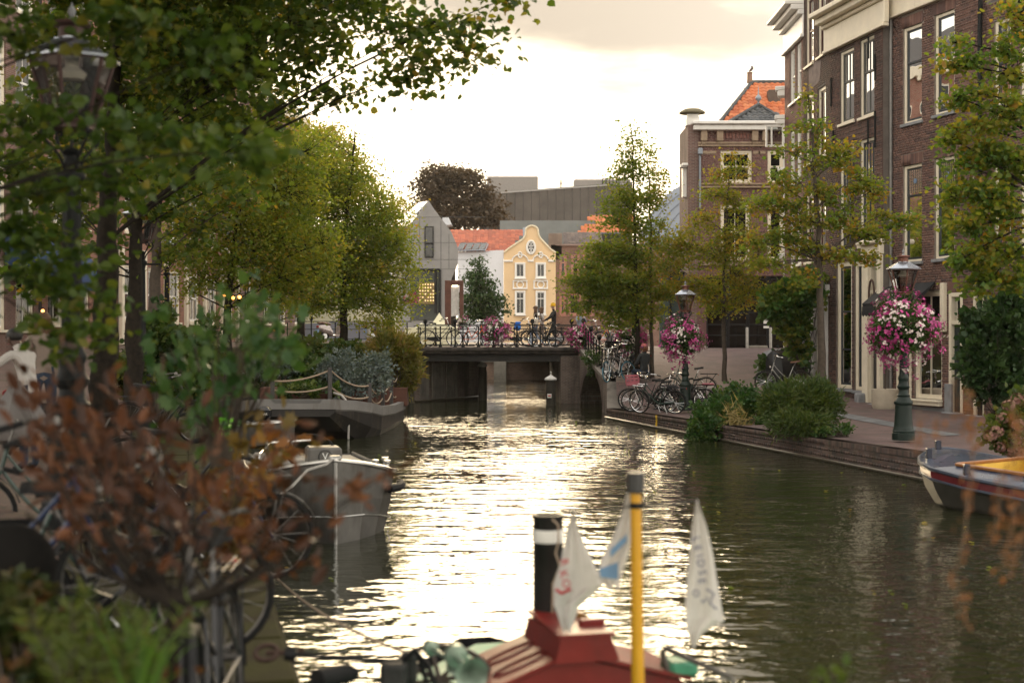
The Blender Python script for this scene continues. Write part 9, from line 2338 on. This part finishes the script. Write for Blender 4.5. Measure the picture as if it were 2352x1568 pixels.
spray('leafy_bush', 'green lobed-leaved bush in front of the barge, above the brown sapling', 'shrub', P(500, 1180, 8.8), tw, FIGL, .105, 'lobed', 9, 300, BARK2, droop=.05, r0=.010, spread=.085, skip=2)
AUT = M_leaf('autumn_oak_leaf', [(.09, .07, .014), (.17, .09, .018), (.20, .075, .02), (.11, .045, .016), (.10, .09, .03)], .4)
tw = []
for (ex, ey) in [(600, 930), (560, 960), (640, 990), (680, 960), (540, 1010), (620, 1040), (510, 1130), (470, 1180), (560, 1170), (500, 1230), (540, 1250), (450, 1120), (700, 1000)]:
 Y = 7.8 + random.uniform(-.5, .5); tw.append([(500, 1330, 7.6), (520, 1200, 7.7), ((520 + ex) / 2, (1200 + ey) / 2, Y), (ex, ey, Y)])
spray('autumn_shrub', 'ochre and brown leaved shrub below the green bush, against the grey sloop', 'shrub', P(500, 1400, 7.6), tw, AUT, .10, 'lobed', 2.6, 260, BARK2, droop=.3, r0=.010, spread=.05)
shrub('ground_cover', 'small-leaved ground cover with a few orange flowers in the bottom left corner', 'plant', P(60, 1700, 5.2), [lob(60, 1480, 90, 90, 5.6), lob(40, 1400, 60, 50, 5.8), lob(140, 1560, 80, 60, 5.3), lob(220, 1520, 60, 60, 5.6)], M_leaf('ground_leaf', [(.020, .036, .011), (.038, .055, .014), (.065, .065, .02), (.12, .055, .02)], .3), .055, 2300, 'broad', limit=260, hue=(0, 1))
FERN = M_leaf('fern_leaf', [(.055, .085, .016), (.085, .115, .02), (.12, .135, .03)], .4)
fr_ = thing('fern', 'yellow-green fern fronds at the bottom left beside the grass blades', 'fern', P(200, 1640, 5.0)); pos, dr, rn = [], [], []; st = MB()
for i in range(26):
 a = P(random.uniform(110, 340), 1640, 5.0 + random.uniform(-.3, .4)); e = a + Vector((random.uniform(-.16, .16), random.uniform(-.15, .15), random.uniform(.22, .40))); c = bez(a, a.lerp(e, .5) + Vector((0, 0, .08)), e, 12); st.tube(c, .003, 3)
 for j in range(2, 12):
  d = (c[j] - c[j - 1]).normalized(); sd_ = d.cross(Vector((random.uniform(-.2, .2), -1, .1))).normalized()
  for s in (-1, 1): pos.append(c[j]); dr.append(sd_ * s * 1.2 + d * .5); rn.append(random.random())
st.build('stem', BARK2, fr_)["kind"] = 'stuff'
leaf_parts(np.array(pos), np.array([.085 * random.uniform(.6, 1.1) for _ in pos]), FERN, fr_, np.array(rn) * .99, 'long', dirs=np.array(dr), limit=200, up=.2)
gs = thing('grass_clump', 'clump of bright green grass blades at the foot of the brown sapling', 'grass', P(320, 1640, 4.8)); bl = []
for i in range(34):
 m = MB(); a = P(325 + random.gauss(0, 16), 1640, 4.8 + random.uniform(-.1, .1)); e = a + Vector((random.gauss(.02, .09), random.uniform(-.05, .05), random.uniform(.16, .42))); c = bez(a, a.lerp(e, .6) + Vector((0, 0, .10)), e + Vector((random.uniform(-.02, .10), 0, -.03)), 7); w = random.uniform(.006, .011)
 for j in range(6): s0, s1 = w * (1 - j / 6), w * (1 - (j + 1) / 6); m.poly([c[j] - Vector((s0, 0, 0)), c[j] + Vector((s0, 0, 0)), c[j + 1] + Vector((s1, 0, 0)), c[j + 1] - Vector((s1, 0, 0))], r=random.random())
 m.build('blade', M_leaf('grass_blade', [(.07, .14, .02), (.10, .19, .025), (.05, .11, .02)], .45), gs)
WIT = M_leaf('withered_spray', [(.17, .075, .038), (.23, .105, .055), (.14, .06, .03)], .4)
tw = []
for (x0, y0, x1, y1) in [(2330, 1160, 2300, 1320), (2345, 1150, 2352, 1240), (2300, 1080, 2280, 1240), (2345, 1230, 2310, 1330), (2230, 900, 2215, 1010), (2190, 880, 2195, 960), (2110, 940, 2105, 1040), (2150, 960, 2152, 1005), (2330, 1000, 2320, 1180), (2345, 960, 2345, 1100), (2215, 900, 2250, 1000), (2290, 1190, 2275, 1260), (2325, 930, 2330, 1000)]:
 tw.append([(2352, 1568, 4.4), (x0 + 8, y0 + 160, 4.6), (x0, y0, 4.7), ((x0 + x1) / 2 + 4, (y0 + y1) / 2, 4.75), (x1, y1, 4.8)])
tw = [t[2:] for t in tw] + [[(2240, 1000, 4.7), (2215, 1230, 4.7), (2190, 1330, 4.7), (2230, 1450, 4.6)]]
spray('withered_plant', 'blurred withered orange plant sprays hanging at the right edge before the launch', 'plant', P(2400, 1400, 4.6), tw, WIT, .024, 'beech', 11, 300, M('pale_stalk', (.22, .15, .10), .9), droop=.9, r0=.003, spread=.014)
tw = [[(1925, 1640, 4.6), (1920, 1568, 4.6), (1900, 1530, 4.6)], [(1925, 1640, 4.6), (1935, 1560, 4.6), (1960, 1532, 4.6)], [(1920, 1640, 4.6), (1910, 1560, 4.6), (1885, 1545, 4.6)]]
spray('leaf_sprig', 'single green sprig poking up at the bottom edge over the water', 'plant', P(1925, 1640, 4.6), tw, M_leaf('sprig_leaf', [(.045, .08, .012), (.08, .11, .018)], .4), .05, 'beech', 6, 40, BARK2, droop=-.4, r0=.004, spread=.012)
# ================================================================== SMALL THINGS
for k, (px, py, on, z) in enumerate([(98, 714, 'far left doorway', 0), (184, 728, 'blue awning', 0), (515, 677, '', 0), (535, 684, '', 0), (550, 682, '', 0), (608, 739, '', 0), (637, 743, '', 0), (630, 756, '', 0)]):
 t = thing('light_bulb', ('glowing warm bulb by the far left doorway', 'glowing warm bulb below the blue awning', 'glowing bulb on the upper string, nearest the dark trunk', 'middle glowing bulb of the upper string', 'glowing bulb at the right end of the upper string', 'glowing bulb at the left of the lower string', 'glowing bulb at the right of the lower string', 'lowest glowing bulb of the lower string')[k], 'light bulb', P(px, py, 36.5), 'warm string lights on the left bank')
 m = MB(); m.ball(P(px, py, 36.5), .045, 8, 6); m.build('bulb', M_emit('glowing_bulb', (1.0, .36, .07), 2.6), t, smooth=True)
 m = MB(); m.lathe([(.02, .04), (.02, .09)], 6, P(px, py, 36.5)); m.build('socket', BLACKM, t)
wr_ = thing('string_light_cable', 'dark cable carrying the warm bulbs among the yellow trees', 'cable', P(500, 668, 36.5)); m = MB()
m.tube([P(480, 664, 36.5), P(515, 671, 36.5), P(535, 678, 36.5), P(550, 676, 36.5), P(580, 668, 36.5)], .012, 4); m.tube([P(590, 728, 36.5), P(608, 733, 36.5), P(637, 737, 36.5), P(665, 728, 36.5)], .012, 4); m.build('cable', BLACKM, wr_)["kind"] = 'stuff'
po = thing('potted_tree', 'slender potted tree in a cream round tub beside the dark shop door', 'potted plant', (PX(2032, 39), 38.9, .6)); x = PX(2033, 38.9)
m = MB(); m.lathe([(.32, .6), (.36, .72), (.36, 1.15), (.31, 1.16), (.30, 1.08), (0, 1.08)], 18, (x, 38.9, 0)); m.build('tub', M('cream_tub', (.42, .36, .28), .8, 0, .12, 4, .2), po, smooth=True)
m = MB(); m.tube([(x, 38.9, 1.05), (x + .02, 38.9, 2.0), (x, 38.9, 2.9)], .022, 6); m.build('stem', BARK2, po)
u = in_ball(900, .5); leaf_mass('foliage', u * np.array([.42, .42, .5]) + np.array([x, 38.9, 3.1]), .07 * RNG.uniform(.6, 1.2, 900), GREENL, po, RNG.random(900), 'long')
ns = thing('number_sign', 'small yellow number sign fixed on the quay wall under the hanging weeds', 'sign', (xr(40.2), 40.2, .2)); a = Vector((xr(40.2), 40.2, 0)) + FQ.n * .05
m = MB(); m.bbox(a + Vector((0, 0, .20)), (.12, .02, .34), .006, FQ.R); m.build('plate', M('sign_yellow', (.62, .38, .02), .5), ns)
text_mesh('7', .16, M('sign_black', (.02, .02, .02), .6), Matrix.Translation(a + FQ.n * .016 + Vector((0, 0, .22))) @ Matrix.Rotation(math.radians(-72), 4, 'Z') @ Matrix.Rotation(math.radians(90), 4, 'X'), ns, 'numeral', .001)
n = 170; Yv = RNG.uniform(6, 44, n); xa = np.array([xl(v) + .4 for v in Yv]); xb = np.array([xr(v) - .3 for v in Yv]); f_ = RNG.beta(.7, .7, n)
pos = np.stack([xa + (xb - xa) * f_, Yv, np.full(n, .012)], 1); ok = ~((np.abs(pos[:, 0] - .2) < 1.4) & (pos[:, 1] < 9.5))
fr = frames(int(ok.sum()), 0, 6); fr[:, :, 1][:, 2] = 0
o = leaf_mass('fallen_leaves', pos[ok], .075 * RNG.uniform(.6, 1.3, int(ok.sum())), YEL, None, RNG.random(int(ok.sum())), 'broad', fr=fr); o['kind'] = 'stuff'
